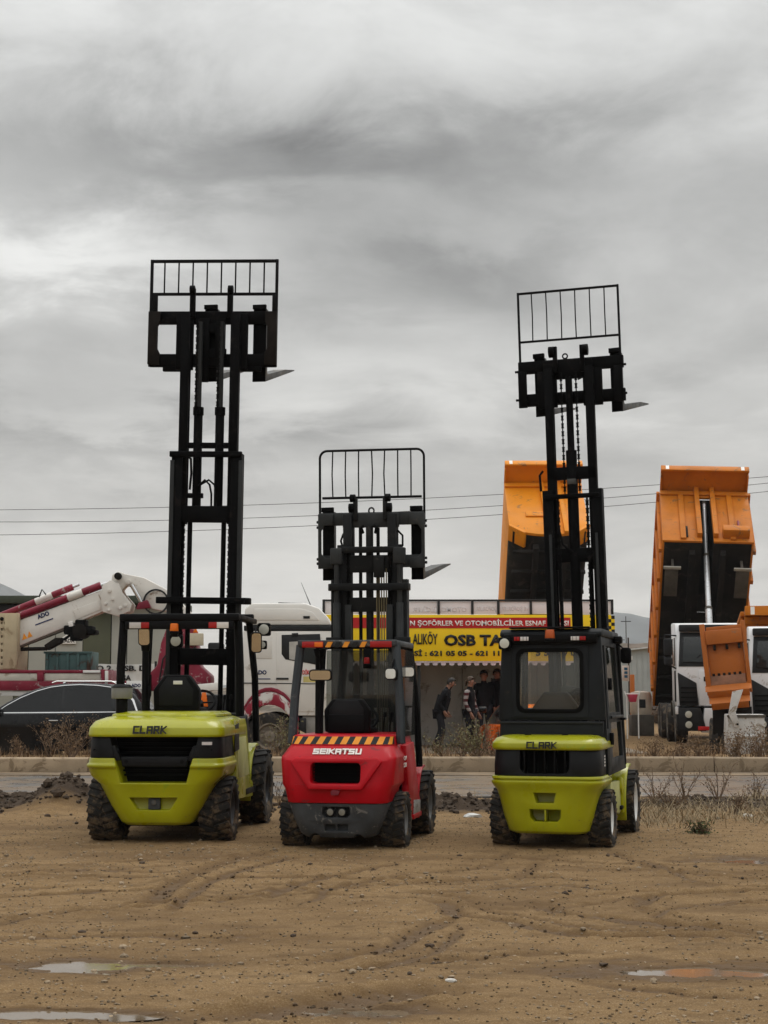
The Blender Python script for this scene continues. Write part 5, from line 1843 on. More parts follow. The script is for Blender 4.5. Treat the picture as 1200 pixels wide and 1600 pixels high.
# ---- estate car / hatchback ---------------------------------------------------------------------------
def car(name, loc, rz, m_body, label, L=4.8, Wc=1.86, Hr=1.72, hatch=False):
    f = empty(name, loc, rz)
    tag(f, label, 'car')
    k = L / 4.8
    X = lambda v: v * k
    hb = Hr / 1.72
    low = [(-2.40, .48), (-2.39, .76), (-2.25, .94), (-1.25, 1.06), (-.2, 1.08), (2.26, 1.12), (2.38, .98), (2.40, .50), (2.28, .30), (-2.25, .27)]
    low = [(X(a), b * hb) for a, b in low]
    cuts = [G().cyl((X(-1.45), -2, .36), (X(-1.45), 2, .36), .41, n=28), G().cyl((X(1.42), -2, .36), (X(1.42), 2, .36), .41, n=28)]
    G().prism(low, -Wc / 2, Wc / 2, 'y').build('body', m_body, f, .045, 35, cut=cuts, seg=3)
    gh = [(-1.22, 1.07), (-.80, 1.33), (-.42, 1.52), (-.05, 1.645), (.35, 1.715), (.9, 1.735), (1.4, 1.71), (1.80, 1.64), (2.05, 1.50), (2.22, 1.30), (2.30, 1.12)] if not hatch else [(-1.22, 1.07), (-.30, 1.62), (.2, 1.71), (1.6, 1.70), (2.02, 1.58), (2.30, 1.08)]
    gh = [(X(a), b * hb) for a, b in gh]
    wt = lambda z: Wc / 2 - .05 - max(0, z - 1.05 * hb) * .30
    pts = [Vector((a, -wt(b), b)) for a, b in gh] + [Vector((a, wt(b), b)) for a, b in gh]
    n = len(gh)
    G().poly(pts, [list(range(n))[::-1], list(range(n, 2 * n))] + [(i, (i + 1) % n, n + (i + 1) % n, n + i) for i in range(n)]).build('cabin', m_body, f, .05, 40, seg=3)

    def side_glass(poly, nm, m, off, th=.006):
        for s in (-1, 1):
            a = [Vector((X(x), s * (wt(z * hb) + off), z * hb)) for x, z in poly]
            b = [p - Vector((0, s * th, 0)) for p in a]
            q = len(a)
            G().poly(a + b, [list(range(q)), list(range(q, 2 * q))[::-1]] + [(i, q + i, q + (i + 1) % q, (i + 1) % q) for i in range(q)]).build(nm, m, f, smooth=0)
    side_glass([(-1.0, 1.12), (.42, 1.12), (.42, 1.655), (.15, 1.62), (-.15, 1.54), (-.50, 1.40), (-.8, 1.24)], 'front_window', M_TINT, .008)
    side_glass([(.47, 1.12), (1.60, 1.13), (1.52, 1.62), (1.2, 1.66), (.8, 1.675), (.47, 1.66)], 'rear_window', M_TINT, .008)
    side_glass([(1.65, 1.13), (2.06, 1.14), (1.98, 1.34), (1.84, 1.50), (1.57, 1.60)], 'quarter_window', M_TINT, .008)
    side_glass([(-1.12, 1.085), (2.14, 1.105), (2.14, 1.125), (-1.12, 1.105)], 'trim_strip', M_CHROME, .012, .012)
    side_glass([(-.98, 1.135), (-.8, 1.255), (-.50, 1.415), (-.15, 1.555), (.15, 1.635), (.47, 1.675), (.8, 1.69), (1.2, 1.675), (1.55, 1.63), (1.55, 1.645), (1.2, 1.69), (.8, 1.705), (.47, 1.69), (.15, 1.65), (-.15, 1.57), (-.50, 1.43), (-.8, 1.27), (-1.0, 1.135)], 'trim_strip', M_CHROME, .010, .010)
    side_glass([(1.62, 1.60), (1.88, 1.50), (2.02, 1.35), (2.12, 1.13), (2.16, 1.13), (2.06, 1.37), (1.91, 1.525), (1.62, 1.625)], 'trim_strip', M_CHROME, .010, .010)
    for s in (-1, 1):
        if not hatch:
            G().tube([(X(.15), s * .58, 1.73), (X(.25), s * .58, 1.765), (X(1.5), s * .58, 1.765), (X(1.62), s * .58, 1.71)], .017, 6).build('roof_rail', M_CHROME, f)
        G().prism(rrect(X(-1.0) - .11, X(-1.0) + .11, 1.06, 1.20, .05), s * (Wc / 2 - .02), s * (Wc / 2 + .17), 'y').build('mirror', m_body if not hatch else M_CARBLK, f, .02)
        for x in (.28, 1.42):
            G().box(X(x) - .10, X(x) + .10, min(s * Wc / 2, s * (Wc / 2 + .03)), max(s * Wc / 2, s * (Wc / 2 + .03)), .92 * hb, .945 * hb).build('handle', M_CHROME if not hatch else m_body, f, .006)
        for x in (-1.45, 1.42):
            truck_wheel(f, X(x), s * (Wc / 2 - .13), .345, .22, s, 'y', (X(x), s * (Wc / 2 - .13), .345))
        G().box(X(2.30), X(2.415), min(s * .55, s * (Wc / 2 - .03)), max(s * .55, s * (Wc / 2 - .03)), .90 * hb, 1.02 * hb).build('tail_light', M_REDL, f, .02)
        G().box(X(-2.40), X(-2.25), min(s * .50, s * (Wc / 2 - .05)), max(s * .50, s * (Wc / 2 - .05)), .74 * hb, .86 * hb).build('headlight', M_LAMP, f, .02)
    rw = [Vector((X(1.97), -.60, 1.60 * hb)), Vector((X(1.97), .60, 1.60 * hb)), Vector((X(2.25), .72, 1.16 * hb)), Vector((X(2.25), -.72, 1.16 * hb))]
    q = [p + Vector((.03, 0, .012)) for p in rw]
    G().poly(rw + q, ((3, 2, 1, 0), (4, 5, 6, 7), (0, 1, 5, 4), (1, 2, 6, 5), (2, 3, 7, 6), (3, 0, 4, 7))).build('rear_window', M_TINT, f, .004)
    G().box(X(2.40), X(2.43), -.26, .26, .62 * hb, .73 * hb).build('number_plate', M_WHITE, f, .004)
    return f


c0 = at(80, 1084, 33.95)
car('estate_car', (c0.x, 33.95, 0), 0, M_CARBLK, 'black estate car with dark windows and chrome trim, parked behind the kerb on the left', 4.55)
c1 = at(834, 1084, 34.2)
car('hatchback', (c1.x, 35.9, .0), -R(86), M_CARORG, 'low bright orange hatchback mostly hidden behind the cabbed forklift', 3.9, 1.72, 1.27, True)


# ---- crane truck ---------------------------------------------------------------------------------------
def crane_truck():
    Y0, Y1 = 35.1, 37.45
    b = gnd(300, 1179)
    f = empty('crane_truck', (b.x, Y0, 0))
    tag(f, 'white and maroon flatbed truck with a folded loader crane behind its cab', 'crane truck')
    E_ = lambda poly, y0, y1, nm, m, bev=.02, cut=None: Wd(f).prism(pp(poly, Y0), y0, y1, 'y').build(nm, m, f, bev, cut=cut)
    wc = at(421, 1143, Y0)
    sc = 2400 / Y0

    def arch(px, r):
        v = at(px, 1143, Y0)
        return Wd(f).cyl((v.x, Y0 - 1, v.z), (v.x, Y1 + 1, v.z), r, n=36)
    shell = [(380, 986), (518, 986), (523, 1040), (526, 1118), (462, 1118), (380, 1118)]
    E_(shell, Y0, Y1, 'cab', M_TRW, .03, [arch(421, .64)])
    E_([(382, 977), (382, 951), (393, 942), (478, 942.5), (499, 950), (512, 964), (519, 977)], Y0 + .02, Y1 - .02, 'cab_roof', M_TRW, .06)
    E_([(381, 977.4), (520, 977.4), (523, 985.4), (381, 985.4)], Y0 - .01, Y1 + .01, 'roof_band', M_DARKG, .01)
    E_([(396, 951), (470, 951), (488, 956), (499, 969), (396, 969)], Y0 + .005, Y0 + .04, 'roof_panel', M_TRW, .012)
    E_([(474, 962.5), (484, 962.5), (484, 966.5), (474, 966.5)], Y0 - .01, Y0 + .02, 'side_marker', M_DARKG, .004)
    E_([(433, 939.6), (472, 941), (472, 942.5), (433, 941.2)], Y0 + .4, Y0 + .5, 'roof_hatch', M_DARKG, 0)
    a0, a1 = at(485, 945, Y0 + .6), at(470.5, 910, Y0 + .6)
    Wd(f).tube([a0, a0.lerp(a1, .5), a1], [.012, .008, .004], 5).build('antenna', M_DARKG, f)
    E_([(397, 991.5), (424, 991.5), (425, 1029), (397, 1029)], Y0 - .012, Y0 + .02, 'side_panel', M_TRW, .010)
    E_([(431.5, 988), (500, 988), (505, 1040), (508, 1112), (466, 1112), (456, 1090), (432, 1076)], Y0 - .014, Y0 + .02, 'door', M_TRW, .010)
    E_([(440, 992), (500, 990.5), (505.5, 1041), (480, 1036), (446, 1030.5), (440, 1022)], Y0 - .022, Y0 - .002, 'window_frame', M_DARKG, .006)
    E_([(452, 1003), (471, 1002), (471, 1033), (452, 1030)], Y0 - .026, Y0 - .018, 'window', mat('bright_cab_glass', (.38, .37, .34), .12, var=.25, vscale=2), 0)
    E_([(474, 1002), (499, 1001), (503, 1037), (474, 1033.5)], Y0 - .026, Y0 - .018, 'window', M_SCREEN, 0)
    E_([(456, 989.5), (466, 989), (466, 993.5), (456, 994)], Y0 - .05, Y0 - .02, 'window_bracket', M_DARKG, .004)
    E_([(431.5, 1059), (451, 1059), (451, 1062), (431.5, 1062)], Y0 - .03, Y0 - .012, 'door_handle', M_DARKG, .004)
    E_([(397, 1060), (422.5, 1060), (422.5, 1061.6), (397, 1061.6)], Y0 - .006, Y0 + .01, 'decal_bar', M_NAVY, 0)
    t = at(407, 1054, Y0) - f.location
    text('company_lettering', 'ADO', M_NAVY, f, t.x, -.008, t.z, .28, .10, bold=.045)
    t = at(484, 1054, Y0) - f.location
    text('warning_lettering', 'DİKKAT', M_REDD, f, t.x, -.024, t.z, .33, .13, bold=.03)
    E_([(474, 1057), (496, 1057), (496, 1066), (474, 1066)], Y0 - .020, Y0 - .010, 'warning_sticker', mat('yellow_sticker', (.50, .42, .15), .5), 0)
    E_([(381, 1066.5), (508, 1068), (508, 1069.4), (381, 1067.9)], Y0 - .020, Y0 - .010, 'seam', M_DARKG, 0)
    E_([(316, 1082), (322, 1082), (325, 1104), (313, 1104)], Y0 - .05, Y0 + .05, 'marker_cone', M_ORANGE, .01)
    E_([(300, 1070), (345, 1066), (345, 1078), (300, 1081)], Y0 - .02, Y0 + .05, 'side_board', M_WHITE, .006)
    # mudguard, scuffed red over white
    n = 14
    out = [(421 + 46 * math.cos(R(a)), 1143 - 62 * math.sin(R(a))) for a in [205 - (205 + 20) * i / n for i in range(n + 1)]]
    inn = [(421 + 38 * math.cos(R(a)), 1143 - 42 * math.sin(R(a))) for a in [205 - (205 + 20) * i / n for i in range(n + 1)]]
    M_GU = mat('scuffed_mudguard', (.56, .53, .50), .5, var=.1, vscale=2, wear=((.26, .015, .035), .55, 3.0))
    E_(out + inn[::-1], Y0 - .05, Y0 + .5, 'mudguard', M_GU, .015)
    out2 = [(421 + 48 * math.cos(R(a)), 1143 - 69 * math.sin(R(a))) for a in [180 - 165 * i / n for i in range(n + 1)]]
    inn2 = [(421 + 46.5 * math.cos(R(a)), 1143 - 62.5 * math.sin(R(a))) for a in [180 - 165 * i / n for i in range(n + 1)]]
    E_(out2 + inn2[::-1], Y0 - .04, Y0 + .5, 'mudguard_edge', M_MAROON, .008)
    E_([(472, 1119), (524, 1119), (524, 1152), (478, 1152)], Y0 + .05, Y1 - .05, 'bumper', mat('grey_bumper', (.25, .24, .22), .6, var=.2), .02)
    E_([(470, 1122), (478, 1122), (478, 1146), (466, 1140)], Y0 - .01, Y0 + .3, 'step', M_DARKG, .01)
    for i, px in enumerate((421, 40, -25)):
        v = at(px, 1143, Y0) - f.location
        for s, yy in ((-1, .16), (1, Y1 - Y0 - .16)):
            truck_wheel(f, 0, 0, .54, .30, s, 'y', (v.x, yy, .54))
    Wd(f).box(at(-120, 0, Y0).x, wc.x + 1.4, Y0 + .75, Y1 - .75, .70, 1.0).build('chassis', M_UNDER, f)
    E_([(250, 1085), (360, 1085), (360, 1140), (250, 1140)], Y0 + .1, Y0 + .7, 'fuel_tank', M_DARKG, .08)
    # flatbed with drop sides
    bed = empty('flatbed', parent=f)
    E2 = lambda poly, y0, y1, nm, m, bev=.01: Wd(f).prism(pp(poly, Y0), y0, y1, 'y').build(nm, m, bed, bev)
    E2([(-140, 1064), (228, 1064), (228, 1079), (-140, 1079)], Y0, Y1, 'deck', M_MAROON)
    E2([(-140, 1080), (168, 1080), (168, 1087.5), (-140, 1087.5)], Y0 + .05, Y0 + .15, 'side_rail', M_TRW)
    for s, yy in ((0, Y0 + .02), (1, Y1 - .08)):
        E2([(-140, 1047), (157, 1047), (157, 1051.5), (-140, 1051.5)], yy - .02, yy + .06, 'top_rail', M_MAROON)
        for (x0, x1) in ((-130, -64), (-54, 58), (70, 157)):
            E2([(x0, 1052), (x1, 1052), (x1, 1063.6), (x0, 1063.6)], yy, yy + .04, 'side_panel', mat('cream_panel', (.55, .51, .44), .5, var=.1, wear=((.32, .26, .19), .12, 3)))
        for x0 in (-64, 58):
            E2([(x0, 1051), (x0 + 10, 1051), (x0 + 10, 1064), (x0, 1064)], yy - .03, yy + .05, 'stake', M_MAROON)
    E2([(130, 1047.4), (157, 1047.4), (157, 1051.2), (130, 1051.2)], Y0 - .03, Y0 - .002, 'white_plate', M_WHITE, .003)
    E2([(158, 1046), (163.5, 1046), (163.5, 1079), (158, 1079)], Y0 - .02, Y1, 'end_post', M_MAROON)
    E2([(164, 1048), (168.5, 1048), (168.5, 1068), (164, 1068)], Y0 - .02, Y0 + .08, 'end_post', M_WHITE)
    E_([(198, 1064), (231, 1064), (231, 1083), (198, 1083)], Y0 - .04, Y0 - .005, 'company_plate', M_WHITE, .004)
    t = at(213, 1074, Y0) - f.location
    text('company_lettering', 'ADO', M_NAVY, f, t.x, -.046, t.z, .22, .085, bold=.045)
    # crane
    cr = empty('crane', parent=f)
    Yc = Y0 + .75

    def C_(poly, y0, y1, nm, m, bev=.02):
        return Wd(f).prism(pp(poly, Yc), y0, y1, 'y').build(nm, m, cr, bev)
    yc = Yc + .25
    C_([(216, 1080), (226, 1060), (246, 1040), (252, 1005), (262, 978), (290, 974), (304, 984), (308, 1010), (312, 1040), (330, 1056), (330, 1080)], yc - .35, yc + .45, 'column', M_MAROON, .05)
    C_([(296, 990), (319, 990), (319, 1009), (296, 1009)], yc - .48, yc - .34, 'control_box', mat('cream_box', (.52, .46, .34), .5, var=.1), .015)
    C_([(303, 989), (311, 989), (307, 981)], yc - .46, yc - .36, 'warning_lamp', M_ORANGE, .004)
    C_([(325, 1004), (348, 1004), (348, 1030), (325, 1030)], yc - .3, yc + .2, 'hose_reel', M_DARKG, .05)
    for i in range(5):
        p = [at(250 + i * 5, 1066, Yc), at(256 + i * 7, 1030, Yc), at(270 + i * 9, 1012, Yc), at(284 + i * 8, 1030, Yc)]
        for q in p:
            q.y = yc - .40
        Wd(f).tube(p, .02, 6).build('hose', M_DARKG, cr)
    # inner boom from the column up to the knuckle
    C_([(172, 908), (174, 897), (184, 892), (194, 896), (224, 902), (266, 924), (300, 960), (300, 985), (270, 985), (262, 956), (236, 951), (214, 934), (205, 918), (196, 914), (190, 921), (184, 930)], yc - .14, yc + .22, 'inner_boom', M_BOOM, .03)
    v0, v1 = at(190, 904, Yc), at(205, 943, Yc)
    C_([(160, 914), (172, 906), (186, 912), (191, 926), (206, 944), (203, 955), (184, 963), (160, 956), (157, 932)], yc - .24, yc - .15, 'knuckle_plate', M_BOOM, .02)
    C_([(160, 914), (172, 906), (186, 912), (191, 926), (206, 944), (203, 955), (184, 963), (160, 956), (157, 932)], yc + .23, yc + .32, 'knuckle_plate', M_BOOM, .02)
    for (px, py, r) in ((184, 900, 5.5), (200, 909, 4), (171, 923, 3), (176, 936, 2.4), (165, 943, 2.2), (188, 950, 2.6), (196, 946, 2.2), (170, 953, 2.2)):
        v = at(px, py, Yc)
        Wd(f).cyl((v.x, yc - .28, v.z), (v.x, yc + .3, v.z), r * Yc / 2400, n=16).build('pivot_pin', M_BOOM if py > 905 else M_UNDER, cr, .004)
    p0, p1 = at(205, 914, Yc), at(224, 947, Yc)
    p0.y = p1.y = yc - .17
    Wd(f).cyl(p0, p1, .05, n=14).build('knuckle_ram', M_ROD, cr)
    C_([(216, 942), (230, 937), (236, 950), (212, 952)], yc - .26, yc - .08, 'ram_head', M_MAROON, .02)
    v = at(243, 940, Yc)
    Wd(f).lathe([(.30, -.02), (.30, .02), (.26, .02), (.26, -.02)], (v.x, yc - .2, v.z), 'y', 32).build('hose_loop', M_DARKG, cr)
    # outer boom slopes down over the load bed
    C_([(28, 969), (160, 920), (186, 934), (186, 958), (160, 955), (112, 975), (28, 1009), (-70, 1046), (-70, 1004)], yc - .13, yc + .21, 'outer_boom', M_BOOM, .03)
    C_([(112, 953), (152, 938), (156, 952), (118, 968)], yc - .146, yc - .128, 'boom_panel', M_BOOM, .012)
    C_([(28, 1004), (100, 976), (101, 983), (28, 1011)], yc - .10, yc + .18, 'boom_extension', mat('boom_shadow_grey', (.14, .125, .10), .6, var=.2), .01)  # darker strip along the boom's underside, its shade put into the grey
    for (a, b, r, m, dy) in (((-40, 974), (108, 915), 5.2, M_MAROON, .20), ((26, 963), (156, 914), 6.0, M_MAROON, -.10), ((-20, 980), (140, 920), 3.2, M_MAROON, .05)):
        q0, q1 = at(*a, Yc), at(*b, Yc)
        q0.y = q1.y = yc + dy
        Wd(f).cyl(q0, q1, r * Yc / 2400, n=14).build('extension_ram', m, cr, .006)
        d = q1 - q0
        Wd(f).cyl(q0 + d * .60, q0 + d * .78, r * 1.06 * Yc / 2400, n=14).build('ram_sleeve', M_BOOM, cr, .004)
        Wd(f).cyl(q1, q1 + d.normalized() * .16, r * .45 * Yc / 2400, n=10).build('ram_rod', M_ROD, cr)
    for dy in (-.12, .02):
        q = [at(120, 926, Yc), at(148, 912, Yc), at(152, 910, Yc), at(153, 915, Yc), at(140, 921, Yc)]
        for v in q:
            v.y = yc + dy
        Wd(f).tube(q, .018, 6).build('hose', M_DARKG, cr)
    q = [at(57, 932, Yc), at(62, 920, Yc), at(68, 928, Yc)]
    for v in q:
        v.y = yc
    Wd(f).tube(q, .02, 6).build('hose', M_DARKG, cr)
    rot = Matrix.Rotation(R(-20.5), 4, 'Y')
    t = at(67, 964, Yc) - f.location
    text('company_lettering', 'ADO', M_NAVY, cr, t.x, yc - .14 - f.location.y, t.z, .29, .11, bold=.045, rot=rot)
    C_([(53, 975.5), (81, 965), (81.5, 966.8), (53.5, 977.3)], yc - .138, yc - .12, 'decal_bar', M_NAVY, 0)
    for px in (37, 45):
        C_([(px - 4, 1000 - (px - 37) * .4), (px + 4, 997 - (px - 37) * .4), (px - 1.5, 989 - (px - 37) * .4)], yc - .138, yc - .12, 'warning_triangle', M_ORANGES, 0)
    # winch and hook block
    v = at(124, 986, Yc)
    wn = empty('winch', parent=cr)
    Wd(f).cyl((v.x, yc - .25, v.z), (v.x, yc + .3, v.z), .17, n=18).build('drum', M_UNDER, wn, .01)
    for (dx, dz, s) in ((-.25, .03, .13), (.16, .02, .13), (.0, .17, .12), (-.12, -.13, .11), (.3, -.02, .07)):
        Wd(f).box(v.x + dx - s, v.x + dx + s, yc - .2, yc + .25, v.z + dz - s * .8, v.z + dz + s * .8).build('motor', M_VOID, wn, .03)
    C_([(105, 972), (112, 970), (114, 978), (107, 980)], yc - .2, yc + .2, 'winch_bracket', M_WHITE, .01)
    C_([(66, 1008), (84, 996), (96, 996), (94, 1004), (72, 1016)], yc - .12, yc + .12, 'hook_block', M_UNDER, .03)
    C_([(96, 997), (112, 986), (112, 989), (97, 1001)], yc - .06, yc + .06, 'link', M_VOID, .01)
    p0, p1 = at(70, 1013, Yc), at(26, 1014, Yc)
    p0.y = p1.y = yc
    Wd(f).cyl(p0, p1, .045, n=8).build('hook', M_UNDER, cr)
    return f


crane_truck()
# load standing on the bed
Yb = 35.7
M_CRATE = mat('beige_crate', (.46, .38, .25), .7, var=.12, vscale=2, wear=((.30, .23, .14), .15, 3))
v0, v1 = at(-60, 1046, Yb), at(28, 958, Yb)
cr = empty('crate', ((v0.x + v1.x) / 2, Yb, v0.z))
tag(cr, 'beige crate with rows of small dark holes standing on the truck bed', 'crate')
hol = Wd(cr)
for r_ in (973, 983, 994, 1006, 1016, 1027, 1037):
    for k in range(14):
        x = 10.5 - k * 4.6
        a, b = at(x, r_ + 2.4, Yb), at(x + 2.8, r_ - 1.6, Yb)
        hol.box(a.x, b.x, Yb - .2, Yb + .22, a.z, b.z)
a = at(3, 967, Yb)
Wd(cr).box(v0.x, v1.x, Yb, Yb + 1.1, v0.z, v1.z).build('crate_body', M_CRATE, cr, .012, cut=[hol])
Wd(cr).box(v1.x - .30, v1.x - .02, Yb - .015, Yb - .003, v0.z + .02, v1.z - .02).build('corner_board', M_CRATE, cr, .004)
Wd(cr).box(v0.x + .02, v1.x - .02, Yb + .25, Yb + 1.0, v0.z + .05, v1.z - .05).build('lining', M_VOID, cr)
Wd(cr).cyl((a.x, Yb - .02, a.z), (a.x, Yb + .02, a.z), .045, n=14).build('port', M_VOID, cr)
M_TEAL = mat('rusty_teal', (.065, .13, .125), .6, var=.15, vscale=1.5, wear=((.055, .035, .022), .28, 3.2))
v0, v1 = at(70, 1049, Yb + .5), at(142, 1018, Yb + .5)
sk = empty('steel_bin', ((v0.x + v1.x) / 2, Yb + .5, v0.z))
tag(sk, 'rusty teal steel bin standing on the truck bed under the crane hook', 'bin')
Wd(sk).box(v0.x, v1.x, Yb + .5, Yb + 1.5, v0.z, v1.z).build('shell', M_TEAL, sk, .01, cut=[Wd(sk).box(v0.x + .04, v1.x - .04, Yb + .54, Yb + 1.46, v0.z + .05, v1.z + .2)])
for k in range(5):
    x = v0.x + .05 + k * (v1.x - v0.x - .1) / 4
    Wd(sk).box(x - .03, x + .03, Yb + .46, Yb + .498, v0.z + .02, v1.z - .05).build('rib', M_TEAL, sk, .006)
Wd(sk).box(v0.x - .03, v1.x + .03, Yb + .455, Yb + .497, v1.z - .05, v1.z).build('rim', M_TEAL, sk, .006)

# ---- olive works hut behind the crane truck ---------------------------------------------------------------
Yh = 49.0
b = at(60, 1084, Yh)
hut = empty('works_hut', (b.x, Yh, 0))
tag(hut, 'olive and grey panelled works hut with a dark green roof edge behind the crane truck', 'hut')
M_OLIVE = mat('olive_panel', (.085, .090, .055), .6, var=.12, vscale=.8)
M_GREYP = mat('grey_panel', (.36, .36, .32), .6, var=.08, vscale=.8)
xw = lambda px: at(px, 1084, Yh).x
zt = lambda py: at(600, py, Yh).z
G(Matrix.Translation(-hut.location)).box(xw(-160), xw(262), Yh + .06, Yh + 5, 0, zt(942)).build('core', M_DARKG, hut)
edges = [(-160, -100, 0), (-99, -40, 1), (-39, 20, 0), (21, 42, 1), (43, 84, 0), (85, 127, 0), (128, 171, 1), (172.5, 196, 0), (197.5, 230, 0), (231, 262, 0)]
for (a, b_, k) in edges:
    Wd(hut).box(xw(a), xw(b_), Yh, Yh + .055, .02, zt(950)).build('wall_panel', M_OLIVE if k else M_GREYP, hut, .008)
Wd(hut).box(xw(-165), xw(266), Yh - .5, Yh + 5.2, zt(944), zt(932)).build('roof', mat('dark_green_roof', (.045, .055, .038), .6, var=.15), hut, .02)
Wd(hut).box(xw(-160), xw(100), Yh - .30, Yh - .2, zt(958), zt(946)).build('edge_strip', M_DARKG, hut, .02)  # dark strip set below the roof edge
Wd(hut).prism(pp([(92, 1006), (119, 1006), (117, 997), (107, 989), (96, 997)], Yh - .08), Yh - .08, Yh - .05, 'y').build('sign_board', M_WHITE, hut, .004)
t = at(106, 1004, Yh - .085) - hut.location
text('sign_lettering', 'CADA', M_DECALK, hut, t.x, -.084, t.z, .42, .12, bold=.03)

Yn = 45.5
b = at(195, 1084, Yn)
bn = empty('banner', (b.x, Yn, 0))
tag(bn, 'white banner with black capital letters hung on two posts behind the truck bed', 'banner')
p = pp([(147, 1037), (240, 1036), (241, 1066), (148, 1066)], Yn)
nx, nz = 24, 6
g = Wd(bn)
pts, fs = [], []
for j in range(nz + 1):
    for i in range(nx + 1):
        u, v = i / nx, j / nz
        x = p[3][0] + (p[2][0] - p[3][0]) * u
        z = p[3][1] + (p[0][1] - p[3][1]) * v
        pts.append((x, Yn + .025 * math.sin(u * 21 + v * 2) * math.sin(v * 3.14), z - .02 * math.sin(u * math.pi) * v))
for j in range(nz):
    for i in range(nx):
        a = j * (nx + 1) + i
        fs.append((a, a + 1, a + nx + 2, a + nx + 1))
g.poly(pts, fs).build('sheet', mat('banner_white', (.60, .60, .58), .7, var=.08), bn, smooth=60)
t0, t1 = at(190, 1048.5, Yn) - bn.location, at(197, 1063.5, Yn) - bn.location
text('banner_lettering', 'O 2. OSB. DE', M_DECALK, bn, t0.x + .06, -.035, t0.z, 1.62, .165, bold=.04)
text('banner_lettering', 'GA', M_DECALK, bn, t1.x, -.035, t1.z, .30, .165, bold=.04)
for px in (146, 242):
    v = at(px, 1084, Yn) - bn.location
    G().cyl((v.x, .06, 0), (v.x, .06, 2.45), .035, n=8).build('post', M_DARKG, bn)

# ---- taxi kiosk ----------------------------------------------------------------------------------------------
Yk = 37.8
kx = lambda px, Y=Yk: at(px, 1084, Y).x
kz = lambda py, Y=Yk: at(600, py, Y).z
b = at(735, 1084, Yk)
ki = empty('taxi_kiosk', (b.x, Yk, 0))
tag(ki, 'low grey taxi kiosk with a long yellow and red sign and pale scalloped awning', 'kiosk')
M_YEL = mat('sign_yellow', (.82, .56, .008), .45, var=.05, vscale=.7)
M_SRED = mat('sign_red', (.42, .012, .014), .45, var=.06)
M_KWALL = mat('kiosk_wall', (.50, .485, .46), .8, var=.12, vscale=1.0, wear=((.26, .24, .21), .2, 1.5))
M_FASC = mat('pale_banner', (.76, .71, .70), .7, var=.06, vscale=1.0)
M_KFR = mat('kiosk_frame', (.020, .019, .019), .5, var=.2)
K = lambda nm, m, x0, x1, y0, y1, z0, z1, bev=.01, par=ki: Wd(ki).box(x0, x1, y0, y1, z0, z1).build(nm, m, par, bev)
tag(G().box(kx(540), kx(985), Yk - 2.5, Yk + 3.4, -.1, .17).build('paving', mat('kiosk_paving', (.20, .17, .13), .8, var=.2, bump=.3), None, .02), kind='structure')
sg = empty('sign_board', parent=ki)
K('board', M_YEL, kx(500), kx(957), Yk, Yk + .14, kz(1033), kz(960.5), .01, sg)
K('red_band', M_SRED, kx(520), kx(893), Yk - .012, Yk - .001, kz(981.5), kz(965), .0, sg)
tx = lambda s, m, a, b_, base, top, bold: text('sign_lettering', s, m, sg, (kx((a + b_) / 2) - ki.location.x), -.020, kz(base), kx(b_) - kx(a), kz(top) - kz(base), .010, bold)
tx('N ŞOFÖRLER VE OTOMOBİLCİLER ESNAF ODASI', M_WHITE, 641, 890, 980, 967.2, .026)
tx('ALIKÖY', M_DECALK, 645, 684, 1007, 986.5, .02)
tx('OSB TAKSİ', M_DECALK, 694, 826, 1009.5, 986, .045)
tx('Sİ : 621 05 05 - 621 11', M_DECALK, 647, 781, 1025, 1014.2, .035)
tx('5 5', M_DECALK, 838, 858, 1025, 1015, .035)
tx('7 06', M_DECALK, 882, 906, 1025, 1015, .035)
for i in range(3):
    for j in range(5):
        K('checker_square', M_YEL if (i + j) % 2 else M_DECALK, kx(946 + i * 5.4), kx(946 + i * 5.4 + 5.4), Yk - .03, Yk - .004, kz(962 + (j + 1) * 5.4), kz(962 + j * 5.4), 0, sg)
fa = empty('parapet', parent=ki)
ps = [505, 562, 624, 686, 739, 780, 831, 870, 907, 959]
for a, b_ in zip(ps[:-1], ps[1:]):
    K('parapet_panel', M_FASC, kx(a) + .03, kx(b_) - .03, Yk + .02, Yk + .05, kz(959.5), kz(940), .003, fa)
for a in ps:
    K('post', M_KFR, kx(a) - .03, kx(a) + .03, Yk - .01, Yk + .06, kz(960), kz(938), .004, fa)
K('top_rail', M_KFR, kx(505) - .03, kx(959) + .03, Yk - .015, Yk + .065, kz(939.6), kz(936.6), .004, fa)
MIR = Matrix.Scale(-1, 4, (1, 0, 0))
for s, a, b_ in (('OTOMOBİLCİLER', 645, 730), ('ŞOFÖRLER', 745, 778), ('VE ŞOFÖRLER', 785, 828)):
    text('faded_lettering', s, mat('faded_print', (.66, .62, .62), .7, var=.03), fa, kx((a + b_) / 2) - ki.location.x, .016, kz(956.5), kx(b_) - kx(a), kz(946) - kz(956.5), .003, .02, rot=MIR)
aw = empty('awning', parent=ki)
M_AWN = mat('awning_pale', (.55, .48, .50), .75, var=.1)
x = 520
while x < 955:
    Wd(ki).prism(pp([(x, 1038.3), (x + 1.5, 1039.6), (x + 6.5, 1039.6), (x + 8, 1038.3), (x + 8, 1034.6), (x, 1034.6)], Yk), Yk + .02, Yk + .035, 'y').build('awning_flap', M_AWN, aw)
    x += 13.0
K('valance', M_AWN, kx(500), kx(957), Yk + .01, Yk + .045, kz(1035.4), kz(1033.05), 0, aw)
K('canopy_roof', M_KWALL, kx(502), kx(957), Yk + .15, Yk + 3.0, kz(968), kz(962), .01)
K('side_wall', M_KWALL, kx(512), kx(520), Yk + .4, Yk + 2.9, .17, kz(970), .01)
K('side_wall', M_KWALL, kx(945), kx(953), Yk + .4, Yk + 2.9, .17, kz(970), .01)
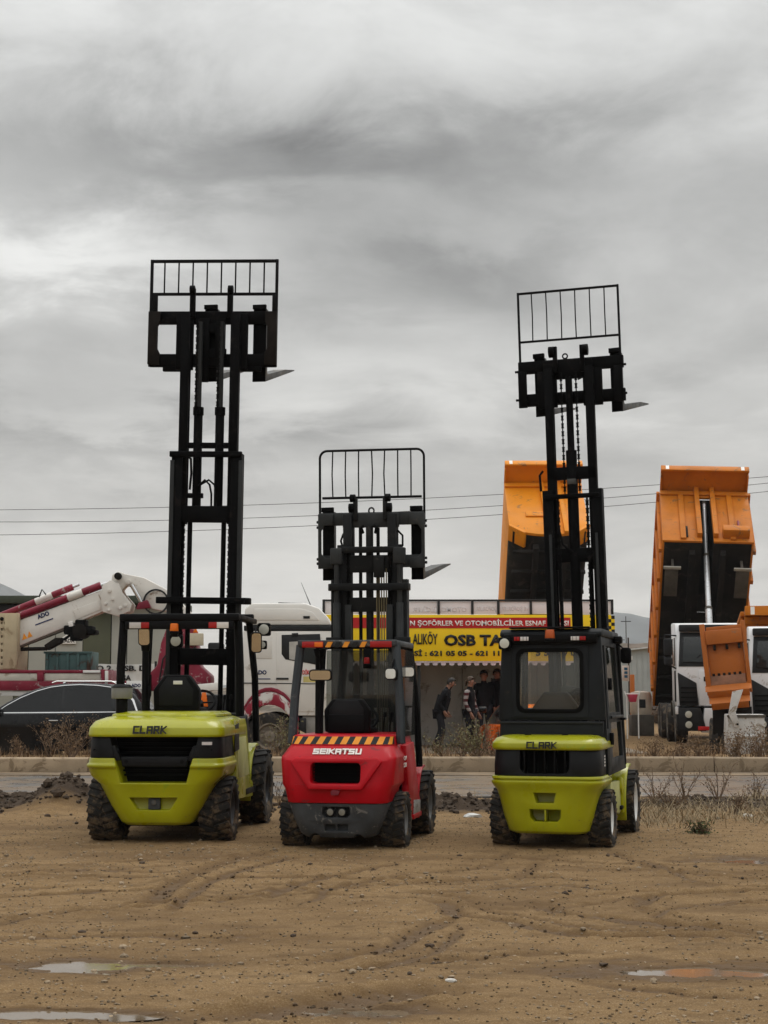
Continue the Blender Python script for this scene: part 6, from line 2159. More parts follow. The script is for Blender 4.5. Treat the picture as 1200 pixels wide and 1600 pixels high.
for (a, b_) in ((512, 598), (600, 655), (657, 721.5), (723, 800), (802, 838)):
    K('wall_panel', M_KWALL, kx(a, Yk + 2.8) , kx(b_, Yk + 2.8), Yk + 2.8, Yk + 2.86, .17, kz(972), .006)
K('wall_core', M_KWALL, kx(512, Yk + 2.88), kx(945, Yk + 2.88), Yk + 2.87, Yk + 2.95, .17, kz(972), 0)
K('wall_panel', mat('pale_kiosk_panel', (.50, .48, .44), .7, var=.06), kx(840, Yk + 2.8), kx(880, Yk + 2.8), Yk + 2.8, Yk + 2.86, .17, kz(972), .006)
K('window', M_SCREEN, kx(882, Yk + 2.8), kx(944, Yk + 2.8), Yk + 2.8, Yk + 2.84, 1.1, kz(985), .006)
K('wall_panel', mat('pale_kiosk_panel', (.50, .48, .44), .7), kx(882, Yk + 2.8), kx(944, Yk + 2.8), Yk + 2.79, Yk + 2.86, .17, 1.098, .006)
for px in (515, 655, 800, 948):
    K('post', M_KFR, kx(px) - .04, kx(px) + .04, Yk + .20, Yk + .28, .17, kz(1033), .006)

# ---- people under the canopy --------------------------------------------------------------------------------------
M_SKIN = mat('skin', (.24, .12, .08), .55, var=.08, vscale=8)
M_COAT = mat('dark_coat', (.006, .006, .0075), .9, var=.25, vscale=6, spec=.2)
M_TROU = mat('dark_trousers', (.014, .014, .018), .9, var=.25, vscale=6, spec=.2)
M_HAIR = mat('dark_hair', (.012, .009, .007), .6, var=.3, vscale=20)
M_HAIRB = mat('brown_hair', (.045, .026, .015), .6, var=.3, vscale=20)
M_SHOE = mat('shoe', (.012, .011, .010), .5, var=.2)


def plaid():
    M = mat('plaid_sleeve', (.27, .24, .23), .9, var=.12, vscale=12)
    nt = M.node_tree
    N, L = nt.nodes, nt.links
    b = N['Principled BSDF']
    src = b.inputs['Base Color'].links[0].from_socket
    tc = N.new('ShaderNodeTexCoord')
    sp = N.new('ShaderNodeSeparateXYZ')
    L.new(tc.outputs['Object'], sp.inputs[0])
    m = N.new('ShaderNodeMath')
    m.operation = 'SINE'
    k = N.new('ShaderNodeMath')
    k.operation = 'MULTIPLY'
    k.inputs[1].default_value = 44
    L.new(sp.outputs[2], k.inputs[0])
    L.new(k.outputs[0], m.inputs[0])
    r = N.new('ShaderNodeMapRange')
    r.inputs[1].default_value, r.inputs[2].default_value = -.05, .15
    L.new(m.outputs[0], r.inputs[0])
    x = N.new('ShaderNodeMix')
    x.data_type = 'RGBA'
    L.new(r.outputs[0], x.inputs[0])
    L.new(src, x.inputs[6])
    x.inputs[7].default_value = (.06, .012, .014, 1)
    L.new(x.outputs[2], b.inputs['Base Color'])
    return M


M_PLAID = plaid()


def skin_mesh(name, verts, edges, radii, root, m, parent, sub=2):
    """one continuous surface grown from a joint skeleton"""
    me = bpy.data.meshes.new(name)
    me.from_pydata([tuple(v) for v in verts], edges, [])
    o = bpy.data.objects.new(name, me)
    COL.objects.link(o)
    md = o.modifiers.new('skin', 'SKIN')
    md.use_smooth_shade = True
    for i, r in enumerate(radii):
        rr = r if isinstance(r, tuple) else (r, r)
        o.data.skin_vertices[0].data[i].radius = rr
    o.data.skin_vertices[0].data[root].use_root = True
    if sub:
        s = o.modifiers.new('sub', 'SUBSURF')
        s.levels = s.render_levels = sub
    dg = bpy.context.evaluated_depsgraph_get()
    new = bpy.data.meshes.new_from_object(o.evaluated_get(dg))
    o.modifiers.clear()
    o.data = new
    bpy.data.meshes.remove(me)
    new.name = name
    new.materials.clear()
    new.materials.append(m)
    new.polygons.foreach_set('use_smooth', [True] * len(new.polygons))
    o.parent = parent
    return o


def person(loc, rz, H, label, J, hair='short', m_hair=None, m_sleeve=None, long_coat=0.0, slim=1.0):
    """J: pose joints for a 1.75 m figure facing -Y in its own frame: lean, hips, knees, feet, elbows, hands, head turn"""
    p = empty('person', loc, rz)
    tag(p, label, 'person')
    k = H / 1.75
    V = lambda a: Vector(a) * k
    pel, wai, che, nek, hd, ht = (V(J[q]) for q in ('pelvis', 'waist', 'chest', 'neck', 'head', 'crown'))
    vs = [pel, wai, che, nek, hd, ht]
    es = [(0, 1), (1, 2), (2, 3), (3, 4), (4, 5)]
    rad = [.125 * k, .115 * k, (.15 * k, .11 * k), .052 * k, .088 * k, .070 * k]
    hands = []
    for s, q in ((-1, 'L'), (1, 'R')):
        hip, kn, an, to = (V(J[q + n]) for n in ('hip', 'knee', 'ankle', 'toe'))
        i = len(vs)
        vs += [hip, kn, an, to]
        rad += [.090 * k, .060 * k, .042 * k, .034 * k]
        es += [(0, i), (i, i + 1), (i + 1, i + 2), (i + 2, i + 3)]
        sh, el, wr, hn = (V(J[q + n]) for n in ('shoulder', 'elbow', 'wrist', 'hand'))
        i = len(vs)
        vs += [sh, el, wr, hn]
        rad += [.060 * k, .042 * k, .030 * k, .034 * k]
        es += [(2, i), (i, i + 1), (i + 1, i + 2), (i + 2, i + 3)]
        d = (hn - wr).normalized()
        side = d.cross(Vector((0, 1, 0)))
        side = side.normalized() if side.length > .1 else Vector((0, 0, 1))
        for f_ in range(4):
            i0 = len(vs)
            o = Vector((0, 1, 0)) * (.024 * (f_ - 1.5)) * k
            L_ = (.070, .080, .076, .060)[f_] * k
            vs += [hn + o + d * .035 * k, hn + o + d * (.035 * k + L_ * .55), hn + o + d * (.035 * k + L_ * .9) + side * .02 * k]
            rad += [.010 * k, .009 * k, .008 * k]
            es += [(i + 3, i0), (i0, i0 + 1), (i0 + 1, i0 + 2)]
        i0 = len(vs)
        vs += [hn + side * .035 * k + Vector((0, -.02, 0)) * k, hn + side * .05 * k + d * .045 * k + Vector((0, -.025, 0)) * k]
        rad += [.011 * k, .009 * k]
        es += [(i + 3, i0), (i0, i0 + 1)]
    bo = skin_mesh('body', vs, es, rad, 0, M_SKIN, p, 1)
    for mm in (M_COAT, M_TROU, m_sleeve or M_COAT):
        bo.data.materials.append(mm)
    hn = [V(J[q + 'wrist']) for q in 'LR']
    for f_ in bo.data.polygons:
        c = f_.center
        fr = c - nek
        if fr.dot((ht - nek).normalized()) > .015 * k:
            continue
        arm = min((abs(c.x) - .17 * k), 1)
        low = min((c - w_).length for w_ in hn)
        if any((c - V(J[q + 'hand'])).length < .125 * k and (c - V(J[q + 'wrist'])).dot(V(J[q + 'hand']) - V(J[q + 'wrist'])) > 0 for q in 'LR'):
            continue
        f_.material_index = 2 if c.z < pel.z - .03 * k else (3 if abs(c.x) > .17 * k else 1)
    # face: nose, eyes, ears in the direction the head looks
    fw = V(J['look']).normalized()
    up = (ht - hd).normalized()
    rt = fw.cross(up).normalized()
    g = G()
    g.cyl(hd + fw * .082 * k + up * .012 * k, hd + fw * .108 * k - up * .02 * k, .010 * k, .016 * k, 8)
    g.build('nose', M_SKIN, p)
    for s in (-1, 1):
        c = hd + fw * .078 * k + rt * s * .032 * k + up * .018 * k
        G().cyl(c, c + fw * .010 * k, .010 * k, .006 * k, 8).build('eye', M_HAIR, p)
        c = hd + rt * s * .082 * k
        G().cyl(c - fw * .01 * k, c + rt * s * .018 * k - fw * .02 * k, .026 * k, .018 * k, 8).build('ear', M_SKIN, p)
    c = hd + fw * .082 * k - up * .048 * k
    G().box(-.02 * k, .02 * k, -.004, .004, -.004 * k, .004 * k, Matrix.Translation(c) @ Matrix((rt, fw, up)).transposed().to_4x4()).build('mouth', mat('lips', (.22, .08, .065), .5), p)
    # clothes
    cl = [pel + V((0, 0, -.05)), wai, che, che.lerp(nek, .72)]
    ce = [(0, 1), (1, 2), (2, 3)]
    cr_ = [(.165 * k * slim, .135 * k * slim), (.150 * k * slim, .130 * k * slim), (.175 * k * slim, .130 * k * slim), .075 * k]
    if long_coat:
        cl += [pel + V((0, .02, -long_coat))]
        ce += [(0, 4)]
        cr_ += [(.17 * k * slim, .15 * k)]
    sl, se, sr = [che + V((0, 0, .02))], [], [.07 * k]
    for s, q in ((-1, 'L'), (1, 'R')):
        sh, el, wr = (V(J[q + n]) for n in ('shoulder', 'elbow', 'wrist'))
        if m_sleeve is None:
            i = len(cl)
            cl += [sh, el, wr]
            cr_ += [.078 * k, .060 * k, .048 * k]
            ce += [(2, i), (i, i + 1), (i + 1, i + 2)]
        else:
            skin_mesh('sleeve', [sh.lerp(che, .25), sh, el, wr], [(0, 1), (1, 2), (2, 3)], [.06 * k, .072 * k, .056 * k, .045 * k], 0, m_sleeve, p, 1)
    skin_mesh('coat', cl, ce, cr_, 1, M_COAT, p, 1)
    tl = [pel]
    te, tr = [], [(.140 * k, .12 * k)]
    for q in 'LR':
        hip, kn, an = (V(J[q + n]) for n in ('hip', 'knee', 'ankle'))
        i = len(tl)
        tl += [hip, kn, an]
        tr += [.100 * k, .076 * k, .066 * k]
        te += [(0, i), (i, i + 1), (i + 1, i + 2)]
        to = V(J[q + 'toe'])
        d = (to - an)
        d.z = 0
        d = d.normalized() if d.length > 1e-4 else Vector((0, -1, 0))
        a0 = Vector((an.x, an.y, .045 * k)) - d * .06 * k
        base_z = to.z - .035 * k
        a0.z = base_z + .045 * k
        skin_mesh('shoe', [a0, a0 + d * .10 * k, a0 + d * .22 * k - Vector((0, 0, .012 * k))], [(0, 1), (1, 2)], [.046 * k, .047 * k, .034 * k], 0, M_SHOE, p, 1)
    skin_mesh('trousers', tl, te, tr, 0, M_TROU, p, 1)
    mh = m_hair or M_HAIR
    bm = bmesh.new()
    bmesh.ops.create_icosphere(bm, subdivisions=3, radius=1)
    kill = []
    for v in bm.verts:
        d = v.co.copy()
        face = d.dot(Vector((0, -1, 0)))
        if face > .38 and d.z < .52 or (abs(d.x) > .6 and d.z < -.15 and face > -.1) or d.z < -.62:
            kill.append(v)
    bmesh.ops.delete(bm, geom=kill, context='VERTS')
    bmesh.ops.solidify(bm, geom=bm.faces[:], thickness=.12)
    fr_ = Matrix((rt, -fw, up)).transposed().to_4x4()
    T = Matrix.Translation(hd + up * .022 * k - fw * .006 * k) @ fr_ @ Matrix.Diagonal((.098 * k, .110 * k, .118 * k, 1))
    g = G(T)
    g.bm.free()
    g.bm = bm
    hr_ = g.build('hair', mh, p, smooth=60)
    back = hd - fw * .02 * k
    if hair == 'long':
        hv = [back + up * .02 * k, back - up * .12 * k - fw * .05 * k, back - up * .30 * k - fw * .07 * k, back + rt * .085 * k - up * .10 * k, back + rt * .10 * k - up * .30 * k, back - rt * .085 * k - up * .10 * k, back - rt * .10 * k - up * .30 * k]
        skin_mesh('long_hair', hv, [(0, 1), (1, 2), (0, 3), (3, 4), (0, 5), (5, 6)], [.10 * k, .11 * k, .09 * k, .05 * k, .055 * k, .05 * k, .055 * k], 0, mh, p, 1)
    elif hair == 'tied':
        skin_mesh('ponytail', [back - fw * .085 * k, back - fw * .12 * k, back - fw * .12 * k - up * .12 * k], [(0, 1), (1, 2)], [.045 * k, .045 * k, .03 * k], 0, mh, p, 1)
    return p


STAND = dict(pelvis=(0, 0, .93), waist=(0, -.01, 1.10), chest=(0, 0, 1.32), neck=(0, 0, 1.50), head=(0, -.02, 1.62), crown=(0, -.01, 1.69), look=(0, -1, 0),
             Lhip=(-.10, 0, .88), Lknee=(-.11, -.02, .49), Lankle=(-.11, .02, .09), Ltoe=(-.12, -.12, .04),
             Rhip=(.10, 0, .88), Rknee=(.11, -.02, .49), Rankle=(.11, .02, .09), Rtoe=(.12, -.12, .04),
             Lshoulder=(-.19, 0, 1.40), Lelbow=(-.24, .03, 1.12), Lwrist=(-.22, -.08, .90), Lhand=(-.22, -.11, .83),
             Rshoulder=(.19, 0, 1.40), Relbow=(.24, .03, 1.12), Rwrist=(.22, -.08, .90), Rhand=(.22, -.11, .83))
BOW = dict(STAND, pelvis=(0, .08, .90), waist=(0, .02, 1.07), chest=(0, -.05, 1.29), neck=(0, -.13, 1.45), head=(0, -.20, 1.54), crown=(0, -.22, 1.61), look=(0, -1, -.25),
           Lhip=(-.09, .08, .86), Lknee=(-.09, -.02, .48), Lankle=(-.08, .12, .10), Ltoe=(-.08, .0, .04),
           Rhip=(.09, .08, .86), Rknee=(.09, .06, .47), Rankle=(.09, .22, .12), Rtoe=(.09, .12, .035),
           Lshoulder=(-.18, -.09, 1.34), Lelbow=(-.25, .06, 1.10), Lwrist=(-.20, -.06, .92), Lhand=(-.19, -.09, .86),
           Rshoulder=(.18, -.09, 1.34), Relbow=(.25, .06, 1.10), Rwrist=(.20, -.06, .92), Rhand=(.19, -.09, .86))
REACH = dict(STAND, Rwrist=(.22, -.12, .90), Rhand=(.22, -.15, .83), Relbow=(.24, -.01, 1.12), Lwrist=(-.22, -.10, .90), Lhand=(-.22, -.13, .83), look=(0, -1, -.15), head=(0, -.04, 1.615), crown=(0, -.04, 1.685))
v = at(692, 1084, 36.0)
person((v.x, 36.0, .17), R(78), 1.78, 'man in a loose black jacket walking head bowed past the grey kiosk wall', BOW, slim=1.35)
v = at(734, 1084, 36.4)
person((v.x, 36.4, .17), R(66), 1.74, 'woman in a long black vest with checked sleeves and tied hair', REACH, 'tied', M_HAIRB, M_PLAID, .35)
v = at(756, 1084, 38.6)
person((v.x, 38.6, .17), R(20), 1.92, 'tall man in black with short hair behind the woman in checked sleeves', STAND, slim=1.15)
v = at(777, 1084, 38.9)
person((v.x, 38.9, .17), R(-25), 1.96, 'woman in black with long loose dark hair beside the orange car', STAND, 'long', None, None, .25, 1.1)


# ---- tipper trucks -----------------------------------------------------------------------------------------------
def cab_front(f, m, Wc=2.2, z0=.0, m_mirror=None):
    c = empty('cab', parent=f)
    h = Wc / 2
    prof = [(.06, .98), (.0, 1.35), (.03, 2.0), (.26, 2.90), (.42, 3.12), (1.95, 3.20), (1.95, .98)]
    G().prism(prof, -h, h, 'x').build('shell', m, c, .05)
    sl = lambda z: .03 + (z - 2.0) * .2556
    pts = [Vector((-h + .06, sl(2.0) - .014, 2.0)), Vector((h - .06, sl(2.0) - .014, 2.0)), Vector((h - .12, sl(2.88) - .014, 2.88)), Vector((-h + .12, sl(2.88) - .014, 2.88))]
    q = [p + Vector((0, .03, 0)) for p in pts]
    F6 = ((0, 1, 2, 3), (7, 6, 5, 4), (0, 4, 5, 1), (1, 5, 6, 2), (2, 6, 7, 3), (3, 7, 4, 0))
    G().poly(pts + q, F6).build('screen_surround', M_DARKG, c, .006)
    pts = [p + Vector((d[0], -.012, d[1])) for p, d in zip(pts, ((.10, .12), (-.10, .12), (-.10, -.06), (.10, -.06)))]
    q = [p + Vector((0, .01, 0)) for p in pts]
    G().poly(pts + q, F6).build('windscreen', M_SCREEN, c, .002)
    G().box(-h + .10, h - .10, .12, .36, 2.90, 3.08).build('sun_visor', M_DARKG, c, .03)
    for s in (-1, 1):
        v = [(s * (h - .03), 1.85), (s * (h - .50), 1.58), (s * (h - .54), 1.0), (s * (h - .06), 1.0)]
        G().prism(v if s < 0 else v[::-1], -.02, .04, 'y').build('corner_vent', M_DARKG, c, .02)
        for k in range(4):
            z = 1.08 + k * .12
            G().box(min(s * (h - .49), s * (h - .10)), max(s * (h - .49), s * (h - .10)), -.035, -.021, z, z + .03).build('louvre', M_VOID, c)
        G().box(min(s * h, s * (h + .012)), max(s * h, s * (h + .012)), .40, 1.5, 2.02, 2.75).build('side_window', M_SCREEN, c, .004)
        G().box(min(s * h, s * (h + .03)), max(s * h, s * (h + .03)), .30, .50, 1.1, 1.9).build('door_vent', M_DARKG, c, .008)
        mm = empty('mirror', parent=c)
        G().tube([(s * (h - .02), .22, 2.80), (s * (h + .28), -.02, 2.82), (s * (h + .30), .0, 2.10), (s * (h - .0), .1, 1.95)], .022, 6).build('arm', M_DARKG, mm)
        G().prism(rrect(s * (h + .20) - .11, s * (h + .20) + .11, 2.28, 2.72, .05), -.06, .07, 'y').build('housing', m_mirror or M_DARKG, mm, .03)
        G().prism(rrect(s * (h + .20) - .11, s * (h + .20) + .11, 2.04, 2.24, .05), -.05, .06, 'y').build('wide_mirror', m_mirror or M_DARKG, mm, .03)
        # bumper end with two round lamps
        G().prism([(s * (h + .02), .36), (s * (h - .72), .36), (s * (h - .58), .95), (s * (h + .02), .95)][::-s], -.16, .5, 'y').build('bumper_end', M_DARKG, c, .03)
        for z in (.78, .52):
            lamp(c, 'headlight', s * (h - .27), -.19, z, .11, M_DARKG, M_LAMP, False)
        G().box(min(s * (h - .02), s * (h + .04)), max(s * (h - .02), s * (h + .04)), -.17, .3, .78, .98).build('bumper_corner', m, c, .02)
        fender(c, M_GUARDG, s, h - .35, h + .06, 1.35, .52, .58, 20, 165, .03)
        truck_wheel(f, s * (h - .17), 1.35, .52, .32, s)
    G().prism([(-h + .60, .32), (h - .60, .32), (h - .68, .94), (-h + .68, .94)], -.13, .3, 'y').build('bumper_centre', m, c, .02)
    G().box(-h + .56, h - .56, -.02, .03, 1.0, 1.90).build('front_panel', m, c, .015)
    G().box(-.42, .42, -.045, -.022, 1.62, 1.74).build('badge_bar', M_DARKG, c, .01)
    G().box(-h + .5, -h + .78, -.175, -.16, .38, .48).build('plate', M_REDD, c, .004)
    G().tube([(-h + .35, .06, 2.06), (-h + .62, .03, 2.30)], .012, 5).build('wiper', M_VOID, c)
    return c


def tipper(name, loc, rz, label, m_body, theta, rounded, Hs, L=6.2, Wb=2.46, z_cab=True, mirrors=None, group='tipper trucks', roll=0.0):
    f = empty(name, loc, rz)
    tag(f, label, 'dump truck', group)
    cab_front(f, M_TRW2, m_mirror=mirrors)
    G().box(-.45, .45, .5, 8.6, .72, 1.02).build('chassis', M_UNDER, f, .01)
    G().box(-.9, .9, .3, 1.9, .55, .98).build('engine', M_VOID, f)
    for y in (3.0, 6.2, 7.5):
        for s in (-1, 1):
            truck_wheel(f, s * 1.06, y, .52, .30, s)
            if y > 4:
                truck_wheel(f, s * .73, y, .52, .30, s)
    yh = 8.3
    B = Matrix.Translation((0, yh, 1.35)) @ Matrix.Rotation(R(roll), 4, 'Y') @ Matrix.Rotation(-R(theta), 4, 'X')
    h = Wb / 2
    bd = empty('tipping_body', parent=f)
    P_ = lambda nm, m, x0, x1, y0, y1, z0, z1, bev=.012: G(B).box(x0, x1, y0, y1, z0, z1).build(nm, m, bd, bev)
    if rounded:
        n = 14
        out = [(-h, Hs)] + [(-h * math.cos(math.pi * i / n) , .62 - .62 * math.sin(math.pi * i / n) ** .8) for i in range(n + 1)] + [(h, Hs)]
        inn = [((h - .06) / h * a, b + .06 * (1 if 0 < i < len(out) - 1 else 0)) for i, (a, b) in enumerate(out)]
        belly_o = out[1:-1]
        belly_i = inn[1:-1]
        G(B).prism(belly_o + belly_i[::-1], -L + .08, .55, 'y').build('belly', M_UNDER, bd, .004)
        for s in (-1, 1):
            P_('side_wall', m_body, min(s * h, s * (h - .06)), max(s * h, s * (h - .06)), -L + .08, .55, .63, Hs)
        G(B).prism(out, -L - .02, -L + .075, 'y').build('bulkhead', m_body, bd, .012)
        P_('bulkhead_hatch', m_body, -h + .55, -h + 1.15, -L - .07, -L - .022, .95, 1.22)
        P_('bulkhead_rib', m_body, -.12, .02, -L - .14, -L - .022, .0, Hs + .10)
        P_('bulkhead_rib', m_body, .42, .56, -L - .14, -L - .022, .0, Hs)
        P_('top_rail', m_body, -h, h, -L - .10, -L - .022, Hs - .22, Hs - .02)
        for s in (-1, 1):
            G(B).prism([(s * (h - .02), .52), (s * (h - .50), .08), (s * (h - .44), .02), (s * (h + .02), .44)][::s], -L - .06, -L + .5, 'y').build('corner_gusset', m_body, bd, .008)
    else:
        P_('floor', M_UNDER, -h + .06, h - .06, -L + 2.6, .55, -.06, .0)
        for s in (-1, 1):
            P_('floor', M_UNDER, min(s * .17, s * (h - .06)), max(s * .17, s * (h - .06)), -L + .08, -L + 2.598, -.06, .0)
            P_('ram_box_side', M_UNDER, min(s * .17, s * .20), max(s * .17, s * .20), -L + .08, -L + 2.6, .002, Hs - .32)
        G(B).prism([(-L + .10, Hs - .33), (-L + .16, Hs - .33), (-L + 2.6, .06), (-L + 2.6, .0)], -.168, .168, 'x').build('ram_box_top', M_UNDER, bd)
        for s in (-1, 1):
            P_('side_wall', m_body, min(s * h, s * (h - .06)), max(s * h, s * (h - .06)), -L + .08, .55, -.06, Hs)
            for k in range(6):
                y = -L + .35 + k * 1.05
                P_('side_rib', m_body, min(s * (h + .002), s * (h + .09)), max(s * (h + .002), s * (h + .09)), y, y + .14, .0, Hs - .05)
            P_('side_rail', m_body, min(s * (h + .002), s * (h + .10)), max(s * (h + .002), s * (h + .10)), -L + .08, .55, Hs - .04, Hs + .08)
            P_('mudguard', M_GUARDG, min(s * .82, s * 1.20), max(s * .82, s * 1.20), -4.95, -3.95, -.42, -.38)
            P_('mudguard_bracket', M_GUARDG, min(s * .95, s * 1.02), max(s * .95, s * 1.02), -5.05, -4.95, -.42, -.06)
            P_('mudguard_bar', mat('pale_bar', (.30, .28, .24), .6), min(s * .75, s * 1.25), max(s * .75, s * 1.25), -5.05, -4.96, -.48, -.42)
        for s in (-1, 1):
            P_('bulkhead', m_body, min(s * .165, s * h), max(s * .165, s * h), -L, -L + .075, -.06, Hs)
        P_('bulkhead', m_body, -.164, .164, -L, -L + .075, Hs - .34, Hs)
        for x in (-.78, .64):
            P_('bulkhead_rib', m_body, x, x + .16, -L - .07, -L - .002, .0, Hs - .28)
        for x in (-.30, .16):
            P_('ram_channel', m_body, x, x + .14, -L - .16, -L - .002, .12, Hs + .05)
        P_('top_rail', m_body, -h, h, -L - .06, -L - .001, Hs - .26, Hs - .06)
        G(B).prism([(.42, .10), (1.18, .10), (1.18, .34), (.42, .38)], -L - .30, -L - .002, 'y').build('step_box', m_body, bd, .015)
        P_('chain', M_UNDER, -.62, -.56, -L - .06, -L - .01, .10, .62)
        P_('hook_chain', M_MAROON, .88, .94, -L - .06, -L - .01, .62, .98)
    # cab guard
    G(B).prism([(-L + .06, Hs), (-L + .06, Hs + .09), (-L - .72, Hs + .16), (-L - .72, Hs - .02), (-L - .66, Hs + .07)], -h, h, 'x').build('cab_guard', m_body, bd, .015)
    P_('guard_lip', m_body, -h, h, -L - .80, -L - .722, Hs - .06, Hs + .18)
    for s in (-1, 1):
        P_('lip_stripe', M_WHITE, min(s * (h - .24), s * (h - .14)), max(s * (h - .24), s * (h - .14)), -L - .808, -L - .801, Hs - .04, Hs + .16, 0)
        P_('guard_gusset', m_body, min(s * (h - .05), s * h), max(s * (h - .05), s * h), -L - .6, -L - .002, Hs - .05, Hs + .1)
    # underframe
    for s in (-1, 1):
        P_('body_beam', M_UNDER, min(s * .36, s * .52), max(s * .36, s * .52), -L + .3, .4, -.32, -.065)
    for k in range(4 if not rounded else 0, 8):
        P_('cross_member', M_UNDER, -h + .1, h - .1, -L + .5 + k * .75, -L + .58 + k * .75, -.2, -.068, .004)
    P_('tailgate', m_body, -h, h, .56, .62, .0, Hs + .1)
    # telescopic ram from the chassis to the bulkhead
    top = B @ Vector((0, -L + .12, Hs - .42 if not rounded else 1.5))
    bot = Vector((0, 2.45, 1.05))
    d = top - bot
    rm = empty('lifting_ram', parent=f)
    for i, (a, b_, r) in enumerate(((0, .22, .115), (.22, .45, .095), (.45, .72, .078), (.72, 1.0, .06))):
        G().cyl(bot + d * a, bot + d * b_, r, n=18).build('stage', mat('ram_silver', (.50, .51, .52), .32, metal=.5, var=.1), rm)
        G().cyl(bot + d * (b_ - .012), bot + d * b_, r * 1.12, n=18).build('collar', M_GUARDG, rm, .004)
    G().box(-.3, .3, 2.25, 2.65, .8, 1.15).build('ram_mount', M_UNDER, f, .02)
    return f


YC = 45.5
v = at(1126, 1084, YC)
tc_ = tipper('tipper_truck', (v.x, YC, 0), -R(7.2), 'white tipper truck with its ribbed orange body raised, silver ram and dirty underside in view', M_ORB, 50, False, 2.6, 5.7, 2.6, roll=2.2)
tc_.scale = (1.15, 1.15, 1.15)
YA = 46.0
v = at(890, 1084, YA)
ta_ = tipper('tipper_truck', (v.x, YA, 0), R(0), 'tipper truck behind the kiosk with a bright orange round bottomed body raised', M_ORA, 50, True, 2.85, 6.3)
ta_.scale = (1.09, 1.09, 1.09)
YE = 37.0
v = at(1246, 1084, YE)
tipper('tipper_truck', (v.x, YE, 0), -R(12), 'white tipper truck cut off by the right edge, its orange body lowered behind the cab', M_ORB, 0, False, 2.2, 5.4, 2.25, mirrors=mat('silver_mirror', (.50, .49, .46), .4, var=.15))

# narrow terracotta hopper on twin wheels, between the two white cabs
YD = 35.6
v = at(1141, 1084, YD)
hp = empty('tipping_hopper', (v.x, YD, 0), -R(14))
tag(hp, 'terracotta steel hopper with a stepped chute on twin wheels between two white cabs', 'hopper')
TR = Matrix.Translation((0, 0, 1.2)) @ Matrix.Rotation(R(-5), 4, 'Y') @ Matrix.Translation((0, 0, -1.2))
q = lambda nm, m, x0, x1, y0, y1, z0, z1, bev=.012: G(TR).box(x0, x1, y0, y1, z0, z1).build(nm, m, hp, bev)
q('rear_plate', M_TERRA, -.38, .44, .10, .16, 1.75, 2.82)
for s in (-1, 1):
    q('corner_post', M_TERRA, (-.50 if s < 0 else .445), (-.385 if s < 0 else .53), .0, .22, 1.6, 3.15)
    q('side_wall', M_TERRA, (-.50 if s < 0 else .47), (-.46 if s < 0 else .52), .22, .9, 1.5, 3.1)
q('top_beam', M_TERRA, -.384, .444, -.05, .16, 2.66, 2.98)
q('rear_rail', M_TERRA, -.384, .444, .8, .9, 2.95, 3.10)
for k in range(3):
    x = -.24 + k * .28
    q('hinge', M_UNDER, x, x + .06, -.02, .09, 2.52, 2.64)
for k, (z0, z1, y0, y1, w0) in enumerate(((1.72, 1.95, .10, .02, .42), (1.58, 1.72, .02, -.16, .52), (1.44, 1.58, -.16, -.06, .47), (1.30, 1.44, -.06, -.20, .46), (1.16, 1.30, -.20, -.08, .42))):
    g = G(TR)
    pts = [Vector((-w0, y1, z0)), Vector((w0, y1, z0)), Vector((w0, y0, z1)), Vector((-w0, y0, z1))]
    pts += [p + Vector((0, .05, 0)) for p in pts]
    g.poly(pts, ((0, 1, 2, 3), (7, 6, 5, 4), (0, 4, 5, 1), (1, 5, 6, 2), (2, 6, 7, 3), (3, 7, 4, 0))).build('chute_plate', M_TERRA if k else mat('scraped_chute', (.22, .10, .055), .6, var=.3), hp, .008)
for k in range(6):
    q('scrape_tooth', M_UNDER, -.33 + k * .12, -.27 + k * .12, .085, .10, 1.93, 1.99)
G().box(-.42, .46, .3, 1.4, .55, 1.2).build('frame', M_UNDER, hp, .01)
for x in (-.40, -.13):
    truck_wheel(hp, x, .75, .47, .22, -1)
    truck_wheel(hp, x + .62, .75, .47, .22, 1)

# white loader bucket
YB = 34.3
v = at(1165, 1084, YB)
bk = empty('loader_bucket', (v.x, YB, .1), R(-4))
tag(bk, 'dirty white steel loader bucket with a bent lifting arm behind the shrubs', 'bucket')
M_DW = mat('dirty_white_steel', (.52, .51, .49), .5, var=.1, vscale=3, wear=((.26, .22, .17), .22, 4))
G().prism([(.0, .0), (.0, .88), (.05, .95), (.55, .95), (.70, .55), (.55, .05)], -.40, .40, 'x').build('shell', M_DW, bk, .02)
G().box(-.42, .42, -.03, .02, .88, .94).build('top_lip', M_GUARDG, bk, .01)
G().cyl((-.24, -.03, .46), (.22, -.03, .47), .035, n=10).build('bar', M_DW, bk)
G().prism([(-.30, 1.45), (-.06, 1.50), (-.24, 1.0), (-.16, .70), (-.27, .66), (-.40, .95)], -.10, -.04, 'y').build('arm', M_DW, bk, .012)
G().cyl((-.21, -.11, .73), (-.21, -.03, .73), .025, n=12).build('pin', M_UNDER, bk)
G().box(.42, .50, .1, .3, .5, .62).build('hinge_pin', M_UNDER, bk, .02)

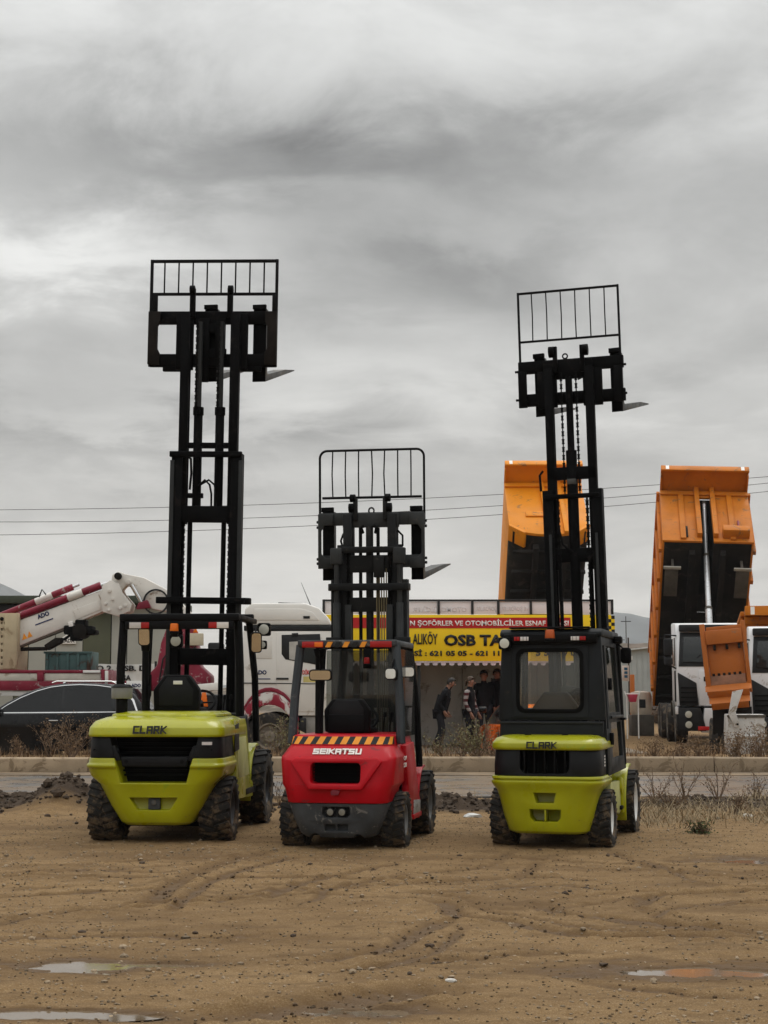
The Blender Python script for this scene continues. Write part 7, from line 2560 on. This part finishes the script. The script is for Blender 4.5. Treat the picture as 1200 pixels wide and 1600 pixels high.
# ---- shed, bin, pole and bits in the gap on the right ---------------------------------------------------------------
YS = 96.0
v = at(1030, 1084, YS)
sh = empty('shed', (v.x, YS, 0))
tag(sh, 'pale grey metal shed with a low sloping roof in the gap beside the orange tipper', 'shed')
sx = lambda px: at(px, 1084, YS).x
sz_ = lambda py: at(600, py, YS).z
M_SHED = mat('grey_sheet', (.34, .36, .35), .6, var=.1, vscale=.5)
G(Matrix.Translation(-sh.location)).prism([(sx(973), 0), (sx(973), sz_(1018)), (sx(1090), sz_(1004)), (sx(1090), 0)], YS, YS + 8, 'y').build('wall', M_SHED, sh, .02)
G(Matrix.Translation(-sh.location)).prism([(sx(971), sz_(1018)), (sx(971), sz_(1016)), (sx(1092), sz_(1002)), (sx(1092), sz_(1004))], YS - .3, YS + 8.3, 'y').build('roof', mat('pale_roof', (.52, .53, .52), .5, var=.1), sh, .01)
for k in range(12):
    px = 977 + k * 9
    Wd(sh).box(sx(px), sx(px) + .05, YS - .04, YS - .003, 0, sz_(1019)).build('sheet_rib', M_SHED, sh)
Wd(sh).box(sx(980), sx(989), YS - .06, YS - .042, sz_(1031), sz_(1025)).build('sign', M_WHITE, sh, .005)
YP = 58
v = at(979, 1084, YP)
po = empty('banner_pole', (v.x, YP, 0))
tag(po, 'slim pole carrying a narrow blue and white banner in the gap beside the cabin', 'pole')
G().cyl((.1, 0, 0), (.1, 0, 3.6), .03, n=8).build('pole', M_GUARDG, po)
vz = lambda py: at(979, py, YP).z
G().box(-.16, .10, -.06, -.035, vz(1064), vz(1040)).build('banner_sheet', M_WHITE, po, .004)
for k, py in enumerate((1043, 1049, 1055)):
    G().box(-.08, .04, -.07, -.061, vz(py + 4), vz(py)).build('blue_mark', mat('blue_print', (.03, .16, .30), .5), po)
YR = 52
v = at(988, 1084, YR)
bi = empty('feed_bin', (v.x, YR, 0))
tag(bi, 'small crimson bin held on thin white legs beside the orange tipper', 'bin')
zr_ = lambda py: at(988, py, YR).z
G().prism([(-.10, zr_(1097)), (.10, zr_(1097)), (.16, zr_(1085)), (-.16, zr_(1085))], -.15, .15, 'y').build('tub', mat('crimson_tub', (.40, .03, .06), .5, var=.1), bi, .02)
for s in (-1, 1):
    G().tube([(s * .19, 0, 0), (s * .19, 0, zr_(1090)), (s * .26, 0, zr_(1080))], .022, 6).build('leg', M_WHITE, bi)
G().box(-.22, .22, -.02, .02, zr_(1085) + .002, zr_(1083)).build('rim', M_WHITE, bi, .006)
YT = 56
v = at(1001, 1084, YT)
tk = empty('water_tank', (v.x, YT, 0))
tag(tk, 'cream plastic tank with a dark label standing next to the crimson bin', 'tank')
G().lathe([(.02, .75), (.36, .75), (.40, .85), (.40, 1.40), (.34, 1.55), (.12, 1.60), (.02, 1.60)], (0, 0, 0), 'z', 20).build('tank', mat('cream_plastic', (.50, .44, .36), .5, var=.1), tk)
G().box(-.12, .10, -.415, -.39, 1.0, 1.3).build('label', M_DARKG, tk)
G().box(-.4, .4, -.4, .4, 0, .74).build('stand', M_GUARDG, tk, .02)
YX = 64
v = at(988, 1084, YX)
ex = empty('signal_post', (v.x, YX, 0))
tag(ex, 'rusty orange steel post standing behind the crimson bin', 'post')
G().box(-.09, .09, -.09, .09, 0, at(988, 1054, YX).z).build('shaft', M_TERRA, ex, .01)
G().box(-.16, .16, -.14, .14, 0, .25).build('foot', M_TERRA, ex, .01)
# rubble heap
px_ = rng.uniform(13.5, 19.5, 240)
py_ = rng.uniform(68, 80, 240)
lumps('rubble', np.stack([px_, py_, rng.uniform(.1, 1.3, 240)], -1), rng.uniform(.2, .7, 240), mat('rubble', (.16, .125, .10), .9, var=.5, vscale=1), .7)

# far utility poles
for i, px in enumerate((980, 971)):
    v = at(px, 1084, 170 + 30 * i)
    u = empty('utility_pole', (v.x, 170 + 30 * i, 3.5))
    tag(u, ('thin utility pole on the brown bank behind the shed' if i == 0 else 'short utility pole on the bank, left of a thinner one'), 'utility pole', 'utility poles on the bank')
    G().cyl((0, 0, 0), (0, 0, 6.5 - i), .06, .045, 6).build('shaft', M_GUARDG, u)
    G().box(-.55, .55, -.04, .04, 5.9 - i, 5.98 - i).build('crossarm', M_UNDER, u)

# ---- overhead wires ------------------------------------------------------------------------------------------------------
M_WIRE = mat('wire_grey', (.10, .10, .10), .6, var=.1)
YW = 70.0
for i, (pts) in enumerate((((0, 797), (230, 793), (430, 787), (670, 780), (960, 761), (1200, 745)), ((0, 816), (230, 813), (430, 807), (670, 799), (960, 776), (1200, 755)), ((0, 836), (230, 831), (430, 824), (670, 812), (960, 790), (1200, 768)))):
    co = np.polyfit([p[0] for p in pts], [p[1] for p in pts], 2)
    P3 = []
    for k in range(40):
        px = -700 + 2600 * k / 39
        v = at(px, float(np.polyval(co, px)), YW)
        P3.append(v)
    w = G().tube(P3, .016, 4).build('power_line', M_WIRE, smooth=0)
    tag(w, ('highest of the three thin wires crossing the sky', 'middle one of the three thin wires crossing the sky', 'lowest of the three thin wires crossing the sky')[i], 'power line', 'overhead power lines')

# ------------------------------------------------------------------ air: pale even haze that greys the far hills
hz_ = G().box(-3300, 3300, -60, 3600, -7, 250).build('haze', [], None, smooth=0)
HM = bpy.data.materials.new('haze')
HM.use_nodes = True
HM.node_tree.nodes.clear()
pv = HM.node_tree.nodes.new('ShaderNodeVolumePrincipled')
pv.inputs['Color'].default_value = (.93, .95, 1.0, 1)
pv.inputs['Density'].default_value = .00018
ho = HM.node_tree.nodes.new('ShaderNodeOutputMaterial')
HM.node_tree.links.new(pv.outputs[0], ho.inputs['Volume'])
hz_.data.materials.append(HM)
tag(hz_, kind='stuff')
